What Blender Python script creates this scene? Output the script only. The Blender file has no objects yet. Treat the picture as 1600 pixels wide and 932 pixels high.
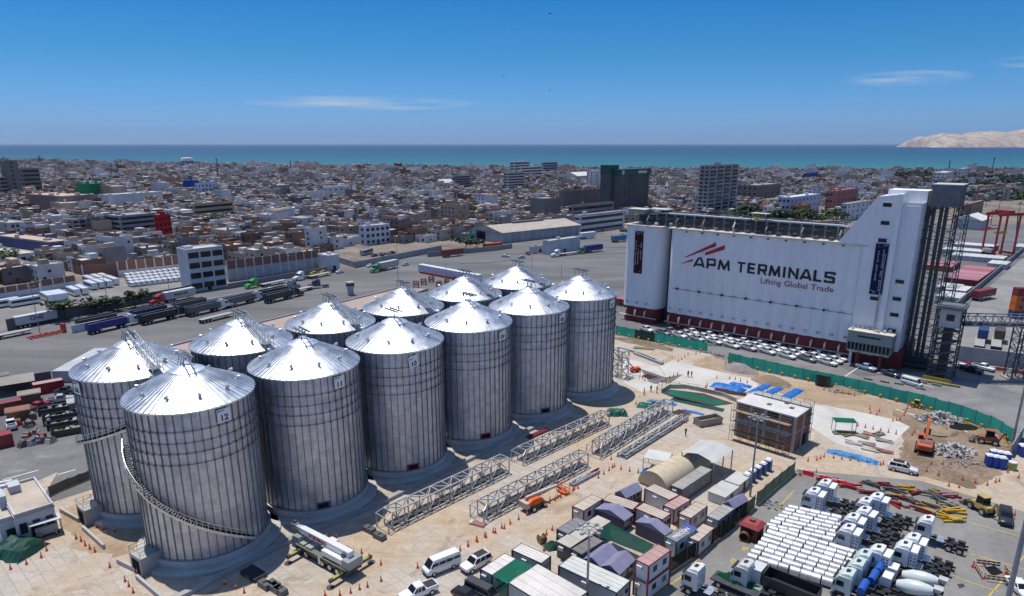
import bpy, math, random
from mathutils import Vector, Matrix
R = math.radians
rnd = random.Random(11)
SC = bpy.context.scene
COL = SC.collection

# ------------------------------------------------------------------ camera
CAM_H = 57.0
PITCH = math.atan(309.0 / 1067.0)
cd = bpy.data.cameras.new('camera')
cd.sensor_fit = 'HORIZONTAL'; cd.sensor_width = 36.0; cd.lens = 24.0
cd.shift_y = 0.0422
cd.clip_start = 0.5; cd.clip_end = 200000
cam = bpy.data.objects.new('camera', cd); COL.objects.link(cam)
cam.location = (0, 0, CAM_H); cam.rotation_euler = (math.pi / 2 - PITCH, 0, 0)
SC.camera = cam

# ------------------------------------------------------------------ light
SUN = Vector((-0.183, 0.203, 0.962)).normalized()
w = bpy.data.worlds.new('World'); SC.world = w; w.use_nodes = True
nt = w.node_tree; nt.nodes.clear()
N = nt.nodes.new
out = N('ShaderNodeOutputWorld'); bg = N('ShaderNodeBackground'); sky = N('ShaderNodeTexSky')
sky.sky_type = 'NISHITA'; sky.sun_disc = False
sky.sun_elevation = math.asin(SUN.z); sky.sun_rotation = math.atan2(SUN.x, SUN.y)
sky.air_density = 1.0; sky.dust_density = 0.6; sky.ozone_density = 4.0; sky.altitude = 50
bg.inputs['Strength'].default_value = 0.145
# the camera's deep-blue rendering of the sky in view and a few thin cirrus streaks
tc = N('ShaderNodeTexCoord')
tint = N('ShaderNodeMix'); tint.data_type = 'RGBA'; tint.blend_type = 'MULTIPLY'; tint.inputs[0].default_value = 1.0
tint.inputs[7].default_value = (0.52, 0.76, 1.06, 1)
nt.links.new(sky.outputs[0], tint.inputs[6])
sxz = N('ShaderNodeSeparateXYZ'); nt.links.new(tc.outputs['Generated'], sxz.inputs[0])
ramp = N('ShaderNodeValToRGB'); re_ = ramp.color_ramp.elements          # hazy lavender air low down, deep blue higher up, unseen zenith brightened to fill shade
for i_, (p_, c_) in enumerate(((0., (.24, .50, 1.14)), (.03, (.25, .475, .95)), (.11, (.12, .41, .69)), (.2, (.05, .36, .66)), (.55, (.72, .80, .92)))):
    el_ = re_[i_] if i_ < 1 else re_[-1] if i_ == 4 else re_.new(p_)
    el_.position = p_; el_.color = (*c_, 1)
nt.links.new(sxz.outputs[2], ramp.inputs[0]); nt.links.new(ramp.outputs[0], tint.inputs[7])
def M2(op, x_, y_):
    q = N('ShaderNodeMath'); q.operation = op
    for k_, v_ in ((0, x_), (1, y_)):
        if isinstance(v_, (int, float)): q.inputs[k_].default_value = v_
        else: nt.links.new(v_, q.inputs[k_])
    return q.outputs[0]
azm = M2('ARCTAN2', sxz.outputs[0], sxz.outputs[1])
mp = N('ShaderNodeMapping'); mp.inputs['Scale'].default_value = (7, 7, 90); nt.links.new(tc.outputs['Generated'], mp.inputs[0])
no = N('ShaderNodeTexNoise'); no.inputs['Scale'].default_value = 1.5; no.inputs['Detail'].default_value = 7; nt.links.new(mp.outputs[0], no.inputs['Vector'])
mask = None                                            # three thin cirrus streaks low over the bay
for a0, z0, wa, wz in ((-11.7, .0525, 9.5, .010), (28.4, .075, 4.2, .010), (36.5, .088, 3.5, .008)):
    d_ = M2('ADD', M2('POWER', M2('DIVIDE', M2('SUBTRACT', azm, R(a0)), R(wa)), 2), M2('POWER', M2('DIVIDE', M2('SUBTRACT', sxz.outputs[2], z0), wz), 2))
    m_ = M2('MAXIMUM', M2('SUBTRACT', 1, d_), 0); mask = m_ if mask is None else M2('ADD', mask, m_)
fac = M2('MULTIPLY', mask, M2('MAXIMUM', M2('SUBTRACT', no.outputs[0], .33), 0))
cl = N('ShaderNodeMix'); cl.data_type = 'RGBA'; cl.inputs[7].default_value = (4.0, 4.4, 5.0, 1)
nt.links.new(M2('MULTIPLY', fac, 2.0), cl.inputs[0]); nt.links.new(tint.outputs[2], cl.inputs[6])
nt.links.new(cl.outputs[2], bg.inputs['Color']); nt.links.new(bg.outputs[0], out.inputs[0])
sd = bpy.data.lights.new('sun', 'SUN'); sd.energy = 4.0; sd.angle = R(0.5); sd.color = (1.0, 0.955, 0.88)
sun = bpy.data.objects.new('sun', sd); COL.objects.link(sun)
sun.rotation_euler = (-SUN).to_track_quat('-Z', 'Y').to_euler(); sun.location = (0, 0, 300)
SC.view_settings.view_transform = 'Standard'; SC.view_settings.look = 'None'
SC.view_settings.exposure = 0.0; SC.view_settings.gamma = 1.0; SC.view_settings.use_curve_mapping = False
SC.cycles.max_bounces = 5; SC.cycles.diffuse_bounces = 2; SC.cycles.glossy_bounces = 3
SC.cycles.transparent_max_bounces = 6; SC.cycles.volume_bounces = 0
SC.cycles.caustics_reflective = False; SC.cycles.caustics_refractive = False
SC.cycles.use_denoising = True

# ------------------------------------------------------------------ survey: site plan points measured on level ground
_F, _CY = 1067.0, 533.5
_cp, _sp = math.cos(PITCH), math.sin(PITCH)
def G(u, v, z=0.0):
    a = (u - 800) / _F; b = (_CY - v) / _F
    t = (CAM_H - z) / (_sp - b * _cp)
    return Vector((a * t, (_cp + b * _sp) * t, z))
def V(x, y, z):
    z -= CAM_H
    d = y * _cp - z * _sp
    return 800 + _F * x / d, _CY - _F * (y * _sp + z * _cp) / d
def height(p, v):
    lo, hi = 0.0, 300.0
    for _ in range(40):
        m = (lo + hi) / 2
        if V(p.x, p.y, m)[1] > v: lo = m
        else: hi = m
    return lo
def az(deg): return Vector((math.sin(R(deg)), math.cos(R(deg)), 0))
def rz_of(d): return math.atan2(d.y, d.x)          # rotation that turns local +X along d

# ------------------------------------------------------------------ materials
MATS = {}
def mat(name, col=None, rough=.6, metal=0., var=.15, sc=.4, bump=0., bsc=None, spec=.5, attr=None, sc2=None, var2=0., stretch=None, coat=0.):
    if name in MATS: return MATS[name]
    m = bpy.data.materials.new(name); m.use_nodes = True; MATS[name] = m
    t = m.node_tree; b = t.nodes['Principled BSDF']; n = t.nodes.new; L = t.links.new
    b.inputs['Roughness'].default_value = rough; b.inputs['Metallic'].default_value = metal
    b.inputs['Specular IOR Level'].default_value = spec
    b.inputs['Coat Weight'].default_value = coat
    geo = n('ShaderNodeNewGeometry')
    vec = geo.outputs['Position']
    if stretch:
        mpn = n('ShaderNodeMapping'); mpn.inputs['Scale'].default_value = stretch; L(vec, mpn.inputs[0]); vec = mpn.outputs[0]
    if attr:
        src = n('ShaderNodeAttribute'); src.attribute_name = attr; base = src.outputs['Color']
    elif col is None:
        src = n('ShaderNodeObjectInfo'); base = src.outputs['Color']
    else:
        src = n('ShaderNodeRGB'); src.outputs[0].default_value = (*col, 1); base = src.outputs[0]
    def modulate(base, sc, var):
        nz = n('ShaderNodeTexNoise'); nz.inputs['Scale'].default_value = sc; nz.inputs['Detail'].default_value = 6
        nz.inputs['Roughness'].default_value = .62; L(vec, nz.inputs['Vector'])
        mr = n('ShaderNodeMapRange'); mr.inputs[1].default_value = .3; mr.inputs[2].default_value = .7
        mr.inputs[3].default_value = 1 - var; mr.inputs[4].default_value = 1 + var; L(nz.outputs[0], mr.inputs[0])
        mx = n('ShaderNodeMix'); mx.data_type = 'RGBA'; mx.blend_type = 'MULTIPLY'; mx.inputs[0].default_value = 1
        L(base, mx.inputs[6]); L(mr.outputs[0], mx.inputs[7]); return mx.outputs[2], nz
    nz = None
    if var: base, nz = modulate(base, sc, var)
    if var2: base, _ = modulate(base, sc2, var2)
    L(base, b.inputs['Base Color'])
    if bump:
        nb = n('ShaderNodeTexNoise'); nb.inputs['Scale'].default_value = bsc or sc * 6; nb.inputs['Detail'].default_value = 4; L(vec, nb.inputs['Vector'])
        bp = n('ShaderNodeBump'); bp.inputs['Strength'].default_value = bump; bp.inputs['Distance'].default_value = .1
        L(nb.outputs[0], bp.inputs['Height']); L(bp.outputs[0], b.inputs['Normal'])
    return m
def blend_mat(name, cols, scale, rough=.85, bump=.3, bsc=2., stops=None, detail=8, fine=.1, scale2=None, stretch=None):
    """ground made of several soils, mixed by noise"""
    m = bpy.data.materials.new(name); m.use_nodes = True; MATS[name] = m
    t = m.node_tree; b = t.nodes['Principled BSDF']; n = t.nodes.new; L = t.links.new
    b.inputs['Roughness'].default_value = rough; b.inputs['Specular IOR Level'].default_value = .25
    geo = n('ShaderNodeNewGeometry'); vec = geo.outputs['Position']
    if stretch:
        mpn = n('ShaderNodeMapping'); mpn.inputs['Rotation'].default_value = (0, 0, stretch[0]); mpn.inputs['Scale'].default_value = (stretch[1], stretch[2], 1)
        L(vec, mpn.inputs[0]); vec = mpn.outputs[0]
    nz = n('ShaderNodeTexNoise'); nz.inputs['Scale'].default_value = scale; nz.inputs['Detail'].default_value = detail
    nz.inputs['Roughness'].default_value = .65; nz.inputs['Distortion'].default_value = .6; L(vec, nz.inputs['Vector'])
    cr = n('ShaderNodeValToRGB'); e = cr.color_ramp.elements
    k = len(cols); stops = stops or [.3 + .4 * i / (k - 1) for i in range(k)]
    while len(e) < k: e.new(.5)
    for i in range(k): e[i].position = stops[i]; e[i].color = (*cols[i], 1)
    L(nz.outputs[0], cr.inputs[0])
    nf = n('ShaderNodeTexNoise'); nf.inputs['Scale'].default_value = scale2 or scale * 14; nf.inputs['Detail'].default_value = 6; L(geo.outputs['Position'], nf.inputs['Vector'])
    mr = n('ShaderNodeMapRange'); mr.inputs[1].default_value = .3; mr.inputs[2].default_value = .7; mr.inputs[3].default_value = 1 - fine; mr.inputs[4].default_value = 1 + fine
    L(nf.outputs[0], mr.inputs[0])
    mx = n('ShaderNodeMix'); mx.data_type = 'RGBA'; mx.blend_type = 'MULTIPLY'; mx.inputs[0].default_value = 1
    L(cr.outputs[0], mx.inputs[6]); L(mr.outputs[0], mx.inputs[7]); L(mx.outputs[2], b.inputs['Base Color'])
    if bump:
        nb = n('ShaderNodeTexNoise'); nb.inputs['Scale'].default_value = bsc; nb.inputs['Detail'].default_value = 5; L(geo.outputs['Position'], nb.inputs['Vector'])
        bp = n('ShaderNodeBump'); bp.inputs['Strength'].default_value = bump; bp.inputs['Distance'].default_value = .2
        L(nb.outputs[0], bp.inputs['Height']); L(bp.outputs[0], b.inputs['Normal'])
    return m
PAINT = mat('paint', rough=.55, var=.07, sc=.6)                       # colour = the object's own colour
PLASTER = mat('plaster', rough=.9, var=.16, sc=.22, spec=.2, var2=.07, sc2=2.5)
CARPAINT = mat('car_paint', rough=.25, var=.02, sc=1, coat=.4)
STEELP = mat('steel_paint', rough=.45, var=.12, sc=1.2)
GALV = mat('galvanised', (.62, .64, .66), rough=.42, metal=.85, var=.18, sc=1.1)
GLASS = mat('dark_glass', (.012, .016, .022), rough=.12, var=0, spec=.35)
DARKM = mat('hatch_dark', (.015, .015, .016), rough=.9, var=0, spec=.1)
RUBBER = mat('rubber', (.018, .018, .019), rough=.85, var=.2, sc=3)
CONC = mat('concrete', rough=.9, var=.14, sc=.35, spec=.2, var2=.08, sc2=4, bump=.15)
CLOTH = mat('cloth', rough=.9, var=.10, sc=.8, spec=.15)
TARP = mat('tarpaulin', rough=.5, var=.16, sc=.5, spec=.35, bump=.6, bsc=1.3)
def mesh_mat(name, a):
    m = bpy.data.materials.new(name); m.use_nodes = True
    t = m.node_tree; b = t.nodes['Principled BSDF']; oi = t.nodes.new('ShaderNodeObjectInfo')
    nz = t.nodes.new('ShaderNodeTexNoise'); nz.inputs['Scale'].default_value = .8
    mr = t.nodes.new('ShaderNodeMapRange'); mr.inputs[3].default_value = .75; mr.inputs[4].default_value = 1.25
    mx = t.nodes.new('ShaderNodeMix'); mx.data_type = 'RGBA'; mx.blend_type = 'MULTIPLY'; mx.inputs[0].default_value = 1
    t.links.new(nz.outputs[0], mr.inputs[0]); t.links.new(oi.outputs['Color'], mx.inputs[6]); t.links.new(mr.outputs[0], mx.inputs[7])
    t.links.new(mx.outputs[2], b.inputs['Base Color']); b.inputs['Roughness'].default_value = .8; b.inputs['Alpha'].default_value = a
    tr = t.nodes.new('ShaderNodeBsdfTranslucent'); t.links.new(mx.outputs[2], tr.inputs['Color'])
    ms = t.nodes.new('ShaderNodeMixShader'); ms.inputs[0].default_value = .6
    t.links.new(b.outputs[0], ms.inputs[1]); t.links.new(tr.outputs[0], ms.inputs[2])
    t.links.new(ms.outputs[0], t.nodes['Material Output'].inputs['Surface'])
    return m
NET = mesh_mat('shade_net', .92)
LEAF = mat('leaves', rough=.6, var=.45, sc=.7, spec=.3)
BARK = mat('bark', (.09, .065, .045), rough=.9, var=.3, sc=3)

# ------------------------------------------------------------------ mesh building
KIDS = {}
class MB:
    def __init__(s): s.v = []; s.f = []; s.c = []; s.M = None; s.col = (1, 1, 1)
    def add(s, vs, fs, col=None):
        o = len(s.v)
        s.v += [tuple(s.M @ Vector(q)) for q in vs] if s.M else [tuple(q) for q in vs]
        s.f += [tuple(i + o for i in q) for q in fs]; s.c += [col or s.col] * len(fs); return s
    def box(s, x0, x1, y0, y1, z0, z1, col=None, bottom=True):
        return s.add([(x0, y0, z0), (x1, y0, z0), (x1, y1, z0), (x0, y1, z0), (x0, y0, z1), (x1, y0, z1), (x1, y1, z1), (x0, y1, z1)],
              ([(3, 2, 1, 0)] if bottom else []) + [(4, 5, 6, 7), (0, 1, 5, 4), (1, 2, 6, 5), (2, 3, 7, 6), (3, 0, 4, 7)], col)
    def cbox(s, cx, cy, z0, sx, sy, h, rz=0, col=None):
        c, n = math.cos(rz), math.sin(rz); q = []
        for z in (z0, z0 + h):
            for a, b in ((-.5, -.5), (.5, -.5), (.5, .5), (-.5, .5)): q.append((cx + a * sx * c - b * sy * n, cy + a * sx * n + b * sy * c, z))
        return s.add(q, [(3, 2, 1, 0), (4, 5, 6, 7), (0, 1, 5, 4), (1, 2, 6, 5), (2, 3, 7, 6), (3, 0, 4, 7)], col)
    def frustum(s, cx, cy, z0, z1, a0, b0, a1, b1, dx=0, dy=0, col=None):
        q = [(cx + i * a0 / 2, cy + j * b0 / 2, z0) for i, j in ((-1, -1), (1, -1), (1, 1), (-1, 1))] + [(cx + dx + i * a1 / 2, cy + dy + j * b1 / 2, z1) for i, j in ((-1, -1), (1, -1), (1, 1), (-1, 1))]
        return s.add(q, [(3, 2, 1, 0), (4, 5, 6, 7), (0, 1, 5, 4), (1, 2, 6, 5), (2, 3, 7, 6), (3, 0, 4, 7)], col)
    def bar(s, p, q, w, h=None, col=None):
        p, q = Vector(p), Vector(q); d = q - p
        if d.length < 1e-6: return s
        d.normalize(); u = d.cross(Vector((0, 0, 1)))
        if u.length < 1e-4: u = Vector((1, 0, 0))
        u.normalize(); t = u.cross(d); h = h or w; u *= w / 2; t *= h / 2
        return s.add([p - u - t, p + u - t, p + u + t, p - u + t, q - u - t, q + u - t, q + u + t, q - u + t],
              [(0, 1, 2, 3), (7, 6, 5, 4), (0, 4, 5, 1), (1, 5, 6, 2), (2, 6, 7, 3), (3, 7, 4, 0)], col)
    def cyl(s, p, q, r0, r1=None, n=10, caps=True, col=None):
        p, q = Vector(p), Vector(q); d = (q - p).normalized(); r1 = r0 if r1 is None else r1
        u = d.cross(Vector((0, 0, 1)))
        if u.length < 1e-4: u = Vector((1, 0, 0))
        u.normalize(); t = d.cross(u); vs = []
        for c, r in ((p, r0), (q, r1)):
            for i in range(n):
                a = 2 * math.pi * i / n; vs.append(c + (u * math.cos(a) + t * math.sin(a)) * r)
        fs = [(i, (i + 1) % n, n + (i + 1) % n, n + i) for i in range(n)]
        if caps: fs += [tuple(range(n - 1, -1, -1)), tuple(range(n, 2 * n))]
        return s.add(vs, fs, col)
    def lathe(s, prof, n=24, cx=0, cy=0, col=None):
        vs = []; k = len(prof)
        for i in range(n):
            a = 2 * math.pi * i / n
            vs += [(cx + r * math.cos(a), cy + r * math.sin(a), z) for r, z in prof]
        fs = [(i * k + j, ((i + 1) % n) * k + j, ((i + 1) % n) * k + j + 1, i * k + j + 1) for i in range(n) for j in range(k - 1)]
        return s.add(vs, fs, col)
    def prism(s, pts, z0, z1, col=None):
        n = len(pts); vs = [(x, y, z0) for x, y in pts] + [(x, y, z1) for x, y in pts]
        return s.add(vs, [tuple(range(n - 1, -1, -1)), tuple(range(n, 2 * n))] + [(i, (i + 1) % n, n + (i + 1) % n, n + i) for i in range(n)], col)
    def slab(s, pts, y0, y1, col=None):        # outline in XZ, extruded along Y
        n = len(pts); vs = [(x, y0, z) for x, z in pts] + [(x, y1, z) for x, z in pts]
        return s.add(vs, [tuple(range(n)), tuple(range(2 * n - 1, n - 1, -1))] + [(i, n + i, n + (i + 1) % n, (i + 1) % n) for i in range(n)], col)
    def loft(s, secs, col=None, caps=True):    # list of equal-length rings
        n = len(secs[0]); vs = [q for r in secs for q in r]; fs = []
        for k in range(len(secs) - 1):
            fs += [(k * n + i, k * n + (i + 1) % n, (k + 1) * n + (i + 1) % n, (k + 1) * n + i) for i in range(n)]
        if caps: fs += [tuple(range(n - 1, -1, -1)), tuple(range((len(secs) - 1) * n, len(secs) * n))]
        return s.add(vs, fs, col)
    def mesh(s, name='mesh', smooth=False, colors=False):
        me = bpy.data.meshes.new(name); me.from_pydata(s.v, [], s.f); me.update()
        if smooth:
            me.polygons.foreach_set('use_smooth', [True] * len(me.polygons))
            try: me.set_sharp_from_angle(angle=R(38))
            except Exception: pass
        if colors:
            ca = me.color_attributes.new('col', 'FLOAT_COLOR', 'CORNER'); d = []
            for pl, c in zip(me.polygons, s.c): d += [c[0], c[1], c[2], 1.0] * pl.loop_total
            ca.data.foreach_set('color', d)
        return me
def put(name, me, m, parent=None, col=None, loc=None, rot=None, scale=None, smooth=False, label=None):
    if isinstance(me, MB): me = me.mesh(name, smooth)
    if m and not me.materials: me.materials.append(m)
    o = bpy.data.objects.new(name, me); COL.objects.link(o)
    if parent: o.parent = parent; KIDS.setdefault(parent.name, []).append(o)
    if col: o.color = (col[0], col[1], col[2], 1)
    if loc is not None: o.location = loc
    if rot is not None: o.rotation_euler = rot if hasattr(rot, '__len__') else (0, 0, rot)
    if scale is not None: o.scale = scale
    if label: o['label'] = label
    return o
def tag(o, label, cat, group=None, kind=None):
    o['label'] = label; o['category'] = cat
    if group: o['group'] = group
    if kind: o['kind'] = kind
    return o
def thing(name, label, cat, loc=(0, 0, 0), rz=0, group=None):
    o = bpy.data.objects.new(name, None); COL.objects.link(o); o.empty_display_size = .5
    o.location = loc; o.rotation_euler = (0, 0, rz); return tag(o, label, cat, group)
def struct(o): o['kind'] = 'structure'; return o
def dup(root, loc, rz, label=None, group=None, cols=None, scale=None):
    def cp(o, par):
        c = o.copy(); COL.objects.link(c)
        if par: c.parent = par; KIDS.setdefault(par.name, []).append(c)
        if cols:
            nm = o.name.split('.')[0]
            if nm in cols: c.color = (*cols[nm], 1)
        for ch in KIDS.get(o.name, ()): cp(ch, c)
        return c
    r = cp(root, None); r.location = loc; r.rotation_euler = (0, 0, rz)
    if scale: r.scale = scale
    if label: r['label'] = label
    if group: r['group'] = group
    return r
PROTOS = []
class Pool:
    """a prototype kept aside for copying; removed again at the end"""
    def __init__(s, root): s.root = root; PROTOS.append(root)
    def at(s, loc, rz=0., label=None, group=None, cols=None, scale=None): return dup(s.root, loc, rz, label, group, cols, scale)
def drop_protos():
    def rm(o):
        for c in KIDS.get(o.name, ()): rm(c)
        bpy.data.objects.remove(o)
    for p in PROTOS: rm(p)
def text_mesh(txt, size, bold=0., ext=.02, align='LEFT', sx=1., spacing=1.):
    cu = bpy.data.curves.new('lettering', 'FONT'); cu.body = txt; cu.size = size; cu.offset = bold; cu.extrude = ext
    cu.align_x = align; cu.space_character = spacing; cu.resolution_u = 3; cu.fill_mode = 'BOTH'
    ob = bpy.data.objects.new('lettering', cu); me = bpy.data.meshes.new_from_object(ob)
    bpy.data.objects.remove(ob); bpy.data.curves.remove(cu)
    if sx != 1:
        for q in me.vertices: q.co.x *= sx
    return me
def sheet(name, pts, z, m, pix=True, col=None, ragged=0.):
    p = [G(u, v, z) for u, v in pts] if pix else [Vector((x, y, z)) for x, y in pts]
    if ragged:                                         # soil never ends in a ruled line
        r_ = random.Random(len(pts)); q = []
        for a, b in zip(p, p[1:] + p[:1]):
            n = max(1, int((b - a).length / .9)); q += [a.lerp(b, i / n) + Vector((r_.gauss(0, ragged), r_.gauss(0, ragged), 0)) for i in range(n)]
        p = q
    mb = MB(); mb.add(p, [tuple(range(len(p)))])
    me = mb.mesh(name)
    if me.polygons[0].normal.z < 0: me.flip_normals()
    return struct(put(name, me, m, col=col))
# ================================================================== the setting: land, sea, roads, yards
def W(u, v): p = G(u, v); return (p.x, p.y)
GROUND = blend_mat('town_ground', [(.10, .085, .075), (.20, .165, .135), (.30, .25, .20)], .03, bump=.3, bsc=.6, fine=.25)
ASPH = blend_mat('asphalt', [(.105, .103, .104), (.15, .147, .145), (.21, .20, .195)], .045, bump=.15, bsc=3, fine=.12, scale2=1.2, stretch=(R(-36), .35, 1.6))
SITE = bpy.data.materials.new('site_ground'); SITE.use_nodes = True
def site_nodes(m):                                    # worn pale concrete bays under drifts of sand, damp stains and tyre tracks
    t = m.node_tree; b = t.nodes['Principled BSDF']; n = t.nodes.new; L = t.links.new; b.inputs['Roughness'].default_value = .9; b.inputs['Specular IOR Level'].default_value = .2
    geo = n('ShaderNodeNewGeometry'); pos = geo.outputs['Position']; mp = n('ShaderNodeMapping'); mp.inputs['Rotation'].default_value = (0, 0, R(42.8)); L(pos, mp.inputs[0])
    def noise(sc, det=8, vec=pos, dist=.4, rough=.66):
        q = n('ShaderNodeTexNoise'); q.inputs['Scale'].default_value = sc; q.inputs['Detail'].default_value = det; q.inputs['Distortion'].default_value = dist; q.inputs['Roughness'].default_value = rough; L(vec, q.inputs['Vector']); return q.outputs[0]
    def rmp(v, lo, hi, a=0., c=1.):
        q = n('ShaderNodeMapRange'); q.inputs[1].default_value = lo; q.inputs[2].default_value = hi; q.inputs[3].default_value = a; q.inputs[4].default_value = c; L(v, q.inputs[0]); return q.outputs[0]
    def mix(f, a, c, mode='MIX'):
        q = n('ShaderNodeMix'); q.data_type = 'RGBA'; q.blend_type = mode
        for s_, v in ((0, f), (6, a), (7, c)):
            if isinstance(v, (tuple, float, int)): q.inputs[s_].default_value = (*v, 1) if isinstance(v, tuple) else v
            else: L(v, q.inputs[s_])
        return q.outputs[2]
    br = n('ShaderNodeTexBrick'); br.inputs['Scale'].default_value = .16; br.inputs['Mortar Size'].default_value = .006; br.offset = 0
    for k, c in (('Color1', (.50, .45, .39)), ('Color2', (.44, .39, .33)), ('Mortar', (.30, .25, .2))): br.inputs[k].default_value = (*c, 1)
    L(mp.outputs[0], br.inputs['Vector'])
    sand = mix(rmp(noise(.5), .3, .7), (.40, .30, .20), (.54, .44, .33)); base = mix(rmp(noise(.045, 11, dist=1.2), .44, .56), br.outputs[0], sand)
    ms = n('ShaderNodeMapping'); ms.inputs['Rotation'].default_value = (0, 0, R(47)); ms.inputs['Scale'].default_value = (.05, .9, 1); L(pos, ms.inputs[0])
    base = mix(rmp(noise(1.3, 6, ms.outputs[0], .8), .5, .75, 0, .5), base, (.33, .26, .19)); base = mix(rmp(noise(.11, 12, dist=2.), .56, .66, 0, .55), base, (.24, .18, .125)); base = mix(rmp(noise(.19, 12, dist=.8), .58, .68, 0, .6), base, (.60, .56, .50))
    base = mix(1., base, mix(rmp(noise(2.6, 10), .3, .7), (.84, .83, .82), (1.14, 1.14, 1.14)), 'MULTIPLY'); L(base, b.inputs['Base Color'])
    bp = n('ShaderNodeBump'); bp.inputs['Strength'].default_value = .5; bp.inputs['Distance'].default_value = .12; L(noise(1.7, 9), bp.inputs['Height']); L(bp.outputs[0], b.inputs['Normal'])
site_nodes(SITE)
YARD = blend_mat('yard_concrete', [(.165, .155, .145), (.225, .215, .20), (.29, .275, .255)], .06, bump=.12, bsc=3, fine=.08, scale2=1.1)
SLABM = blend_mat('pale_slab', [(.44, .42, .38), (.54, .52, .48), (.60, .58, .55)], .12, bump=.1, bsc=3, fine=.06)
DIRT = blend_mat('dark_soil', [(.13, .095, .065), (.24, .175, .12), (.34, .265, .19)], .16, bump=.7, bsc=.9, fine=.22, scale2=1.4)
TAN = blend_mat('tan_soil', [(.28, .20, .13), (.38, .28, .19), (.46, .37, .27)], .1, bump=.5, bsc=1.1, fine=.15, scale2=1.4)
PINKP = blend_mat('pink_paving', [(.34, .255, .215), (.40, .31, .265), (.46, .38, .33)], .08, bump=.1, bsc=3, fine=.06)
SANDB = blend_mat('beach_sand', [(.26, .21, .16), (.36, .30, .23)], .02, bump=.1)
coast = [(-3600, 3200), (-2600, 2900), (-1791, 2471), (-1200, 2130), (-669, 1840), (-330, 1700), (0, 1611), (340, 1540), (682, 1499), (930, 1520), (1144, 1572), (1500, 1680), (2300, 2000), (3300, 2700)]
sheet('ground', coast + [(3300, -600), (-3600, -600)], 0, GROUND, pix=False)
be = MB(); nb = len(coast)
be.add([(x, y - 6, .03) for x, y in coast] + [(x, y + 26, -2.6) for x, y in coast], [(i, i + 1, nb + i + 1, nb + i) for i in range(nb - 1)])
struct(put('beach', be, SANDB))
m = bpy.data.materials.new('sea_water'); m.use_nodes = True; t = m.node_tree; b = t.nodes['Principled BSDF']
geo = t.nodes.new('ShaderNodeNewGeometry'); sx = t.nodes.new('ShaderNodeSeparateXYZ'); t.links.new(geo.outputs['Position'], sx.inputs[0])
nz = t.nodes.new('ShaderNodeTexNoise'); nz.inputs['Scale'].default_value = .0012; nz.inputs['Detail'].default_value = 5
mpn = t.nodes.new('ShaderNodeMapping'); mpn.inputs['Scale'].default_value = (.35, 1.6, 1); t.links.new(geo.outputs['Position'], mpn.inputs[0]); t.links.new(mpn.outputs[0], nz.inputs['Vector'])
ma = t.nodes.new('ShaderNodeMath'); ma.operation = 'MULTIPLY_ADD'; ma.inputs[1].default_value = 1900; t.links.new(nz.outputs[0], ma.inputs[0]); t.links.new(sx.outputs['Y'], ma.inputs[2])
mr = t.nodes.new('ShaderNodeMapRange'); mr.inputs[1].default_value = 2300; mr.inputs[2].default_value = 9500; t.links.new(ma.outputs[0], mr.inputs[0])
cr = t.nodes.new('ShaderNodeValToRGB'); e = cr.color_ramp.elements   # silty shallows to deep water
e[0].position = 0; e[0].color = (.040, .165, .185, 1); e[1].position = 1; e[1].color = (.006, .055, .13, 1)
e2 = e.new(.16); e2.color = (.020, .12, .165, 1); e3 = e.new(.45); e3.color = (.008, .075, .145, 1)
t.links.new(mr.outputs[0], cr.inputs[0]); t.links.new(cr.outputs[0], b.inputs['Base Color'])
b.inputs['Roughness'].default_value = .55; b.inputs['Specular IOR Level'].default_value = .22
nb_ = t.nodes.new('ShaderNodeTexNoise'); nb_.inputs['Scale'].default_value = .05; bp = t.nodes.new('ShaderNodeBump'); bp.inputs['Strength'].default_value = .5; bp.inputs['Distance'].default_value = 1.
t.links.new(geo.outputs['Position'], nb_.inputs['Vector']); t.links.new(nb_.outputs[0], bp.inputs['Height']); t.links.new(bp.outputs[0], b.inputs['Normal'])
sheet('sea', [(-60000, 1300), (60000, 1300), (60000, 52000), (-60000, 52000)], -2.5, m, pix=False)
# the bare island across the bay
im = MB(); rows = []; ridge = [(0, 0), (30, 80), (60, 165), (120, 205), (190, 165), (260, 150), (330, 215), (440, 262), (560, 250), (700, 258), (800, 240), (940, 250), (1200, 300), (1600, 270), (2100, 330), (2900, 200), (3700, 0)]
def ridge_h(x):
    for (a, h0), (b_, h1) in zip(ridge, ridge[1:]):
        if a <= x <= b_: return h0 + (h1 - h0) * (x - a) / (b_ - a)
    return 0
r2 = random.Random(5); nx, ny = 110, 22
ph = [(r2.uniform(.002, .02), r2.uniform(.002, .02), r2.uniform(0, 6)) for _ in range(7)]
for j in range(ny + 1):
    for i in range(nx + 1):
        X = 3700 * i / nx; f = j / ny; prof = math.sin(math.pi * min(1, f * 1.02)) ** .75
        n_ = sum(math.sin(X * a + f * 900 * c + d) for a, c, d in ph) / 7
        hh = ridge_h(X) * prof * (1 + .32 * n_ * (1 - prof * .55)) + (14 * n_ * prof)
        rows.append((6650 + X * 1.0 + f * 350, 11200 + f * 1800 + X * .12, max(-6, hh * .86) - 3))
k = nx + 1
im.add(rows, [(j * k + i, j * k + i + 1, (j + 1) * k + i + 1, (j + 1) * k + i) for j in range(ny) for i in range(nx)])
ISL = blend_mat('bare_rock', [(.20, .155, .125), (.40, .32, .26), (.58, .49, .41)], .006, bump=.4, bsc=.02, fine=.15, scale2=.03)
struct(put('island_hills', im, ISL, smooth=True))
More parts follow.
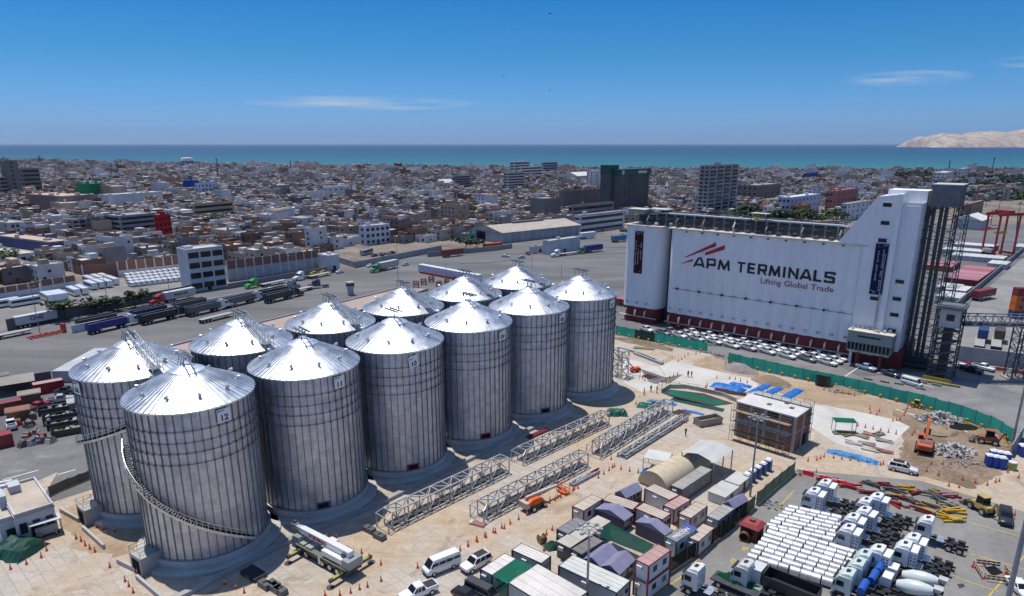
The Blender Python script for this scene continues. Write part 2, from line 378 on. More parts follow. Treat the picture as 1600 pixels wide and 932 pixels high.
# roads and yards
sheet('port_asphalt', [W(-500, 640), W(12, 515), W(285, 462), W(520, 421), W(640, 398), W(760, 387), W(905, 370), W(1010, 362), W(1230, 358), W(1480, 350), W(1800, 350), (420, 60), (420, -200), (-420, -200), (-420, 120)], .004, ASPH, pix=False)
Bd = az(-49.5); Ad = az(42.8)
S0 = Vector((-45.4, 90.5, 0)); SA = Vector((12.28, 13.27, 0)); SB = Vector((-14.66, 12.33, 0))
q0 = S0 + SB + Bd * 10.5 - Ad * 14; q1 = S0 + SB + SA * 5 + Bd * 10.5 + Ad * 12
sheet('site_ground', [(-130, 40), W(-40, 800), W(0, 778), W(90, 738), (q0.x, q0.y), (q1.x, q1.y), W(960, 524), W(1105, 551), W(1138, 571), W(1340, 612), W(1500, 655), W(1582, 684), W(1700, 760), W(1700, 830), W(1440, 752), W(1245, 734), W(1188, 781), W(1000, 926), (12, 40)], .008, SITE, pix=False)
sheet('truck_yard', [(12, 40), W(1000, 926), W(1188, 781), W(1245, 734), W(1440, 752), W(1700, 830), (130, 40)], .008, YARD, pix=False)
sheet('platform_paving', [(205, 556), (395, 507), (622, 449), (668, 452), (500, 505), (330, 550), (250, 575)], .012, PINKP)
sheet('pale_slab', [(1048, 564), (1147, 586), (1188, 594), (1180, 612), (1105, 606), (1047, 597), (1030, 572)], .014, SLABM)
sheet('pale_slab', [(976, 560), (1028, 573), (1045, 597), (1060, 603), (1003, 613), (974, 598)], .014, SLABM)
sheet('pale_slab', [(1262, 631), (1330, 641), (1398, 656), (1422, 667), (1393, 694), (1361, 711), (1305, 692), (1258, 662)], .014, SLABM)
sheet('tan_strip', [(1080, 571), (1110, 556), (1200, 586), (1330, 612), (1445, 641), (1400, 656), (1270, 630), (1192, 606)], .011, TAN, ragged=.32)
sheet('dark_soil_patch', [(1396, 642), (1450, 631), (1560, 652), (1590, 690), (1564, 742), (1520, 764), (1455, 748), (1402, 736), (1412, 690)], .0128, DIRT, ragged=.32)
sheet('pit_paving', [(1000, 576), (1040, 590), (1068, 585), (1045, 600), (1012, 594)], .018, mat('mortar_bed', (.13, .125, .12), rough=.9, var=.2, sc=.5))
sheet('sandy_patch', [(90, 800), (170, 760), (260, 800), (240, 870), (120, 862)], .011, TAN, ragged=.32)
sheet('road_strip', [(960, 522), (1105, 548), (1140, 569), (1340, 608), (1460, 640), (1590, 684), (1690, 700), (1690, 600), (1500, 575), (1345, 590), (1310, 572), (1043, 530)], .012, blend_mat('light_asphalt', [(.15, .148, .148), (.21, .205, .20), (.27, .262, .255)], .09, bump=.1, bsc=3, fine=.08))
sheet('container_road', [(1470, 540), (1520, 470), (1600, 402), (1750, 330), (1900, 420), (1750, 620), (1560, 560)], .013, blend_mat('worn_asphalt', [(.19, .182, .175), (.25, .242, .235), (.31, .30, .29)], .06, bump=.1, bsc=3, fine=.07))
sheet('left_road', [(-200, 700), (-100, 770), (0, 745), (138, 712), (128, 668), (0, 705), (-100, 720)], .012, blend_mat('patched_road', [(.14, .138, .135), (.20, .196, .19), (.33, .32, .30)], .11, bump=.1, bsc=3, fine=.08, stops=[.35, .55, .68]))
sheet('bus_yard_paving', [(-40, 522), (12, 514), (140, 487), (285, 460), (300, 452), (284, 424), (186, 436), (131, 440), (66, 459), (-40, 477)], .012, YARD)
# painted lines
YEL = mat('yellow_line', (.55, .40, .06), rough=.8, var=.35, sc=1.5); WHT = mat('white_line', (.72, .72, .70), rough=.8, var=.3, sc=1.5)
def stripe(name, a, b, wd, m, z=.016, pix=True):
    p, q = (G(*a), G(*b)) if pix else (Vector((*a, 0)), Vector((*b, 0)))
    d = (q - p).normalized(); n_ = Vector((-d.y, d.x, 0)) * wd / 2
    o = put(name, MB().add([p - n_, q - n_, q + n_, p + n_], [(0, 1, 2, 3)]), m); o.location.z = z; return struct(o)
for a, b_ in [((1010, 940), (1070, 898)), ((1085, 880), (1120, 845)), ((1140, 830), (1165, 800)), ((1128, 918), (1172, 868)), ((1180, 862), (1200, 838)), ((1210, 800), (1240, 768)), ((1500, 780), (1640, 812)), ((1455, 800), (1600, 840)), ((1480, 855), (1600, 890)), ((1430, 880), (1560, 925)), ((1300, 812), (1340, 822)), ((1545, 932), (1600, 870))]:
    stripe('yellow_parking_line', a, b_, .16, YEL)
for a, b_ in [((1318, 590), (1345, 572)), ((1345, 575), (1460, 606)), ((5, 750), (60, 735)), ((90, 742), (118, 734)), ((1400, 640), (1560, 690))]:
    stripe('white_road_line', a, b_, .25, WHT)
for v0, u1, v1 in ((753.5, 18, 750), (759.5, 20, 754.5), (764.5, 23, 757.5), (770, 26, 761.5)): stripe('white_crossing_bar', (-12, v0 + 2.5), (u1, v1), .5, WHT, z=.02)
for u, v, s_ in [(1127, 902, '50'), (1147, 881, '49'), (1165, 862, '48')]:
    o = put('bay_number', text_mesh(s_, 1.1, .02, 0), YEL, loc=G(u, v) + Vector((0, 0, .018)), rot=R(48)); struct(o)
# ================================================================== the twelve galvanised grain silos
SR, SE, SBZ, SCAP = 8.32, 23.6, 1.66, 27.7
ZN = bpy.data.materials.new('zinc_sheet'); ZN.use_nodes = True
def zinc(m, base, rough, streak, seams=False):
    t = m.node_tree; b = t.nodes['Principled BSDF']; n = t.nodes.new; L = t.links.new
    b.inputs['Metallic'].default_value = .92
    at = n('ShaderNodeAttribute'); at.attribute_name = 'col'; geo = n('ShaderNodeNewGeometry')
    mp_ = n('ShaderNodeMapping'); mp_.inputs['Scale'].default_value = streak; L(geo.outputs['Position'], mp_.inputs[0])
    nz = n('ShaderNodeTexNoise'); nz.inputs['Scale'].default_value = 1; nz.inputs['Detail'].default_value = 7; nz.inputs['Roughness'].default_value = .7; L(mp_.outputs[0], nz.inputs['Vector'])
    mr = n('ShaderNodeMapRange'); mr.inputs[1].default_value = .3; mr.inputs[2].default_value = .7; mr.inputs[3].default_value = .72; mr.inputs[4].default_value = 1.16; L(nz.outputs[0], mr.inputs[0])
    c = n('ShaderNodeMix'); c.data_type = 'RGBA'; c.blend_type = 'MULTIPLY'; c.inputs[0].default_value = 1; c.inputs[7].default_value = (*base, 1); L(at.outputs['Color'], c.inputs[6])
    c2 = n('ShaderNodeMix'); c2.data_type = 'RGBA'; c2.blend_type = 'MULTIPLY'; c2.inputs[0].default_value = 1; L(c.outputs[2], c2.inputs[6]); L(mr.outputs[0], c2.inputs[7]); fin = c2.outputs[2]
    if seams:                                            # bolted sheet joints
        tco = n('ShaderNodeTexCoord'); sp = n('ShaderNodeSeparateXYZ'); L(tco.outputs['Object'], sp.inputs[0]); at2 = n('ShaderNodeMath'); at2.operation = 'ARCTAN2'; L(sp.outputs[1], at2.inputs[0]); L(sp.outputs[0], at2.inputs[1])
        ml = n('ShaderNodeMath'); ml.operation = 'MULTIPLY'; ml.inputs[1].default_value = SR; L(at2.outputs[0], ml.inputs[0]); cb = n('ShaderNodeCombineXYZ'); L(ml.outputs[0], cb.inputs[0]); L(sp.outputs[2], cb.inputs[1])
        bt = n('ShaderNodeTexBrick'); bt.inputs['Scale'].default_value = 1; bt.inputs['Brick Width'].default_value = 2.178; bt.inputs['Row Height'].default_value = 1.097; bt.inputs['Mortar Size'].default_value = .022; bt.inputs['Color1'].default_value = (1, 1, 1, 1); bt.inputs['Color2'].default_value = (.8, .8, .82, 1); bt.inputs['Mortar'].default_value = (.5, .5, .52, 1); L(cb.outputs[0], bt.inputs['Vector'])
        c3 = n('ShaderNodeMix'); c3.data_type = 'RGBA'; c3.blend_type = 'MULTIPLY'; c3.inputs[0].default_value = .5; L(fin, c3.inputs[6]); L(bt.outputs[0], c3.inputs[7]); fin = c3.outputs[2]
    L(fin, b.inputs['Base Color'])
    mr2 = n('ShaderNodeMapRange'); mr2.inputs[1].default_value = .3; mr2.inputs[2].default_value = .7; mr2.inputs[3].default_value = rough - .06; mr2.inputs[4].default_value = rough + .08; L(nz.outputs[0], mr2.inputs[0]); L(mr2.outputs[0], b.inputs['Roughness'])
    return m
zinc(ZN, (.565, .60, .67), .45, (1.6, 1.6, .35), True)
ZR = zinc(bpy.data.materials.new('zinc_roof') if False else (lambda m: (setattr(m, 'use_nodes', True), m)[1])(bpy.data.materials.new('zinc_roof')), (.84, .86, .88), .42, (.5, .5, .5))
ZD = mat('zinc_dark', (.20, .215, .235), rough=.5, metal=.7, var=.15, sc=2)
r3 = random.Random(3)
NS, NRING = 48, 20
def silo_wall():
    mb = MB(); rh = (SE - SBZ) / NRING
    for j in range(NRING):
        for i in range(NS):
            tone = 1 + r3.uniform(-.13, .09); c = (tone, tone, tone * 1.01)
            off = (i + (.5 if j % 2 else 0)); sub = 2
            for k in range(sub):
                a0 = 2 * math.pi * (off + k / sub) / NS; a1 = 2 * math.pi * (off + (k + 1) / sub) / NS
                z0 = SBZ + j * rh; z1 = z0 + rh; rb = SR + .015; rt = SR - .015
                mb.add([(rb * math.cos(a0), rb * math.sin(a0), z0), (rb * math.cos(a1), rb * math.sin(a1), z0), (rt * math.cos(a1), rt * math.sin(a1), z1), (rt * math.cos(a0), rt * math.sin(a0), z1)], [(0, 1, 2, 3)], c)
    me = mb.mesh('silo_wall', colors=True); me.polygons.foreach_set('use_smooth', [True] * len(me.polygons)); return me
WALLS = [silo_wall() for _ in range(4)]
stf = MB().box(SR - .02, SR + .11, -.055, .055, SBZ - .1, SE - .05)
for z in (20.7, 19.1, 17.6, 16.0): stf.box(SR + .05, SR + .3, -.09, .09, z - .1, z + .1)
STIFF = stf.mesh('stiffener')
RING = MB().lathe([(SR + .1, -.03), (SR + .17, -.03), (SR + .17, .03), (SR + .1, .03)], 72).mesh('wind_ring')
CR = 2.25; CZ = SE + (SCAP - SE) * (1 - CR / SR) + .05
NP = 60
def roof_panel():
    mb = MB(); a = math.pi / NP; e = SR + .32; ze = SE - .14
    rib = .045
    for s_ in (-1, 1):
        pass
    p = lambda r, ang, z: (r * math.cos(ang), r * math.sin(ang), z)
    mb.add([p(CR * .9, -a, CZ + .02), p(e, -a, ze), p(e, a, ze), p(CR * .9, a, CZ + .02)], [(0, 1, 2, 3)])
    wd = .05
    for z_off, rr in ((.14, 0),):
        w0 = wd / (CR * .9); w1 = wd / e
        mb.add([p(CR * .9, a - w0, CZ + .02), p(e, a - w1, ze), p(e, a - w1, ze + z_off), p(CR * .9, a - w0, CZ + .02 + z_off), p(CR * .9, a + w0, CZ + .02), p(e, a + w1, ze), p(e, a + w1, ze + z_off), p(CR * .9, a + w0, CZ + .02 + z_off)],
               [(0, 1, 2, 3), (3, 2, 6, 7), (7, 6, 5, 4), (1, 5, 6, 2)])
    mb.add([p(e, -a, ze), p(e, a, ze), p(e, a, ze - .22), p(e, -a, ze - .22)], [(0, 3, 2, 1)])
    out_ = []
    for tone in (1., .95, .9):
        mb.c = [(tone, tone, tone)] * len(mb.f); out_.append(mb.mesh('roof_panel', colors=True))
    return out_
RPAN = roof_panel()
cap = MB(); cap.lathe([(CR + .05, CZ - .02), (CR + .05, CZ + .12), (.7, SCAP - .2), (.7, SCAP), (.01, SCAP + .1)], 36); CAPM = cap.mesh('roof_cap', smooth=True, colors=True)
vt = MB(); vt.cyl((0, 0, 0), (0, 0, .42), .16, n=10); vt.cyl((0, 0, .42), (.42, 0, .42), .2, .23, n=10); vt.cyl((-.02, 0, .4), (-.02, 0, .62), .24, .1, n=10); VENT = vt.mesh('roof_vent', smooth=True)
fr = MB()
for y in (-.45, .45): fr.bar((-2.1, y, SCAP + 1.15), (2.1, y, SCAP + 1.15), .26, .2)
for x in (-1.1, 0, 1.1):
    fr.bar((x, -.45, SCAP + 1.1), (x, .45, SCAP + 1.1), .1)
    for y in (-.45, .45): fr.bar((x, y, SCAP + 1.1), (x * 1.15, y * 1.7, CZ + .8), .09)
FRAME = fr.mesh('roof_frame')
ld = MB()                                         # stair truss laid up the cone
p0 = Vector((1.0, 0, SCAP + .55)); p1 = Vector((SR - .1, 0, SE + 1.0))
for s_ in (-.5, .5):
    ld.bar(p0 + Vector((0, s_, 0)), p1 + Vector((0, s_, 0)), .08, .12); ld.bar(p0 + Vector((0, s_, .9)), p1 + Vector((0, s_, .9)), .05)
for i in range(10):
    q = p0.lerp(p1, i / 9)
    for s_ in (-.5, .5):
        ld.bar(q + Vector((0, s_, -.55)), q + Vector((0, s_, 1)), .07)
        if i < 9: ld.bar(q + Vector((0, s_, 0)), p0.lerp(p1, (i + 1) / 9) + Vector((0, s_, 1)), .05)
for i in range(26):
    q = p0.lerp(p1, i / 25); ld.bar(q + Vector((0, -.5, .05)), q + Vector((0, .5, .05)), .14, .05)
ld.box(SR - 1.3, SR + .2, -.8, .8, SE + .85, SE + .92)
for x in (SR - 1.3, SR + .2):
    for y in (-.8, .8): ld.bar((x, y, SE + .1), (x, y, SE + 2), .07)
for y in (-.8, .8): ld.bar((SR - 1.3, y, SE + 1.95), (SR + .2, y, SE + 1.95), .07)
ROOFSTAIR = ld.mesh('roof_stair')
pl = MB(); pl.lathe([(8.75, -.3), (8.75, SBZ), (7.9, SBZ), (7.9, SBZ - .1)], 72); PLINTH = pl.mesh('plinth', smooth=True)
ap = MB(); ap.lathe([(10.1, -.3), (10.1, .42), (9.9, .5), (8.7, .5)], 72); APRON = ap.mesh('apron', smooth=True)
ht = MB(); ht.box(SR - .1, SR + .22, -.8, .8, SBZ + .25, SBZ + 1.0); HATCH = ht.mesh('hatch')
hf = MB(); hf.box(SR - .1, SR + .21, -1.02, 1.02, SBZ + .12, SBZ + 1.12)
HFR = hf.mesh('hatch_frame')
def spiral(a0, a1, z0, z1):
    st = MB(); n = 64; r0, r1 = SR + .15, SR + 1.05
    P = lambda a, r, z: (r * math.cos(a), r * math.sin(a), z)
    for i in range(n):
        a = a0 + (a1 - a0) * i / n; b_ = a0 + (a1 - a0) * (i + 1) / n; z = z0 + (z1 - z0) * i / n; zz = z0 + (z1 - z0) * (i + 1) / n
        st.add([P(a, r0, z), P(a, r1, z), P(b_, r1, z), P(b_, r0, z)], [(0, 1, 2, 3), (3, 2, 1, 0)])
        st.bar(P(a, r1, z - .12), P(b_, r1, zz - .12), .08, .34); st.bar(P(a, r0, z - .12), P(b_, r0, zz - .12), .06, .3)
        st.bar(P(a, r1, z + 1.05), P(b_, r1, zz + 1.05), .07); st.bar(P(a, r1, z + .55), P(b_, r1, zz + .55), .04)
        if i % 2 == 0: st.bar(P(a, r1, z - .2), P(a, r1, z + 1.05), .06)
    return st
def make_silo(num, k, back):
    c = S0 + SA * k + (SB if back else Vector((0, 0, 0)))
    row = 'far' if back else 'near'
    nm = {12: 'twelve', 11: 'eleven', 10: 'ten', 9: 'nine', 8: 'eight', 7: 'seven'}
    if num == 12: lab = 'nearest galvanised grain silo with number twelve sign and spiral stair across its front'
    elif num == 10: lab = 'galvanised grain silo in the near row whose number ten sign hangs askew'
    elif num == 6: lab = 'leftmost silo of the far row, with spiral stair and sign on its left side'
    elif num > 6: lab = f'galvanised grain silo in the near row carrying the number {nm[num]} sign under its eave'
    else: lab = f'galvanised grain silo of the far row, with roof stair, directly behind the silo numbered {nm[num + 6]}'
    t = thing('grain_silo', lab, 'silo', c, 0, 'galvanised grain silos in two rows')
    to = math.atan2(-c.y, -c.x)                      # towards the drone
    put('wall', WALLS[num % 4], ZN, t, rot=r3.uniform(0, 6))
    for i in range(NS): put('stiffener', STIFF, ZD, t, rot=2 * math.pi * (i + .25) / NS)
    for z in (20.7, 19.1, 17.6, 16.0): put('wind_ring', RING, mat('zinc_mid', (.30, .315, .34), rough=.5, metal=.7, var=.15, sc=2), t, loc=(0, 0, z))
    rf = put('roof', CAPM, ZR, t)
    a0 = r3.uniform(0, .1)
    for i in range(NP): put('roof_panel', RPAN[r3.choice((0, 0, 0, 1, 2))], ZR, rf, rot=a0 + 2 * math.pi * i / NP)
    va = R(128) if True else 0
    for i in range(10):
        a = R(18) + i * R(36); r_ = SR * .76; z = SE + (SCAP - SE) * (1 - .76) - .05
        put('roof_vent', VENT, GALV, rf, loc=(r_ * math.cos(a), r_ * math.sin(a), z), rot=a)
    put('roof_frame', FRAME, ZD, t, rot=R(-50))
    put('plinth', PLINTH, CONC, t, col=(.48, .46, .44)); put('apron', APRON, CONC, t, col=(.50, .47, .43))
    if back: put('roof_stair', ROOFSTAIR, GALV, t, rot=R(-38))
    if not back:
        a = R(-38) if num != 12 else R(-15)
        if num != 12 and num != 7:
            put('hatch', HATCH, DARKM, t, rot=a - R(28)); put('hatch_frame', HFR, PAINT, t, col=(.35, .03, .03) if num in (10, 9) else (.12, .12, .12), rot=a - R(28))
    if num in (12, 6):
        a = to
        if num == 12: st = spiral(a - R(98), a + R(38), 16.5, 2.6)
        else: st = spiral(a + R(75), a - R(110), 21.0, 11.0)
        put('spiral_stair', st, GALV, t)
        e = MB(); e.box(7.9, 10.9, -1.5, 1.5, 0, 2.7); put('tunnel_entrance', e, CONC, t, col=(.42, .40, .37), rot=a - R(62 if num == 12 else 70))
        e = MB(); e.box(10.85, 10.93, -1.0, 1.0, .15, 2.2); put('tunnel_mouth', e, mat('hatch_dark'), t, rot=a - R(62 if num == 12 else 70))
        e = MB()
        for y in (-1.45, 1.45):
            e.bar((8.6, y, 3.7), (10.85, y, 3.7), .05); e.bar((8.6, y, 3.2), (10.85, y, 3.2), .04)
            for x in (8.7, 9.8, 10.85): e.bar((x, y, 2.7), (x, y, 3.7), .05)
        e.bar((10.85, -1.45, 3.7), (10.85, 1.45, 3.7), .05); put('handrail', e, ZD, t, rot=a - R(62 if num == 12 else 70))
    if num >= 6:
        sa = R(90 - 128) if num != 6 else R(90 - 214)
        if num == 10: sa -= R(4)
        sg = put('number_sign', MB().box(SR + .2, SR + .26, -.95, .95, SE - 2.55, SE - .65), PAINT, t, col=(.82, .82, .82), rot=(R(8) if num == 10 else 0, 0, sa))
        me = text_mesh(f'{num:02d}', 1.15, .03, .01, 'CENTER', 1.05)
        put('numeral', me, mat('black_ink', (.015, .015, .018), var=0), sg, loc=(SR + .275, 0, SE - 2.3), rot=(R(90), 0, R(90)))
        put('caption', text_mesh('SILO N°', .3, .005, .01, 'LEFT'), mat('black_ink'), sg, loc=(SR + .275, -.85, SE - 1.0), rot=(R(90), 0, R(90)))
    return t
for k in range(6):
    make_silo(12 - k, k, False); make_silo(6 - k, k, True)
# ================================================================== the white concrete grain terminal
TP = Vector((37.08, 223.64, 0)); TAZ = 130.5; TRZ = rz_of(az(TAZ))
TX = az(TAZ); TY = az(TAZ - 90)
def TL(s, y, z=0): return TP + TX * s + TY * y + Vector((0, 0, z))
INK = mat('black_ink', (.015, .015, .018), var=0); REDINK = mat('red_ink', (.42, .015, .03), rough=.6, var=.08, sc=1); MAROON = mat('maroon_ink', (.33, .03, .06), rough=.6, var=.05, sc=1)
WHITEWALL = mat('weathered_white_wall', (.80, .80, .82), rough=.85, var=.05, sc=.12, var2=.06, sc2=1.3, spec=.25, stretch=(1, 1, .25))
REDWALL = mat('oxide_red_wall', (.20, .025, .028), rough=.8, var=.2, sc=.4, var2=.12, sc2=3)
DKSTEEL = mat('dark_steel', (.07, .075, .085), rough=.55, metal=.3, var=.25, sc=1)
GREYSTEEL = mat('grey_steel', (.30, .31, .33), rough=.5, metal=.3, var=.2, sc=.8)
CREAM = mat('cream_concrete', (.62, .56, .47), rough=.9, var=.25, sc=.6)
DARK = DARKM
def lobes(s0, s1, n, sag, depth, steps=6):
    pts = []
    wd = (s1 - s0) / n
    for i in range(n):
        for k in range(steps):
            f = k / steps; pts.append((s0 + (i + f) * wd, sag - sag * 4 * f * (1 - f) ))
    pts.append((s1, sag))
    pts += [(s1, depth), (s0, depth)]
    return pts
def front_y(s, s0=15.4, s1=72., n=15, sag=.42):
    f = ((s - s0) / ((s1 - s0) / n)) % 1; return sag - sag * 4 * f * (1 - f)
gt = thing('grain_terminal', 'white concrete grain silo block with black and red APM TERMINALS lettering and stepped tower', 'grain terminal', TP, TRZ)
def rounded(s0, s1, n, sag, depth, rad, ends):
    p = lobes(s0, s1, n, sag, depth)
    q = []
    for (x, y) in p[:-2]:
        d = min(x - s0 if 'L' in ends else 99, s1 - x if 'R' in ends else 99)
        if d < rad: y += rad - math.sqrt(max(0, rad * rad - (rad - d) ** 2))
        q.append((x, y))
    return q + p[-2:]
put('white_wall', MB().prism(rounded(-.8, 12.9, 3, .28, 18, 2.6, 'LR'), 5.1, 31.5), WHITEWALL, gt, smooth=True)
put('white_wall', MB().prism(rounded(15.4, 72., 15, .42, 18, 2.6, 'L'), 5.1, 31.5), WHITEWALL, gt, smooth=True)
put('red_base', MB().prism([(x, y + .35) for x, y in rounded(-.6, 12.7, 3, .28, 17, 2.6, 'LR')], 0, 5.1), REDWALL, gt, smooth=True)
put('red_base', MB().prism([(x, y + .35) for x, y in rounded(15.6, 84., 18, .30, 17, 2.4, 'L')], 0, 5.1), REDWALL, gt, smooth=True)
put('gap_wall', MB().box(12.6, 15.7, 6, 16, 0, 31), mat('grimy_concrete', (.14, .135, .135), rough=.9, var=.3, sc=.3), gt)
lg = MB(); lg.box(-1.0, 12.9, -.22, 18, 31.5, 31.85); put('roof_slab', lg, CREAM, gt)
lg = MB(); lg.box(15.2, 72.6, -.22, 18, 31.5, 31.9); put('roof_slab', lg, CREAM, gt)
lg = MB(); lg.box(-.9, 12.6, -.25, .5, 1.9, 2.05); put('ledge', lg, CREAM, gt)
lg = MB(); lg.box(15.8, 72, -.25, .5, 1.9, 2.05); put('ledge', lg, CREAM, gt)
ch = MB(); ch.frustum(0, -.75, 2.5, 4.0, .36, .45, .5, .6, 0, .35); ch.box(-.1, .1, -.4, .7, 4.0, 4.35); CHM = ch.mesh('chute')
for i in range(15): put('chute', CHM, PAINT, gt, col=(.72, .60, .45), loc=(17.4 + i * 3.68, 0, 0))
for i in range(3): put('chute', CHM, PAINT, gt, col=(.72, .60, .45), loc=(1.6 + i * 3.6, 0, 0))
for i in range(16):
    s = 'CD'[i % 2] + str(7 - i // 2); x = 17.0 + i * 3.5
    put('bin_mark', text_mesh(s, .85, .01, .01), mat('grey_ink', (.12, .12, .14), var=0), gt, loc=(x, -.08, 6.3), rot=(R(90), 0, 0))
    put('bin_mark', text_mesh(s, .7, .01, .01), mat('white_ink', (.7, .68, .66), var=0), gt, loc=(x, -.02, .95), rot=(R(90), 0, 0))
for i in range(3): put('bin_mark', text_mesh('E' + str(9 - i), .85, .01, .01), mat('grey_ink'), gt, loc=(1.3 + i * 3.6, -.08, 6.3), rot=(R(90), 0, 0))
pn = MB().cyl((0, -.28, 0), (0, .5, 0), .3, n=10).mesh('wall_anchor')
for i in range(7): put('wall_anchor', pn, DARK, gt, loc=(19.6 + i * 7.35, .05, 13.1))
tr = MB(); tr.box(18, 71, -.02, .3, 13.0, 13.12); put('joint_strip', tr, mat('grey_ink'), gt)
pn2 = MB().box(-.25, .25, -.3, .2, 0, .3).mesh('spout')
for i in range(10): put('spout', pn2, DARK, gt, loc=(21.5 + i * 5, 0, 30.9))
def conform(me, w_, h_, s, z):
    xs = [v.co.x for v in me.vertices]; ys = [v.co.y for v in me.vertices]
    x0, x1, y0, y1 = min(xs), max(xs), min(ys), max(ys)
    for v in me.vertices:
        X = s + (v.co.x - x0) / (x1 - x0) * w_; Z = z + (v.co.y - y0) / (y1 - y0) * h_
        v.co = (X, front_y(X) - .075, Z)
    return me
LET = {'A': (1.0, [[(0, 0), (.42, 1), (.58, 1), (1, 0)], [(.2, .26), (.8, .26)]]), 'P': (.86, [[(.1, 0), (.1, .92), (.86, .92), (.9, .86), (.9, .44), (.86, .38), (.1, .38)]]),
 'M': (1.12, [[(.06, 0), (.16, .95), (.5, .12), (.84, .95), (.94, 0)]]), 'T': (.9, [[(0, .92), (1, .92)], [(.5, .9), (.5, 0)]]), 'E': (.86, [[(.95, .92), (.1, .92), (.1, .08), (.95, .08)], [(.1, .5), (.88, .5)]]),
 'R': (.92, [[(.1, 0), (.1, .92), (.84, .92), (.88, .86), (.88, .5), (.84, .44), (.1, .44)], [(.55, .44), (.92, 0)]]), 'I': (.3, [[(.5, 0), (.5, 1)]]), 'N': (.98, [[(.09, 0), (.09, .96), (.91, .04), (.91, 1)]]),
 'L': (.78, [[(.1, 1), (.1, .08), (.98, .08)]]), 'S': (.92, [[(.92, .74), (.92, .92), (.1, .92), (.08, .88), (.08, .56), (.12, .53), (.88, .47), (.92, .44), (.92, .12), (.88, .08), (.08, .08), (.08, .26)]])}
def block_word(word, s0, s1, z0, h, th):
    gap = .26; tot = sum(LET[c][0] for c in word) + gap * (len(word) - 1); k = (s1 - s0) / tot; x = s0; lay = 0
    for c in word:
        w_, pls = LET[c]; mb = MB()
        for pl in pls:
            for (p, q) in zip(pl, pl[1:]):
                a = Vector((x + p[0] * w_ * k, z0 + p[1] * h)); b_ = Vector((x + q[0] * w_ * k, z0 + q[1] * h)); d = (b_ - a)
                n_ = Vector((-d.y, d.x)).normalized() * th / 2; d = d.normalized() * th * .32
                if p is pl[0]: a = a + d * .0
                else: a = a - d
                if q is not pl[-1]: b_ = b_ + d
                lay = (lay + 1) % 6; vs = []
                for f in (0, .5, 1):
                    for s_ in (-1, 1):
                        w0 = a.lerp(b_, f) + n_ * s_; w0.y = min(max(w0.y, z0), z0 + h); vs.append((w0.x, front_y(w0.x) - .07 - .006 * lay, w0.y))
                mb.add(vs, [(0, 2, 3, 1), (2, 4, 5, 3)])
        put('letter', mb, INK, gt); x += (w_ + gap) * k
block_word('APM', 24.7, 36.0, 20.65, 3.1, .7); block_word('TERMINALS', 38.2, 65.4, 20.65, 3.1, .7)
put('slogan', conform(text_mesh('Lifting Global Trade', 2, .012, 0), 20.0, 2.05, 45.5, 17.75), MAROON, gt)
def slash(p, q, a, b_):
    n = 8; vs = []; fs = []
    for i in range(n + 1):
        f = i / n; x = p[0] + (q[0] - p[0]) * f; z = p[1] + (q[1] - p[1]) * f; hw = a + (b_ - a) * f; y = front_y(x) - .075
        vs += [(x, y, z - hw), (x, y, z + hw)]
    fs = [(2 * i, 2 * i + 2, 2 * i + 3, 2 * i + 1) for i in range(n)]
    put('red_slash', MB().add(vs, fs), REDINK, gt)
slash((21.6, 23.3), (31.1, 28.1), .16, .62); slash((28.0, 24.9), (33.9, 27.5), .45, .68); slash((20.4, 21.2), (24.2, 22.7), .08, .36)
# tower
tw = MB(); tw.slab([(65.3, 31.6), (65.3, 32.2), (73.1, 44.1), (78.1, 44.9), (78.1, 4.8), (71.4, 4.8), (71.4, 31.6)], -.35, 13); put('tower', tw, WHITEWALL, gt)
tw = MB(); tw.box(78.1, 83.1, .35, 14, 4.8, 42.1); put('tower', tw, WHITEWALL, gt)
tw = MB(); tw.box(77.7, 78.9, -.75, .6, 4.8, 44.95); put('pilaster', tw, WHITEWALL, gt)
tw = MB(); tw.box(65.2, 72.7, -.42, .4, 31.4, 31.75); put('ledge', tw, CREAM, gt)
tw = MB(); tw.box(74, 83, 6, 13, 42.1, 45.6); put('tower_penthouse', tw, WHITEWALL, gt)
tw = MB(); tw.box(79, 83, .5, .7, 42.1, 42.9); tw.box(82.9, 83.1, .5, 6, 42.1, 42.9); put('parapet', tw, WHITEWALL, gt)
wn = MB().box(-1, 1, -.06, .3, -.5, .5).mesh('window'); wf = MB()
wf.box(-1.12, -1, -.1, .1, -.62, .62); wf.box(1, 1.12, -.1, .1, -.62, .62); wf.box(-1, 1, -.1, .1, .5, .62); wf.box(-1, 1, -.14, .1, -.62, -.5); wf = wf.mesh('window_frame')
for s, z in ((75.6, 42.2), (75.7, 37.7), (75.7, 33.3), (75.8, 18.2)):
    o = put('window', wn, GLASS, gt, loc=(s, -.4, z)); put('window_frame', wf, WHITEWALL, o)
for s, z in ((80.9, 23.2), (80.9, 18.7), (80.9, 14.5), (80.9, 10.3)):
    o = put('window', wn, GLASS, gt, loc=(s, .3, z)); put('window_frame', wf, WHITEWALL, o)
for z in (35.5, 33.8, 32.2): 
    o = put('window', wn, GLASS, gt, loc=(83.1, 5, z), rot=R(90), scale=(.4, 1, .8)); put('window_frame', wf, WHITEWALL, o)
pp = MB(); pp.cyl((76.9, -.6, 11), (76.9, -.6, 30), .12, n=6); put('drain_pipe', pp, GREYSTEEL, gt)
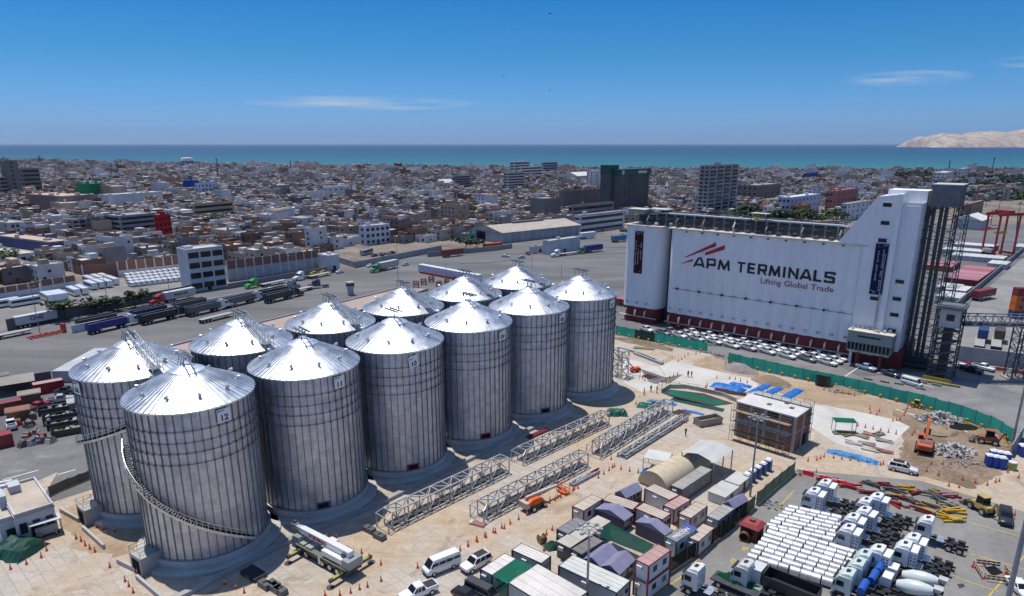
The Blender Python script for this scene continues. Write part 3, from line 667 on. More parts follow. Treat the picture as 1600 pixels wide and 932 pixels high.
# roof gallery: conveyors under a long low roof
ga = MB(); ga.box(-.4, 6.0, 1.2, 6.5, 36.5, 36.75); ga.box(6.1, 12.5, 3.4, 8, 36.7, 36.95); put('gallery_roof', ga, mat('pale_sheet', (.55, .58, .56), rough=.5, var=.1, sc=.5), gt)
ga = MB(); ga.box(-.2, 5.8, 1.5, 6.2, 35.2, 36.4); put('gallery_wall', ga, GREYSTEEL, gt)
ga = MB(); ga.box(6.5, 65.5, 4.6, 9, 35.3, 35.5); put('gallery_roof', ga, GREYSTEEL, gt)
gp = MB().cyl((9, 4.3, 35.75), (65, 4.3, 35.75), .28, n=8); put('gallery_pipe', gp, mat('pale_pipe', (.5, .54, .58), rough=.45, metal=.4, var=.1, sc=1), gt)
gp = MB().cyl((9, 7, 36.0), (65, 7, 36.0), .22, n=8); put('gallery_pipe', gp, DKSTEEL, gt)
pc = MB().box(-.2, .2, -.2, .2, 31.8, 35.4).mesh('gallery_column')
pk = MB(); pk.bar((0, 0, 31.9), (0, -.9, 33.4), .4); pk.bar((0, -.9, 33.4), (0, .4, 34.8), .35); pk = pk.mesh('gallery_chute')
hd = MB().box(-.7, .7, -.6, .6, 33.9, 34.05).mesh('gallery_hood'); mo = MB(); mo.cyl((-.5, 0, 32.5), (.5, 0, 32.5), .42, n=8); mo.box(-.6, .6, -.5, .5, 31.8, 32.2); mo = mo.mesh('gallery_motor')
rg = random.Random(8)
for i in range(20):
    x = 3 + i * 3.2
    put('gallery_column', pc, DKSTEEL if i % 2 else GREYSTEEL, gt, loc=(x, 3.2, 0), scale=(.7, 1, 1)); put('gallery_column', pc, DKSTEEL, gt, loc=(x + 1.3, 8.6, 0))
    put('gallery_hood', hd, DKSTEEL, gt, loc=(x + .9, 2.8, rg.uniform(-.1, .5)))
    if i % 3 == 1: put('gallery_chute', pk, PAINT, gt, col=rg.choice([(.05, .05, .06), (.08, .08, .09), (.4, .4, .4), (.1, .1, .12)]), loc=(x + rg.uniform(.5, 1.6), 1.6, 0))
    put('gallery_motor', mo, PAINT, gt, col=rg.choice([(.05, .05, .06), (.5, .5, .5), (.08, .1, .16)]), loc=(x + rg.uniform(.4, 2.4), rg.uniform(1.2, 4), 0), rot=rg.uniform(0, 1))
for i in range(26): put('gallery_box', MB().box(0, rg.uniform(.5, 1.8), 0, rg.uniform(.4, 1.2), 0, rg.uniform(.3, 1.1)), PAINT, gt, col=rg.choice([(.05, .05, .06), (.12, .12, .13), (.3, .3, .32)]), loc=(rg.uniform(7, 63), rg.uniform(4.6, 7), 35.5))
gb = MB(); gb.box(2.5, 65, 4.4, 8.4, 31.8, 34.9); put('gallery_core', gb, DKSTEEL, gt)
tr_ = MB()
for z in (33.1, 34.6): tr_.bar((-.3, 2.6, z), (65, 2.6, z), .12)
for i in range(40): tr_.bar((1 + i * 1.6, 2.6, 33.1), (1 + (i + 1) * 1.6, 2.6, 34.6 if i % 2 else 33.1), .07); tr_.bar((1 + i * 1.6, 2.6, 31.9), (1 + i * 1.6, 2.6, 34.6), .07)
put('gallery_lattice', tr_, DKSTEEL, gt)
rl = MB()
for s0, s1 in ((-.7, 12.4), (15.6, 65)):
    for z in (32.4, 32.9): rl.bar((s0, .1, z), (s1, .1, z), .045)
    k = int((s1 - s0) / 1.9)
    for i in range(k + 1): rl.bar((s0 + (s1 - s0) * i / k, .1, 31.85), (s0 + (s1 - s0) * i / k, .1, 32.9), .05)
put('railing', rl, GREYSTEEL, gt)
ga = MB(); ga.box(40, 45, 1.5, 4.2, 37.7, 37.85); put('gallery_roof', ga, mat('pale_sheet'), gt)
for x in (40.3, 44.7): put('gallery_column', MB().box(-.1, .1, -.1, .1, 31.8, 37.7), DKSTEEL, gt, loc=(x, 1.8, 0))
put('lantern', MB().box(41.4, 42.3, 1.55, 2.4, 35.6, 36.6), PAINT, gt, col=(.6, .42, .02)); put('lantern', MB().box(2.4, 3.3, 1.2, 1.48, 35.4, 36.2), PAINT, gt, col=(.6, .42, .02))
# office annex hung on the foot of the tower
ax = MB(); ax.box(71.6, 82.2, -4.1, .3, 6.7, 9.7); put('annex', ax, mat('grey_render', (.30, .31, .30), rough=.85, var=.1, sc=.5), gt)
ax = MB(); ax.frustum(76.9, -1.9, 3.9, 4.6, 9.6, 3.4, 10.6, 4.4); put('annex_soffit', ax, mat('pale_render', (.46, .47, .46), rough=.85, var=.08, sc=.5), gt)
ax = MB(); ax.box(71.7, 82.1, -3.9, .2, 4.6, 6.7); put('annex_band', ax, GLASS, gt)
mu = MB().box(-.09, .09, -.1, .1, 4.6, 6.7).mesh('mullion')
for i in range(12): put('mullion', mu, mat('grey_render'), gt, loc=(71.75 + i * .935, -3.98, 0))
for i in range(4): put('mullion', mu, mat('grey_render'), gt, loc=(82.1, -3.6 + i * 1.1, 0))
o = put('window', MB().box(74, 79.5, -4.16, -4.0, 8.3, 8.75), GLASS, gt); o = put('window', MB().box(82.15, 82.27, -3.2, -1.2, 8.2, 8.8), GLASS, gt)
ax = MB(); ax.box(71.4, 82.4, -4.3, .4, 9.7, 9.9); put('annex_roof', ax, CREAM, gt)
ax = MB()
for i in range(9): put('roof_plant', MB().box(0, rg.uniform(.3, .8), 0, rg.uniform(.3, .8), 9.9, 10.1 + rg.uniform(.1, .6)), CREAM, gt, loc=(72 + i * 1.05, rg.uniform(-3.4, -.8), 0))
for x, y in ((74.5, -3.7), (80.1, -3.9), (72.3, -1.2)): put('column', MB().box(x - .35, x + .35, y - .35, y + .35, 0, 4.0), REDWALL if x > 73 else WHITEWALL, gt)
put('annex_base', MB().box(73.3, 82.3, -.9, .5, 0, 4.6), REDWALL, gt)
put('sign', text_mesh('N° 10A', .8, .02, .01), mat('white_ink'), gt, loc=(75, -.98, 3.0), rot=(R(90), 0, 0))
# Christmas banners
def banner(label, s, y, w_, z0, z1, col, cols_txt, size, deco):
    b_ = thing('banner', label, 'banner', TL(s, y, z0), TRZ)
    n = 10; vs = []; fs = []
    for i in range(n + 1):
        z = (z1 - z0) * i / n; dy = .06 * math.sin(i * 1.3)
        vs += [(0, dy, z), (w_, dy * .5, z), (0, dy + .03, z), (w_, dy * .5 + .03, z)]
    for i in range(n): a = 4 * i; fs += [(a, a + 1, a + 5, a + 4), (a + 2, a + 6, a + 7, a + 3), (a, a + 4, a + 6, a + 2), (a + 1, a + 3, a + 7, a + 5)]
    put('cloth', MB().add(vs, fs), CLOTH, b_, col=col, smooth=True)
    for x, zt, txt in cols_txt:
        me = text_mesh('\n'.join(txt), size, .012, .0, 'CENTER'); put('lettering', me, mat('white_ink'), b_, loc=(x, -.1, zt), rot=(R(90), 0, 0))
    rr = random.Random(len(label)); 
    for i in range(deco):
        a = MB().cyl((0, -.07, 0), (0, -.09, 0), .14, n=6); put('print_dot', a, PAINT, b_, col=rr.choice([(.7, .6, .3), (.5, .05, .05), (.6, .6, .6), (.05, .25, .08)]), loc=(rr.uniform(.2, w_ - .2), 0, rr.choice([rr.uniform(.2, 1.2), rr.uniform(z1 - z0 - 1.1, z1 - z0 - .2)])))
    put('rod', MB().cyl((-.1, 0, z1 - z0), (w_ + .1, 0, z1 - z0), .06, n=6), GREYSTEEL, b_)
banner('narrow dark maroon Christmas banner on the left end of the white silo block', 3.6, -.12, 3.1, 16.3, 30, (.055, .012, .022), [(.6, 10.2, 'FELIZ NAVIDAD'), (1.5, 8.7, 'Y PROSPERO'), (2.5, 9.6, 'AÑO NUEVO')], .62, 14)
banner('dark blue Christmas banner hanging on the white tower beside its window slots', 74.4, -.6, 3.0, 19.3, 32.5, (.01, .018, .075), [(.95, 10.9, 'FELIZ NAVIDAD'), (2.1, 12.5, 'Y PROSPERO AÑO NUEVO')], .60, 12)
# ------------------------------------------------------------------ bucket elevator tower, transfer tower and conveyor bridge
def lattice(mb, x0, x1, y0, y1, z0, z1, leg=.3, n=8, br=.12):
    for x in (x0, x1):
        for y in (y0, y1): mb.bar((x, y, z0), (x, y, z1), leg)
    for i in range(n):
        a = z0 + (z1 - z0) * i / n; b_ = z0 + (z1 - z0) * (i + 1) / n
        for (p, q) in (((x0, y0), (x1, y0)), ((x1, y0), (x1, y1)), ((x1, y1), (x0, y1)), ((x0, y1), (x0, y0))):
            mb.bar((*p, b_), (*q, b_), br); f = i % 2
            mb.bar((*(p if f else q), a), (*(q if f else p), b_), br)
et = thing('bucket_elevator_tower', 'tall dark steel elevator tower with corrugated grey box on top beside the white tower', 'elevator tower', TL(82.5, 6), TRZ)
for x in (1.2, 2.3, 3.9, 5.0): put('elevator_leg', MB().box(x - .36, x + .36, .3, 1.5, .2, 42), DKSTEEL, et)
ll = MB(); lattice(ll, -.4, 6.8, -.6, 6.5, 0, 42, .26, 14, .13); put('lattice', ll, DKSTEEL, et)
ll = MB(); lattice(ll, 6.9, 9.2, 2, 6.5, 0, 42, .18, 18, .1); put('ladder_lattice', ll, DKSTEEL, et)
bx_ = MB(); bx_.box(1.4, 7.6, -.8, 7, 41.9, 47.2); put('machinery_box', bx_, mat('grey_sheet', (.16, .175, .19), rough=.6, metal=.2, var=.25, sc=.5), et)
rib = MB().box(-.06, .06, -.06, 0, 41.95, 47.1).mesh('sheet_rib')
for i in range(16): put('sheet_rib', rib, mat('grey_sheet'), et, loc=(1.6 + i * .39, -.8, 0))
for i in range(19): put('sheet_rib', rib, mat('grey_sheet'), et, loc=(7.6, -.6 + i * .39, 0), rot=R(90))
put('box_roof', MB().box(1.2, 7.8, -1, 7.2, 47.2, 47.4), mat('pale_sheet'), et)
put('spout', MB().frustum(.2, 2, 38, 41.5, 1, 1, 1, 1, 2.2, 0), PAINT, et, col=(.45, .40, .25))
ll = MB()
for z in (33, 36): ll.bar((-1.5, 1, z), (1.5, 1, z), .4); ll.bar((-1.5, 3, z), (1.5, 3, z + .6), .3); ll.box(-1.3, 1.2, .6, 3.4, z - .3, z - .15)
put('platform', ll, DKSTEEL, et)
put('base_duct', MB().box(-1.4, 8.5, -2.2, -1.2, .9, 1.5), DKSTEEL, et); put('base_machine', MB().box(-.2, 6.6, -.2, 6, 0, 2.8), DKSTEEL, et)
tt = thing('transfer_tower', 'lattice transfer tower with pale cabin and window, right of the elevator tower', 'tower', TL(90.6, -1.2), TRZ)
ll = MB(); lattice(ll, 0, 5.2, 0, 5, 0, 19, .3, 6, .16)
for i in range(5): ll.bar((.3, -.5, 1 + i * 2.7), (4.9, -.5, 2.4 + i * 2.7), .3, .5); ll.box(-.2, 5.2, -.8, 0, 2.4 + i * 2.7, 2.5 + i * 2.7)
put('lattice', ll, DKSTEEL, tt)
cb = put('cabin', MB().box(.6, 4.9, -.4, 4.8, 13.6, 18.1), mat('pale_render'), tt); put('window', MB().box(2, 3.7, -.46, -.3, 15.3, 16.9), GLASS, cb)
put('cabin_roof', MB().box(-.3, 5.6, -.9, 5.6, 18.1, 18.9), mat('grey_sheet'), tt); put('inner_shaft', MB().box(1.6, 3.6, 1, 3.5, 0, 13.6), DKSTEEL, tt)
ob = MB(); ob.box(-.6, 5.6, -1.6, -1.45, .1, .9); put('striped_barrier', ob, PAINT, tt, col=(.5, .36, .03))
cv = thing('conveyor_bridge', 'inclined grey conveyor bridge of steel trusses running off to the right from the transfer tower', 'conveyor', TL(95.6, 3, 0), rz_of(az(TAZ - 36)))
ct = MB(); LC = 60
for y in (-1.4, 1.4):
    for z in (13.9, 16.4): ct.bar((0, y, z), (LC, y, z), .24)
    for i in range(30): ct.bar((i * 2, y, 13.9), (i * 2, y, 16.4), .12); ct.bar((i * 2, y, 13.9 if i % 2 else 16.4), (i * 2 + 2, y, 16.4 if i % 2 else 13.9), .12)
for i in range(30): ct.bar((i * 2, -1.4, 16.4), (i * 2 + 2, 1.4, 16.4), .08)
put('truss', ct, GREYSTEEL, cv); put('belt_housing', MB().box(0, LC, -1, 1, 13.7, 14.5), DKSTEEL, cv)
ll = MB(); lattice(ll, 13.2, 16, -1.5, 1.5, 0, 13.8, .26, 7, .13); put('support_lattice', ll, DKSTEEL, cv); put('footing', MB().box(12.6, 16.6, -2.1, 2.1, 0, .5), CONC, cv, col=(.4, .38, .35))
# ================================================================== vehicles and yard props kept as prototypes
def ring(x, hw, z0, z1, cr=.06, tuck=.9):
    return [(x, -hw * tuck, z0), (x, -hw, z0 + (z1 - z0) * .45), (x, -hw * .97, z1 - .05), (x, -hw * .82, z1 + cr), (x, hw * .82, z1 + cr), (x, hw * .97, z1 - .05), (x, hw, z0 + (z1 - z0) * .45), (x, hw * tuck, z0)]
def wheel_mesh(r, wd, n=14):
    t = MB(); t.cyl((0, -wd / 2, 0), (0, wd / 2, 0), r, n=n); t = t.mesh('tyre', smooth=True); t.materials.append(RUBBER)
    h = MB(); h.cyl((0, -wd / 2 - .015, 0), (0, wd / 2 + .015, 0), r * .58, n=10); h = h.mesh('rim', smooth=True); h.materials.append(GALV)
    return t, h
def wheels(root, pos, r, wd):
    t, h = wheel_mesh(r, wd)
    for x, y in pos: o = put('wheel', t, RUBBER, root, loc=(x, y, r)); put('rim', h, GALV, o)
LAMPW = mat('headlamp', (.75, .78, .8), rough=.1, var=0); LAMPR = mat('tail_lamp', (.35, .01, .01), rough=.2, var=0); BLACKP = mat('black_plastic', (.02, .02, .022), rough=.6, var=0)
LAMPM = MB().box(-.05, .05, -.2, .2, -.1, .1).mesh('lamp')
def car(kind, label, cat='car', col=(.8, .8, .8)):
    t = thing({'pickup': 'pickup_truck', 'suv': 'suv', 'van': 'minivan', 'sedan': 'car'}[kind], label, cat)
    if kind == 'pickup': L, hw = 5.3, .92; secs = [(-2.62, .84, .55, 1.0), (-2.5, .9, .42, 1.08), (-.7, .92, .34, 1.08), (.9, .92, .34, 1.1), (1.3, .91, .34, 1.06), (2.35, .88, .38, .98), (2.62, .78, .5, .86)]; cabs = (-.75, 1.25, 1.06, 1.76, -.55, .55); wb = (-1.55, 1.6); r = .38
    elif kind == 'suv': L, hw = 4.8, .94; secs = [(-2.38, .84, .55, 1.05), (-2.25, .92, .4, 1.12), (0, .94, .34, 1.12), (1.1, .94, .34, 1.1), (2.1, .9, .38, 1.0), (2.38, .78, .5, .88)]; cabs = (-2.2, 1.15, 1.1, 1.78, -2.0, .45); wb = (-1.4, 1.45); r = .37
    elif kind == 'van': L, hw = 5.4, .94; secs = [(-2.7, .92, .45, 1.2), (-2.6, .94, .34, 1.25), (0, .95, .32, 1.25), (1.9, .95, .32, 1.25), (2.4, .92, .36, 1.12), (2.7, .84, .48, .92)]; cabs = (-2.65, 2.3, 1.22, 2.25, -2.6, 1.55); wb = (-1.45, 1.65); r = .36
    else: L, hw = 4.4, .88; secs = [(-2.18, .76, .5, .9), (-2.0, .85, .38, .98), (0, .88, .3, .98), (1.0, .88, .3, .95), (1.9, .84, .34, .84), (2.18, .72, .45, .72)]; cabs = (-1.55, 1.0, .96, 1.46, -1.0, .35); wb = (-1.3, 1.35); r = .32
    b_ = MB(); b_.loft([ring(x, h, z0, z1) for x, h, z0, z1 in secs]); body = put('body', b_, CARPAINT, t, col=col, smooth=True)
    x0, x1, z0, z1, rx0, rx1 = cabs; g = MB(); w0, w1 = hw * .9, hw * .76
    g.add([(x0, -w0, z0 - .02), (x1, -w0, z0 - .02), (x1, w0, z0 - .02), (x0, w0, z0 - .02), (rx0, -w1, z1), (rx1, -w1, z1), (rx1, w1, z1), (rx0, w1, z1)], [(4, 5, 6, 7), (0, 1, 5, 4), (1, 2, 6, 5), (2, 3, 7, 6), (3, 0, 4, 7)])
    put('window_band', g, GLASS, t)
    ro = MB(); ro.frustum((rx0 + rx1) / 2, 0, z1 - .06, z1 + .05, rx1 - rx0 + .12, 2 * w1 + .1, rx1 - rx0 - .1, 2 * w1 - .16); put('roof', ro, CARPAINT, t, col=col)
    pm = [(x1, rx1), (x0, rx0)] + [((x1 * a + x0 * (1 - a)), (rx1 * a + rx0 * (1 - a))) for a in ((.36, .68) if kind != 'van' else (.25, .5, .75))]
    for s_ in (-1, 1):
        for a, c in pm: put('pillar', MB().bar((a, s_ * w0 * 1.01, z0 - .03), (c, s_ * w1 * 1.02, z1), .1, .06), CARPAINT, t, col=col)
    if kind == 'van':
        sd_ = MB()
        for s_ in (-1, 1): put('side_panel', MB().add([(x0, s_ * (w0 + .015), z0 - .02), (x1 - .5, s_ * (w0 + .015), z0 - .02), (x1 - .5, s_ * (w0 - .02), z0 + .18), (x0, s_ * (w0 - .02), z0 + .18)], [(0, 1, 2, 3) if s_ < 0 else (3, 2, 1, 0)]), CARPAINT, t, col=col); put('roof_side', MB().add([(x0, s_ * (w0 - .06), z1 - .38), (x1 - .55, s_ * (w0 - .06), z1 - .38), (rx1, s_ * (w1 + .04), z1), (rx0, s_ * (w1 + .04), z1)], [(0, 1, 2, 3) if s_ < 0 else (3, 2, 1, 0)]), CARPAINT, t, col=col)
    if kind == 'pickup':
        put('cargo_bed', MB().box(-2.45, -.95, -.74, .74, 1.08, 1.15), BLACKP, t); put('tailgate', MB().box(-2.56, -2.45, -.8, .8, .7, 1.2), CARPAINT, t, col=col)
        for s_ in (-1, 1): put('bed_rail', MB().box(-2.5, -.8, s_ * .8 - .06, s_ * .8 + .06, 1.05, 1.2), CARPAINT, t, col=col)
    if kind == 'suv':
        for s_ in (-1, 1): put('roof_rail', MB().bar((-1.8, s_ * .55, z1 + .1), (.3, s_ * .55, z1 + .1), .05), BLACKP, t)
        put('roof_rack', MB().box(-1.7, .1, -.5, .5, z1 + .07, z1 + .11), BLACKP, t)
    for s_ in (-1, 1):
        put('headlight', LAMPM, LAMPW, t, loc=(secs[-1][0] - .08, s_ * hw * .62, secs[-1][3] - .1)); put('tail_light', MB().box(-.05, .05, -.1, .1, -.16, .16), LAMPR, t, loc=(secs[0][0] + .04, s_ * hw * .8, secs[0][3] - .15)); put('mirror', MB().box(-.06, .06, -.1, .1, -.07, .07), CARPAINT, t, col=col, loc=(x1 - .15, s_ * (hw + .1), z0 + .08))
    put('bumper', MB().box(secs[-1][0] - .25, secs[-1][0] + .05, -hw * .8, hw * .8, .36, .56), BLACKP, t)
    wheels(t, [(x, s_ * (hw - .1)) for x in wb for s_ in (-1, 1)], r, .24); return t
WHITE = (.80, .80, .80)
PICKUP = Pool(car('pickup', 'x', 'pickup')); SUV = Pool(car('suv', 'x', 'suv')); VAN = Pool(car('van', 'x', 'van')); SEDAN = Pool(car('sedan', 'x', 'car'))
def paintcar(c): return {k: c for k in ('body', 'roof', 'pillar', 'tailgate', 'bed_rail', 'mirror', 'side_panel', 'roof_side')}
# flat-nosed tractor unit with a white equipment cabinet behind the cab
def tractor(cabinet=True, col=WHITE):
    t = thing('tractor_truck', 'x', 'truck')
    c = MB(); c.loft([[(x, -1.22, z0), (x, 1.22, z0), (x, 1.2, z1), (x, -1.2, z1)] for x, z0, z1 in ((1.1, 1.0, 3.35), (1.3, .95, 3.55), (2.6, .95, 3.5), (3.05, .95, 2.9), (3.3, .95, 2.0), (3.32, .55, 1.2))]); put('cab', c, CARPAINT, t, col=col)
    c = MB(); c.loft([[(x, -w_, 3.4), (x, w_, 3.4), (x, w_ * .9, z), (x, -w_ * .9, z)] for x, w_, z in ((1.15, 1.15, 3.9), (1.6, 1.15, 4.0), (2.4, 1.1, 3.75), (2.75, .95, 3.45))]); put('roof_fairing', c, CARPAINT, t, col=col)
    put('windscreen', MB().add([(3.33, -1.08, 2.08), (3.33, 1.08, 2.08), (3.09, 1.06, 2.95), (3.09, -1.06, 2.95)], [(0, 1, 2, 3)]), GLASS, t)
    for s_ in (-1, 1): put('side_window', MB().box(1.95, 2.85, s_ * 1.21 - .03, s_ * 1.21 + .03, 2.1, 2.85), GLASS, t); put('mirror', MB().box(3.0, 3.12, s_ * 1.45 - .12, s_ * 1.45 + .12, 2.1, 2.8), BLACKP, t); put('headlight', LAMPM, LAMPW, t, loc=(3.34, s_ * .9, .95)); put('fender', MB().box(1.7, 2.95, s_ * 1.18 - .12, s_ * 1.18 + .12, .95, 1.3), BLACKP, t)
    put('sun_visor', MB().box(3.1, 3.4, -1.1, 1.1, 2.92, 2.98), BLACKP, t); put('roof_hatch', MB().box(1.6, 2.1, -.35, .35, 3.97, 4.03), BLACKP, t); put('grille', MB().box(3.33, 3.36, -.8, .8, 1.15, 1.85), BLACKP, t); put('bumper', MB().box(3.2, 3.45, -1.22, 1.22, .4, .85), CARPAINT, t, col=(.35, .35, .36))
    for s_ in (-1, 1): put('chassis_rail', MB().box(-3.6, 3, s_ * .42 - .06, s_ * .42 + .06, .75, 1.0), BLACKP, t)
    put('fifth_wheel', MB().cyl((-1.9, 0, 1.05), (-1.9, 0, 1.2), .5, n=12), BLACKP, t); put('deck_plate', MB().box(-.6, .35, -.8, .8, 1.02, 1.08), GALV, t); put('fuel_tank', MB().cyl((-.4, -.95, .75), (.9, -.95, .75), .33, n=10), GALV, t)
    for x in (-1.35, -2.7):
        for s_ in (-1, 1): put('mudguard', MB().box(x - .5, x + .5, s_ * .95 - .3, s_ * .95 + .3, 1.14, 1.2), BLACKP, t)
    if cabinet:
        cb = put('cabinet', MB().box(.15, 1.0, -1.2, 1.2, 1.1, 3.5), CARPAINT, t, col=col)
        pm = MB().box(-.16, .16, -.02, .02, -.12, .12).mesh('port')
        for s_ in (-1, 1):
            for x in (.36, .78):
                for z in (1.6, 2.1, 2.6, 3.05): put('port', pm, BLACKP, cb, loc=(x, s_ * 1.21, z), scale=(.7, 1, .7))
    wheels(t, [(2.2, s_ * 1.02) for s_ in (-1, 1)] + [(x, s_ * .95) for x in (-1.35, -2.7) for s_ in (-1, 1)], .52, .5); return t
TRACTOR = Pool(tractor()); TRACTOR_B = Pool(tractor(False, (.75, .75, .72)))
# long-nosed tractor
def bonnet_tractor(col):
    t = thing('bonnet_truck', 'x', 'truck')
    c = MB(); c.loft([[(x, -w_, z0), (x, w_, z0), (x, w_ * .94, z1), (x, -w_ * .94, z1)] for x, w_, z0, z1 in ((-.6, 1.15, .9, 3.0), (.9, 1.15, .9, 3.1), (1.5, 1.12, .9, 2.1), (1.6, 1.05, .8, 1.9), (3.2, .9, .7, 1.65), (3.4, .82, .6, 1.35))]); put('cab', c, CARPAINT, t, col=col)
    c = MB(); c.loft([[(x, -1.05, 2.9), (x, 1.05, 2.9), (x, .95, z), (x, -.95, z)] for x, z in ((-1.4, 3.75), (-.4, 3.7), (.7, 3.1))]); put('roof_fairing', c, CARPAINT, t, col=col); put('sleeper', MB().box(-1.6, -.55, -1.15, 1.15, .9, 3.1), CARPAINT, t, col=col)
    put('windscreen', MB().add([(1.5, -1.0, 2.12), (1.5, 1.0, 2.12), (1.0, .98, 3.0), (1.0, -.98, 3.0)], [(0, 1, 2, 3)]), GLASS, t)
    for s_ in (-1, 1): put('side_window', MB().box(0, .95, s_ * 1.13 - .03, s_ * 1.13 + .03, 2.1, 2.8), GLASS, t); put('headlight', LAMPM, LAMPW, t, loc=(3.38, s_ * .7, 1.1)); put('exhaust_stack', MB().cyl((-1.7, s_ * 1.05, 1), (-1.7, s_ * 1.05, 3.9), .09, n=6), GALV, t)
    put('chassis', MB().box(-5.2, 0, -.45, .45, .8, 1.05), BLACKP, t); put('bumper', MB().box(3.3, 3.55, -1.15, 1.15, .45, .8), GALV, t)
    wheels(t, [(2.5, s_ * 1.0) for s_ in (-1, 1)] + [(x, s_ * .95) for x in (-3.3, -4.6) for s_ in (-1, 1)], .5, .5); return t
BONNET = Pool(bonnet_tractor(WHITE))
def trailer_dump():
    t = thing('dump_trailer', 'x', 'trailer')
    c = MB(); c.box(-6, 6, -1.25, 1.25, 1.3, 1.42)
    put('floor', c, BLACKP, t)
    for s_ in (-1, 1): put('side_wall', MB().box(-6, 6, s_ * 1.25 - .05, s_ * 1.25 + .05, 1.3, 3.3), STEELP, t, col=(.05, .06, .25))
    for x in (-6, 6): put('end_wall', MB().box(x - .05, x + .05, -1.2, 1.2, 1.3, 3.3), STEELP, t, col=(.05, .06, .25))
    rb = MB().box(-.06, .06, -.05, .05, 1.35, 3.3).mesh('side_rib')
    for s_ in (-1, 1):
        for i in range(11): put('side_rib', rb, STEELP, t, col=(.05, .06, .25), loc=(-5.5 + i * 1.1, s_ * 1.33, 0))
        put('top_rail', MB().box(-6.05, 6.05, s_ * 1.28 - .09, s_ * 1.28 + .09, 3.3, 3.42), STEELP, t, col=(.3, .3, .32))
    put('load', MB().box(-5.9, 5.9, -1.18, 1.18, 1.5, 2.2), mat('load_dark', (.05, .045, .04), rough=1, var=.3, sc=1), t)
    for s_ in (-1, 1): put('landing_leg', MB().box(3.6, 3.8, s_ * .7 - .1, s_ * .7 + .1, 0, 1.3), BLACKP, t)
    put('chassis', MB().box(-5.8, 5.8, -.5, .5, .95, 1.3), BLACKP, t)
    wheels(t, [(x, s_ * 1.0) for x in (-5.1, -3.8, -2.5) for s_ in (-1, 1)], .5, .5); return t
DUMPT = Pool(trailer_dump())
def flatbed():
    t = thing('flatbed_trailer', 'x', 'trailer'); put('deck', MB().box(-6, 6, -1.22, 1.22, 1.15, 1.35), STEELP, t, col=(.4, .38, .36)); put('chassis', MB().box(-5.9, 5.9, -.45, .45, .8, 1.15), BLACKP, t)
    for s_ in (-1, 1): put('landing_leg', MB().box(3.6, 3.8, s_ * .7 - .1, s_ * .7 + .1, 0, 1.15), BLACKP, t)
    wheels(t, [(x, s_ * 1.0) for x in (-5.1, -3.8, -2.5) for s_ in (-1, 1)], .5, .5); return t
FLATBED = Pool(flatbed())
def container(L=12.2, h=2.6):
    t = thing('shipping_container', 'x', 'container'); w_ = 1.22
    n = int(L / .55); z0, z1 = .12, h - .12                    # corrugated sides
    for s_ in (-1, 1):
        c = MB()
        for i in range(n):
            x0 = -L / 2 + .1 + (L - .2) * i / n; x1 = -L / 2 + .1 + (L - .2) * (i + .5) / n; x2 = -L / 2 + .1 + (L - .2) * (i + 1) / n; ya, yb = s_ * (w_ - .02), s_ * (w_ - .07)
            f1, f2 = ((0, 1, 2, 3) if s_ < 0 else (3, 2, 1, 0)), ((1, 4, 5, 2) if s_ < 0 else (2, 5, 4, 1))
            c.add([(x0, ya, z0), (x1, ya, z0), (x1, ya, z1), (x0, ya, z1), (x2, yb, z0), (x2, yb, z1)], [f1, f2])
        put('side_sheet', c, STEELP, t)
    put('roof', MB().box(-L / 2 + .08, L / 2 - .08, -w_ + .05, w_ - .05, h - .1, h - .03), STEELP, t)
    for x in (-L / 2 + .04, L / 2 - .04): put('end_wall', MB().box(x - .04, x + .04, -w_ + .08, w_ - .08, .1, h - .1), STEELP, t)
    for s_ in (-1, 1):
        put('top_rail', MB().box(-L / 2, L / 2, s_ * w_ - .05, s_ * w_ + .05, h - .12, h), STEELP, t); put('bottom_rail', MB().box(-L / 2, L / 2, s_ * w_ - .05, s_ * w_ + .05, 0, .14), STEELP, t)
        for x in (-L / 2 + .06, L / 2 - .06): put('corner_post', MB().box(x - .09, x + .09, s_ * (w_ - .02) - .09, s_ * (w_ - .02) + .09, 0, h), STEELP, t)
    return t
CONT = Pool(container()); CONT20 = Pool(container(6.06))
CPARTS = ('side_sheet', 'roof', 'end_wall', 'top_rail', 'bottom_rail', 'corner_post')
def ccol(c, roof=None): d = {k: c for k in CPARTS}; d['roof'] = roof or c; return d
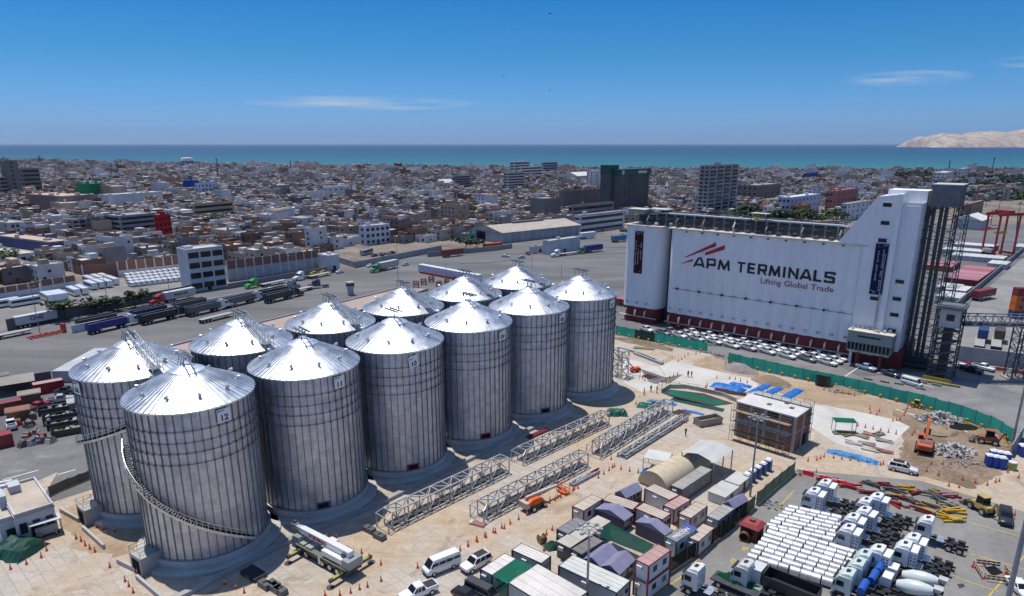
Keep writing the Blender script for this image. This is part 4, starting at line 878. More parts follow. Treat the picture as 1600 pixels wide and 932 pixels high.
# site office cabin: panel walls, trim, window and door
def cabin(L, Wd, h, trim, wall, roof, name='site_cabin', gable=0., low=False):
    t = thing(name, 'x', 'cabin'); hx, hy = L / 2, Wd / 2
    put('walls', MB().box(-hx + .04, hx - .04, -hy + .04, hy - .04, .05, h - .1), PAINT, t, col=wall)
    if gable:
        g = MB(); g.add([(-hx, -hy - .1, h - .12), (hx, -hy - .1, h - .12), (hx, 0, h + gable), (-hx, 0, h + gable), (-hx, hy + .1, h - .12), (hx, hy + .1, h - .12)], [(0, 1, 2, 3), (3, 2, 5, 4), (0, 3, 4), (1, 5, 2)]); put('roof', g, CLOTH, t, col=roof)
    else: put('roof', MB().box(-hx - .02, hx + .02, -hy - .02, hy + .02, h - .1, h), PLASTER, t, col=roof)
    if trim:
        for x in (-hx, hx):
            for y in (-hy, hy): put('corner_post', MB().box(x - .09, x + .09, y - .09, y + .09, 0, h + .01), PAINT, t, col=trim)
        for y in (-hy, hy): put('edge_trim', MB().box(-hx, hx, y - .05, y + .05, h - .13, h + .015), PAINT, t, col=trim); put('edge_trim', MB().box(-hx, hx, y - .06, y + .06, 0, .12), PAINT, t, col=trim)
        for x in (-hx, hx): put('edge_trim', MB().box(x - .05, x + .05, -hy, hy, h - .13, h + .016), PAINT, t, col=trim)
    for s_, x in ((-1, -L * .2), (-1, L * .25), (1, 0)):
        o = put('window', MB().box(x - .45, x + .45, s_ * hy - .03, s_ * hy + .03, 1.1, 1.95), GLASS, t); put('window_frame', MB().box(x - .52, x + .52, s_ * hy - .015, s_ * hy + .015, 1.03, 2.02), PAINT, o, col=(.7, .7, .7))
    if not gable:
        for x in (-L * .25, 0, L * .25): put('roof_seam', MB().box(x - .03, x + .03, -hy, hy, h, h + .035), PLASTER, t, col=tuple(c * .8 for c in roof))
        put('air_unit', MB().box(-hx - .35, -hx - .05, -.1, .7, 1.6, 2.1), PAINT, t, col=(.6, .6, .58))
    o = put('door', MB().box(hx - .05, hx + .03, -.45, .45, .1, 2.1), PAINT, t, col=(.55, .55, .55)); put('handle', MB().box(hx + .03, hx + .07, .3, .36, 1, 1.1), BLACKP, o)
    return t
# traffic cone, barrel, barrier, lamp pole
def cone():
    t = thing('traffic_cone', 'x', 'cone'); put('base', MB().box(-.2, .2, -.2, .2, 0, .05), PAINT, t, col=(.55, .07, .01)); b_ = put('body', MB().cyl((0, 0, .05), (0, 0, .95), .16, .04, n=8), PAINT, t, col=(.72, .09, .012), smooth=True)
    put('reflective_band', MB().cyl((0, 0, .5), (0, 0, .64), .107, .09, n=8, caps=False), PAINT, b_, col=(.8, .75, .7)); return t
CONE = Pool(cone())
def barrel():
    t = thing('barrel', 'x', 'barrel'); put('drum', MB().lathe([(.01, 0), (.29, 0), (.29, .28), (.31, .3), (.29, .32), (.29, .58), (.31, .6), (.29, .62), (.29, .88), (.01, .88)], 12), PAINT, t, col=(.55, .30, .015), smooth=True); put('band', MB().cyl((0, 0, .4), (0, 0, .5), .3, n=12), PAINT, t, col=(.03, .03, .03)); return t
BARREL = Pool(barrel())
def jersey():
    t = thing('road_barrier', 'x', 'barrier'); put('body', MB().loft([[(x, -.28, 0), (x, .28, 0), (x, .2, .25), (x, .09, .8), (x, -.09, .8), (x, -.2, .25)] for x in (-.9, .9)]), PAINT, t, col=(.6, .03, .03)); return t
JERSEY = Pool(jersey())
def stripe_block():
    t = thing('concrete_stop', 'x', 'barrier'); put('block', MB().box(-1, 1, -.22, .22, 0, .45), CONC, t, col=(.5, .48, .44))
    for i in range(5): put('stripe', MB().box(-.9 + i * .4, -.7 + i * .4, -.226, .226, .02, .456), PAINT, t, col=(.03, .03, .03))
    return t
STOPB = Pool(stripe_block())
def crown(seed, n=420, rx=1., rz=.8, leaf=.17):
    r_ = random.Random(seed); mb = MB(); cl_ = [(Vector((r_.gauss(0, .45), r_.gauss(0, .45), r_.gauss(0, .32))), r_.uniform(.3, .55)) for _ in range(11)]
    for i in range(n):
        c, rr = r_.choice(cl_); d = Vector((r_.gauss(0, 1), r_.gauss(0, 1), r_.gauss(0, 1))).normalized() * rr * r_.uniform(.55, 1.05); p = c + d; p.x *= rx; p.y *= rx; p.z *= rz
        u = Vector((r_.gauss(0, 1), r_.gauss(0, 1), r_.gauss(0, .6))).normalized(); v_ = u.cross(Vector((r_.gauss(0, 1), r_.gauss(0, 1), 1))).normalized(); s_ = leaf * r_.uniform(.6, 1.3)
        mb.add([p - u * s_, p - v_ * s_ * .6, p + u * s_, p + v_ * s_ * .6], [(0, 1, 2, 3)])
    return mb.mesh('crown')
CROWNS = [crown(s_) for s_ in (1, 2, 3, 4)]
def tree_at(p, h, w_, label, group, col=None, seed=0):
    r_ = random.Random(seed); t = thing('tree', label, 'tree', p, r_.uniform(0, 6), group)
    tk = MB(); tk.cyl((0, 0, -.1), (.1 * h * r_.uniform(-.5, .5), 0, h * .55), h * .035, h * .018, n=6)
    for i in range(4): a = i * 1.6 + r_.random(); tk.cyl((0, 0, h * .42), (math.cos(a) * w_ * .3, math.sin(a) * w_ * .3, h * .7), h * .015, h * .006, n=5)
    put('trunk', tk, BARK, t)
    put('crown', CROWNS[seed % 4], LEAF, t, col=col or (.035, .06, .022), loc=(0, 0, h * .68), rot=r_.uniform(0, 6), scale=(w_ * .5, w_ * .5, h * .42)); return t
def palm_mesh():
    mb = MB(); r_ = random.Random(4)
    for i in range(15):
        a = i * .42 * 1.9; el = r_.uniform(-.2, .9); prev = None
        for k in range(5):
            f = k / 4; rad = 1.9 * f; z = el * rad - .38 * rad * rad * .7; w_ = .32 * (1 - f * .8); q = Vector((math.cos(a) * rad, math.sin(a) * rad, z)); s_ = Vector((-math.sin(a), math.cos(a), 0)) * w_
            if prev: mb.add([prev[0], prev[1], q + s_, q - s_], [(0, 1, 2, 3)])
            prev = (q - s_, q + s_)
    return mb.mesh('fronds')
FRONDS = palm_mesh()
def palm_at(p, h, label, group, seed=0):
    t = thing('palm_tree', label, 'palm', p, seed * 1.3, group); put('trunk', MB().cyl((0, 0, 0), (.3, 0, h), .28, .18, n=6), BARK, t); put('fronds', FRONDS, LEAF, t, col=(.05, .075, .03), loc=(.3, 0, h), scale=(1.5, 1.5, 1.5)); return t
def pole_at(p, h, label, lamps=0, name='lamp_pole', r=.16, rz=0):
    t = thing(name, label, 'pole', p, rz); put('mast', MB().cyl((0, 0, 0), (0, 0, h), r, r * .55, n=8), GREYSTEEL, t)
    if lamps > 2:
        rgm = MB(); rgm.lathe([(.9, h - .1), (1.0, h - .1), (1.0, h), (.9, h), (.9, h - .1)], 14); put('lamp_ring', rgm, GREYSTEEL, t)
    for i in range(lamps):
        a = 2 * math.pi * i / lamps; rr = 1.35 if lamps > 2 else 1.0; o = put('lamp_arm', MB().bar((0, 0, h - .05), (rr, 0, h + .12), .06), GREYSTEEL, t, rot=a); put('lamp_head', MB().box(rr - .15, rr + .35, -.2, .2, h - .02, h + .2), GREYSTEEL, o)
    return t
def head(a, b_): d = G(*b_) - G(*a); return rz_of(d)
# ================================================================== construction site and truck yard in front
def zc(ox, oy, s): return lambda x, y: (ox + x / s, oy + y / s)
CV = zc(840, 690, 3.85); YV = zc(1140, 700, 3.478); MV = zc(940, 490, 4); RV = zc(1220, 540, 4); LV = zc(0, 560, 2.507); TV = zc(560, 620, 4); FV = zc(180, 780, 3.81); NV = zc(640, 820, 7.27)
def plan(a, b_, c, h):
    pa, pb, pc = G(*a, h), G(*b_, h), G(*c, h); ux = pb - pa; L = ux.length; ux.normalize(); uy = Vector((-ux.y, ux.x, 0)); w_ = (pc - pa).dot(uy)
    ce = pa + ux * L / 2 + uy * w_ / 2; return Vector((ce.x, ce.y, 0)), rz_of(ux), L, abs(w_)
def cabin3(conv, a, b_, c, label, trim, wall, roof, h=2.6, gable=0., base=0., name='site_cabin', cat='cabin'):
    ce, rz, L, w_ = plan(conv(*a), conv(*b_), conv(*c), h + base); L = min(max(L, 2), 20); w_ = min(max(w_, 1.8), 9)
    t = cabin(L, w_, h, trim, wall, roof, name, gable); t['label'] = label; t['category'] = cat; t.location = ce + Vector((0, 0, base)); t.rotation_euler = (0, 0, rz); return t
RED_ = (.22, .015, .02); DKG = (.02, .04, .03); OFFW = (.62, .62, .62); TANR = (.50, .43, .35); NAVY = (.035, .04, .10); LAV = (.22, .22, .32)
cabin3(CV, (278, 418), (392, 345), (208, 392), 'white cabin with red frame and tan roof at the corner nearest the trusses', RED_, OFFW, TANR)
cabin3(CV, (572, 410), (612, 372), (398, 347), 'long red-framed cabin with tan roof behind the navy arched tent', RED_, OFFW, TANR)
cabin3(CV, (795, 352), (850, 322), (635, 290), 'pale cabin with two windows facing the camera beside the arched cream tent', RED_, OFFW, (.52, .46, .38))
cabin3(CV, (822, 412), (920, 352), (748, 390), 'red-framed cabin with rosy roof in the middle of the cabin camp', RED_, OFFW, (.46, .32, .29))
cabin3(CV, (922, 462), (1020, 390), (848, 435), 'red-framed cabin with round fan on its tan roof', RED_, OFFW, TANR)
cabin3(CV, (752, 470), (800, 435), (577, 412), 'red-framed cabin with tan roof between the two navy tents', RED_, OFFW, TANR)
cabin3(CV, (190, 560), (300, 485), (110, 533), 'dark slate container cabin at the left edge of the cabin camp', (.06, .065, .07), (.13, .14, .16), (.22, .22, .23))
cabin3(CV, (195, 640), (440, 480), (115, 600), 'long cream-roofed container with dark grey sides left of the green tarpaulin', None, (.07, .075, .08), (.48, .45, .38))
cabin3(CV, (265, 680), (395, 600), (190, 655), 'grey-roofed container cabin with faded white lettering on its roof', (.05, .055, .06), (.10, .11, .12), (.21, .19, .18))
two = cabin3(CV, (670, 750), (800, 655), (590, 712), 'upper pink-roofed cabin of the two-storey red-framed pair by the black fence', RED_, OFFW, (.42, .27, .25), base=2.62)
cabin3(CV, (670, 750), (800, 655), (590, 712), 'lower white cabin carrying the pink-roofed one by the black fence', RED_, OFFW, TANR, h=2.6).location = two.location - Vector((0, 0, 2.62))
pre = cabin3(CV, (835, 605), (952, 530), (762, 580), 'white and green cabin with PRECON lettering on its grey and blue roof', (.05, .13, .08), OFFW, (.24, .24, .27), h=2.7, base=.4)
put('roof_lettering', text_mesh('PRECON', .95, .02, .005, 'CENTER'), mat('white_ink'), pre, loc=(0, -.35, 2.75)); put('roof_panel', MB().box(1.2, 2.9, -1.0, 1.0, 2.702, 2.71), PAINT, pre, col=(.08, .08, .33)); put('side_panel', MB().box(.4, 1.6, -1.3, -1.25, .9, 2.1), PAINT, pre, col=(.08, .08, .30))
cabin3(CV, (958, 598), (1052, 517), (910, 580), 'red-framed cabin with tan roof directly behind the PRECON cabin', RED_, OFFW, TANR)
cabin3(CV, (1088, 475), (1182, 405), (1015, 450), 'grey cabin with white end wall next to the black fence', (.25, .25, .26), (.40, .41, .42), (.36, .34, .31))
cabin3(CV, (872, 290), (1050, 170), (800, 265), 'long grey container alongside the arched cream tent', (.12, .13, .14), (.15, .16, .17), (.36, .34, .31))
cabin3(CV, (505, 925), (585, 850), (70, 762), 'long white-roofed cabin row at the bottom edge of the camp', DKG, (.30, .33, .36), (.58, .58, .54))
cabin3(zc(0, 0, 1), (846, 880.5), (860, 869.5), (800, 860), 'white-roofed cabin with dark green frame beside the parked white pickup-style car', DKG, (.42, .45, .48), (.66, .62, .57))
cabin3(zc(0, 0, 1), (768.6, 899), (806, 873.6), (749, 891), 'white-roofed cabin left of the bright green awning', DKG, (.42, .45, .48), (.64, .60, .56))
cabin3(zc(0, 0, 1), (872, 958), (918, 925), (784, 916), 'wide white panel-roofed cabin right of the bright green awning', DKG, (.42, .45, .48), (.62, .59, .54))
for a, b_, c, lab in (((530, 338), (632, 285), (447, 315), 'navy tent with lavender gable roof next to the cream arched tent'), ((520, 475), (575, 435), (345, 405), 'navy tent with lavender roof left of the red-framed cabins'), ((765, 560), (808, 530), (575, 490), 'navy tent with lavender roof behind the green tarpaulin'), ((375, 750), (485, 660), (275, 705), 'left one of two adjoining navy gable tents below the green tarpaulin'), ((490, 798), (588, 705), (375, 752), 'right one of two adjoining navy gable tents below the green tarpaulin'), ((1178, 402), (1268, 350), (1115, 372), 'navy tent with lavender roof against the black fence by the lamp pole')):
    cabin3(CV, a, b_, c, lab, None, NAVY, LAV, h=2.2, gable=.75, name='gable_tent', cat='tent')
def tarp(name, conv, pts, z, col, label, sag=.6, n=10, cat='tarpaulin', m=None, rough=.0, thick=True, seed=1):
    q = [G(*conv(*p), z) for p in pts]; mb = MB(); r_ = random.Random(seed); vs = []
    for j in range(n + 1):
        for i in range(n + 1):
            u, v_ = i / n, j / n; p = (q[0] * (1 - u) + q[1] * u) * (1 - v_) + (q[3] * (1 - u) + q[2] * u) * v_
            p = p - Vector((0, 0, sag * 16 * u * (1 - u) * v_ * (1 - v_) / 1.5)) + Vector((0, 0, r_.uniform(-rough, rough))); vs.append(p)
    k = n + 1; mb.add(vs, [(j * k + i, j * k + i + 1, (j + 1) * k + i + 1, (j + 1) * k + i) for j in range(n) for i in range(n)])
    o = put(name, mb, m or TARP, col=col, smooth=True); return tag(o, label, cat)
GT = (.012, .11, .085)
tarp('shade_tarpaulin', CV, [(345, 562), (432, 492), (705, 622), (650, 682)], 2.9, GT, 'dark green tarpaulin slung between the navy tents and cabins', sag=1.2, m=NET)
tarp('awning', zc(0, 0, 1), [(768.6, 899), (806.4, 873.6), (834.6, 885.3), (792.7, 912.8)], 2.62, (.02, .27, .17), 'bright green awning between two white-roofed cabins', sag=.35, m=NET)
# arched cream tent
pa, pb = G(*CV(690, 285)), G(*CV(955, 130)); d = (pb - pa); LT = d.length
t = thing('arched_tent', 'cream half-round fabric tent among the cabins', 'tent', pa, rz_of(d)); mb = MB(); rt = 3.0
mb.loft([[(x, rt * math.cos(a), .3 + rt * .95 * math.sin(a)) for a in [math.pi * i / 14 for i in range(15)]] for x in [LT * i / 8 for i in range(9)]], caps=True); put('cover', mb, CLOTH, t, col=(.56, .47, .33), smooth=True)
for i in range(9): put('hoop', MB().loft([[(LT * i / 8 - .06, rr * math.cos(a), .3 + rr * .95 * math.sin(a)) for a in [math.pi * j / 14 for j in range(15)]] + [] for rr in (rt + .02, rt + .06)], caps=False), CLOTH, t, col=(.62, .54, .41))
# open gable shed
ce, rz, L, w_ = plan(CV(1065, 120), CV(1180, 40), CV(850, 65), 4.2); t = thing('open_shed', 'white gable-roofed open shed behind the arched cream tent', 'shed', ce, rz)
g = MB(); hx, hy = L / 2, w_ / 2; g.add([(-hx, -hy, 3.9), (hx, -hy, 3.9), (hx, 0, 4.6), (-hx, 0, 4.6), (-hx, hy, 3.9), (hx, hy, 3.9)], [(0, 1, 2, 3), (3, 2, 5, 4)]); put('roof', g, PLASTER, t, col=(.50, .49, .47))
put('wall', MB().box(-hx + .1, hx - .1, hy * .3, hy * .32, 0, 3.9), PLASTER, t, col=(.30, .30, .30))
for x in (-hx + .1, 0, hx - .1):
    for y in (-hy + .1, hy - .1): put('post', MB().box(x - .08, x + .08, y - .08, y + .08, 0, 3.9), STEELP, t, col=(.3, .3, .3))
# small canopy
ce, rz, L, w_ = plan(CV(780, 125), CV(810, 70), CV(640, 95), 2.8); t = thing('work_canopy', 'small white canopy with tools beneath, left of the arched tent', 'canopy', ce, rz); put('roof', MB().box(-L / 2, L / 2, -w_ / 2, w_ / 2, 2.7, 2.8), PLASTER, t, col=(.55, .54, .52))
for x in (-1, 1):
    for y in (-1, 1): put('post', MB().box(x * L / 2 - .06, x * L / 2 + .06, y * w_ / 2 - .06, y * w_ / 2 + .06, 0, 2.7), STEELP, t, col=(.3, .3, .3))
def heap(name, label, p, rx, ry, h, col, m=None, seed=1, cat='pile', rz=0, n=14, rough=.25, kind=None):
    mb = MB(); r_ = random.Random(seed); rows = [(0, 0, h)]
    rad = [(.25, .86), (.5, .6), (.75, .3), (1., 0.)]
    for f, hh in rad:
        for i in range(n):
            a = 2 * math.pi * i / n; k = f * (1 + r_.uniform(-rough, rough)); rows.append((rx * k * math.cos(a), ry * k * math.sin(a), h * hh * (1 + r_.uniform(-rough, rough)) - (.05 if f == 1 else 0)))
    fs = [(0, 1 + i, 1 + (i + 1) % n) for i in range(n)]
    for j in range(3): fs += [(1 + j * n + i, 1 + (j + 1) * n + i, 1 + (j + 1) * n + (i + 1) % n, 1 + j * n + (i + 1) % n) for i in range(n)]
    mb.add(rows, fs); o = put(name, mb, m or TARP, col=col, loc=p, rot=rz, smooth=True); return tag(o, label, cat, kind=kind)
BLUE = (.012, .15, .48)
heap('tarp_bundle', 'bright blue covered bundle left of the arched cream tent', G(*CV(660, 195)), 1.3, .9, 1.2, BLUE)
heap('tarp_bundle', 'dark green covered bundle left of the slate container cabin', G(*CV(85, 640)), 1.3, 1, 1.2, (.02, .07, .05), seed=3)
# blue cabins row + low blocks
for i in range(5):
    p = G(*CV(1255 + i * 32, 262 - i * 22)); t = thing('portable_toilet', f'{["first","second","middle","fourth","last"][i]} of five blue portable toilets with white roofs behind the lamp pole, from the left', 'toilet', p, R(47), 'blue toilets behind the lamp pole')
    put('booth', MB().box(-.55, .55, -.55, .55, 0, 2.1), PAINT, t, col=(.03, .08, .26)); put('roof', MB().frustum(0, 0, 2.1, 2.35, 1.16, 1.16, .8, .8), PAINT, t, col=(.75, .75, .75)); o = put('door', MB().box(-.4, .4, -.58, -.54, .1, 1.9), PAINT, t, col=(.05, .11, .32)); put('handle', MB().box(.25, .32, -.62, -.58, .9, 1.05), BLACKP, o)
for (x, y, sx, sy, h, lab) in ((1115, 320, 5, 3, 1.6, 'white low block hut with grey roof beside the grey cabin'), (1200, 260, 4.5, 2.5, 1.8, 'white low store left of the blue toilets')):
    t = thing('block_store', lab, 'hut', G(*CV(x, y + 20)), R(47)); put('walls', MB().box(-sx / 2, sx / 2, -sy / 2, sy / 2, 0, h), PLASTER, t, col=(.62, .61, .58)); put('roof', MB().box(-sx / 2 - .1, sx / 2 + .1, -sy / 2 - .1, sy / 2 + .1, h, h + .12), PLASTER, t, col=(.5, .49, .46)); put('door', MB().box(-.4, .4, -sy / 2 - .03, -sy / 2 + .02, .05, h - .2), BLACKP, t)
# black and green screened fence along the camp
def fence(name, pts, h, label, cols, step=3.0, m=None, post=(.12, .12, .12), base=None):
    t = thing(name, label, 'fence', pts[0]); o0 = pts[0]; r_ = random.Random(int(h * 100)); k = 0
    for a, b_ in zip(pts, pts[1:]):
        d = b_ - a; n = max(1, round(d.length / step)); rz = rz_of(d); w_ = d.length / n
        for i in range(n):
            p = a + d * (i / n) - o0; c = cols(k) if callable(cols) else cols; hh = h * r_.uniform(.96, 1.04); bu = r_.uniform(-.12, .12)
            q = MB(); q.add([(0, 0, .05), (w_ * .5, bu, .03), (w_, 0, .05), (w_, 0, hh), (w_ * .5, bu * 1.5, hh - .07), (0, 0, hh), (w_ * .5, bu * 2, hh * .5)], [(0, 1, 6), (1, 2, 6), (2, 3, 6), (3, 4, 6), (4, 5, 6), (5, 0, 6)])
            put('panel', q, m or NET, t, col=c, loc=p, rot=rz, smooth=True); put('post', MB().box(-.05, .05, -.05, .05, 0, h + .15), STEELP, t, col=post, loc=p, rot=rz); k += 1
    return t
fence('screen_fence', [G(*CV(590, 932)), G(*CV(800, 790)), G(*CV(985, 665)), G(*CV(1150, 545)), G(*CV(1305, 400))], 2.4, 'dark screened fence along the truck yard side of the cabin camp', lambda k: (.012, .016, .016) if k % 5 or k < 8 else (.02, .06, .045), m=NET)
fence('screen_fence', [G(*CV(1315, 385)), G(*CV(1545, 190))], 2.4, 'ragged dark green screened fence running from the lamp pole to the brick building', lambda k: (.035, .09, .07), m=NET)
# lamp poles
pole_at(G(917, 940), 10.5, 'grey lamp pole with ring of floodlights standing in the cabin camp', 8, r=.2)
pole_at(G(1172, 776), 14.2, 'dark lamp pole with floodlight ring by the screened fence and brick building', 8, r=.2)
pole_at(G(1582, 693), 20, 'tall dark lamp mast at the right end of the green mesh fence', 0, r=.26)
pole_at(G(1573, 945), 30, 'thick dark lamp mast at the lower right corner of the truck yard', 0, r=.34)
# red kiosk and pipe ring
t = thing('guard_kiosk', 'red guard kiosk with sloping roof beside the steel coils', 'kiosk', G(*CV(1285, 575)), R(-42)); put('walls', MB().box(-1.3, 1.3, -1.2, 1.2, 0, 2.2), PAINT, t, col=(.22, .02, .02)); put('roof', MB().frustum(0, 0, 2.2, 2.7, 3.1, 3, 2.0, 2.2), PAINT, t, col=(.33, .05, .05)); o = put('window', MB().box(-.9, .9, -1.24, -1.18, 1, 1.8), GLASS, t); put('door', MB().box(1.28, 1.34, -.5, .5, .05, 2), BLACKP, t); put('roof_unit', MB().box(-.4, .3, -.3, .3, 2.65, 3.0), PAINT, t, col=(.1, .13, .1))
t = thing('pipe_ring', 'brown pipe ring lying by the red kiosk', 'pipe', G(*CV(1243, 595)), R(-30)); mb = MB(); mb.lathe([(.75, -.5), (.75, .5), (.62, .5), (.62, -.5), (.75, -.5)], 20); put('ring', mb, STEELP, t, col=(.17, .08, .05), rot=(R(90), 0, 0), loc=(0, 0, .75), smooth=True)
# ------------------------------------------------------------------ lying lattice trusses
TRG = mat('truss_steel', (.44, .45, .46), rough=.5, metal=.35, var=.2, sc=1)
def truss(a, b_, wd, h, label, m=TRG, foot=True):
    p, q = G(*a), G(*b_); d = q - p; L = d.length; t = thing('steel_truss', label, 'truss', p, rz_of(d)); n = max(4, round(L / 2.4)); st = L / n
    for y in (-wd / 2, wd / 2):
        for z in (.18, h): put('chord', MB().bar((0, y, z), (L, y, z), .2), m, t)
    for nm, P in (('side_lacing', lambda x, k: ((x, -wd / 2, .18), (x, -wd / 2, h))), ('side_lacing', lambda x, k: ((x, wd / 2, .18), (x, wd / 2, h))), ('top_lacing', lambda x, k: ((x, -wd / 2, h), (x, wd / 2, h))), ('bottom_lacing', lambda x, k: ((x, -wd / 2, .18), (x, wd / 2, .18)))):
        mb = MB()
        for i in range(n + 1):
            u, v_ = P(i * st, i); mb.bar(u, v_, .16)
            if i < n: u2, v2 = P((i + 1) * st, i); mb.bar(u if i % 2 else v_, v2 if i % 2 else u2, .15)
        put(nm, mb, m, t)
    mb = MB(); mb.box(.3, L - .3, -wd * .22, wd * .22, .2, .4); put('belt_rollers', mb, DKSTEEL, t)
    if foot:
        ft = MB()
        for y in (-wd * .7, wd * .7): ft.bar((-1.2, y, 0), (-1.2, y, h * .8), .14); ft.bar((-1.2, y, h * .8), (0, y * .7, h), .12); ft.bar((-1.2, y, 0), (0, y * .7, h * .6), .1)
        ft.bar((-1.2, -wd * .7, h * .8), (-1.2, wd * .7, h * .8), .12); put('end_frame', ft, m, t)
    return t
truss(TV(190, 815), TV(915, 465), 2.2, 2.9, 'lattice conveyor truss lying nearest the silos, between silos eleven and nine')
truss(TV(775, 755), TV(1405, 425), 2.2, 2.7, 'lattice conveyor truss lying behind the orange boom lift')
truss(TV(1020, 405), TV(1540, 165), 2.2, 2.6, 'lattice conveyor truss lying by silo eight with red beams behind it')
truss(TV(1490, 365), MV(415, 615), 2.2, 2.8, 'lattice conveyor truss at the far right of the truss group, beside the open skip')
truss((972, 716), (1070, 655), 1.5, .9, 'low flat lattice section lying in front of the right-hand truss', foot=False)
truss((893, 760), (934, 738), .9, .5, 'short flat lattice piece lying beside the row of cones', foot=False)
t = thing('support_frame', 'white steel support frame standing right behind silo seven', 'steel frame', G(968, 588), R(-45)); mb = MB(); lattice(mb, -1.6, 1.6, -1.4, 1.4, 0, 7, .3, 3, .24); put('lattice', mb, GALV, t)
# flat channel along the near silo row
def wall_run(name, pts, wd, h, label, col, cat='wall', m=None, cap=None):
    t = thing(name, label, cat, pts[0])
    for a, b_ in zip(pts, pts[1:]):
        d = b_ - a; o = put('section', MB().box(0, d.length, -wd / 2, wd / 2, 0, h), m or CONC, t, col=col, loc=a - pts[0], rot=rz_of(d))
        if cap: put('coping', MB().box(-.02, d.length + .02, -wd / 2 - .06, wd / 2 + .06, h, h + .1), m or CONC, o, col=cap)
    return t
wall_run('concrete_duct', [G(272, 940), G(455, 846), G(585, 793), G(860, 657)], .9, .6, 'long low concrete duct running past the near silo row', (.38, .36, .34), 'duct')
for a, b_, lab in (((95, 800), (124, 816), 'short concrete trench wall beside the site cabin'), ((130, 828), (163, 858), 'concrete trench wall left of silo six base'), ((184, 880), (213, 894), 'short concrete trench wall beside the tunnel entrance of silo twelve'), ((214, 905), (255, 940), 'concrete trench wall at the bottom edge below silo twelve')): wall_run('trench_wall', [G(*a), G(*b_)], .35, .7, lab, (.46, .44, .41))
# red beams stack beside the third truss
t = thing('beam_stack', 'dark red painted steel beams stacked behind the truss by silo eight', 'beams', G(*TV(1130, 240)), R(46))
for i in range(5): put('beam', MB().box(-3 + i * .2, 3, -.2, .2, .25 * (i // 3) + .02, .25 * (i // 3) + .24), STEELP, t, col=(.2, .025, .03), loc=(0, (i % 3) * .5, 0))
# ------------------------------------------------------------------ boom lift
t = thing('boom_lift', 'orange telescopic boom lift lowered beside the trusses', 'boom lift', G(*TV(1100, 690)), rz_of(G(*TV(1260, 600)) - G(*TV(1050, 700)))); OR = (.70, .11, .015)
put('chassis', MB().box(-1.7, 1.7, -1, 1, .5, .95), DKSTEEL, t); put('turret', MB().loft([[(x, -.95, 1.0), (x, .95, 1.0), (x, .85, z), (x, -.85, z)] for x, z in ((-1.9, 1.7), (-1.2, 2.0), (.6, 1.9), (1.2, 1.5))]), PAINT, t, col=OR); put('counterweight', MB().box(-2.6, -1.9, -.9, .9, .8, 1.8), PAINT, t, col=(.5, .45, .36)); put('boom', MB().bar((-1.8, .2, 2.2), (5.4, .2, 1.9), .38, .45), PAINT, t, col=(.55, .5, .4)); put('jib', MB().bar((5.2, .2, 1.9), (6.4, .2, .9), .3), PAINT, t, col=OR)
bk = MB()
for z in (.25, .8, 1.35):
    for (a, b_) in (((6.4, -.8), (7.6, -.8)), ((7.6, -.8), (7.6, 1.2)), ((7.6, 1.2), (6.4, 1.2)), ((6.4, 1.2), (6.4, -.8))): bk.bar((*a, z), (*b_, z), .07)
for x in (6.4, 7.6):
    for y in (-.8, 1.2): bk.bar((x, y, .2), (x, y, 1.35), .07)
bk.box(6.4, 7.6, -.8, 1.2, .2, .26); put('basket', bk, PAINT, t, col=OR); wheels(t, [(x, y) for x in (-1.2, 1.3) for y in (-1.1, 1.1)], .5, .35)
t = thing('boom_lift', 'small red-orange lift with raised arm beyond silo seven', 'boom lift', G(*MV(210, 365)), R(20)); put('chassis', MB().box(-1.2, 1.2, -.7, .7, .4, 1.2), PAINT, t, col=(.62, .07, .015)); put('boom', MB().bar((-.6, 0, 1.2), (-2.6, 0, 3.4), .25), PAINT, t, col=(.62, .07, .015)); wheels(t, [(x, y) for x in (-.8, .8) for y in (-.7, .7)], .4, .28)
# ------------------------------------------------------------------ mobile crane on outriggers
ca, cb_ = G(*FV(1110, 290)), G(*FV(1440, 470)); d = cb_ - ca; ce = (ca + cb_) / 2; rz = rz_of(d); CRW = (.74, .75, .74); CRY = (.30, .33, .05)
t = thing('mobile_crane', 'white telescopic truck crane on extended outriggers beside silo twelve', 'crane', ce, rz)
put('carrier', MB().box(-5.6, 5.6, -1.3, 1.3, .85, 1.5), STEELP, t, col=(.045, .05, .05)); put('deck', MB().box(-5.5, 5.5, -1.35, 1.35, 1.5, 1.62), STEELP, t, col=(.16, .17, .16)); put('driving_cab', MB().loft([[(x, -1.25, .7), (x, 1.25, .7), (x, 1.15, z), (x, -1.15, z)] for x, z in ((-6.6, 1.6), (-6.4, 2.5), (-4.9, 2.6))]), CARPAINT, t, col=(.28, .30, .29)); put('windscreen', MB().add([(-6.56, -1.05, 1.75), (-6.56, 1.05, 1.75), (-6.42, 1.05, 2.42), (-6.42, -1.05, 2.42)], [(3, 2, 1, 0)]), GLASS, t)
for s_ in (-1, 1): put('side_stripe', MB().box(-5.5, 5.5, s_ * 1.36 - .02, s_ * 1.36 + .02, 1.45, 1.6), PAINT, t, col=CRY)
put('slew_ring', MB().cyl((1.6, 0, 1.6), (1.6, 0, 1.9), .9, n=16), DKSTEEL, t); put('superstructure', MB().box(.2, 4.6, -1.2, 1.2, 1.9, 2.7), CARPAINT, t, col=CRW); put('crane_cab', MB().loft([[(x, .45, 1.9), (x, 1.4, 1.9), (x, 1.35, z), (x, .5, z)] for x, z in ((-.9, 2.6), (-.5, 3.3), (.9, 3.3))]), CARPAINT, t, col=CRW); put('cab_glass', MB().box(-.7, .7, 1.38, 1.42, 2.4, 3.15), GLASS, t); put('counterweight', MB().box(4.6, 6.0, -1.25, 1.25, 1.7, 2.9), STEELP, t, col=(.3, .31, .31))
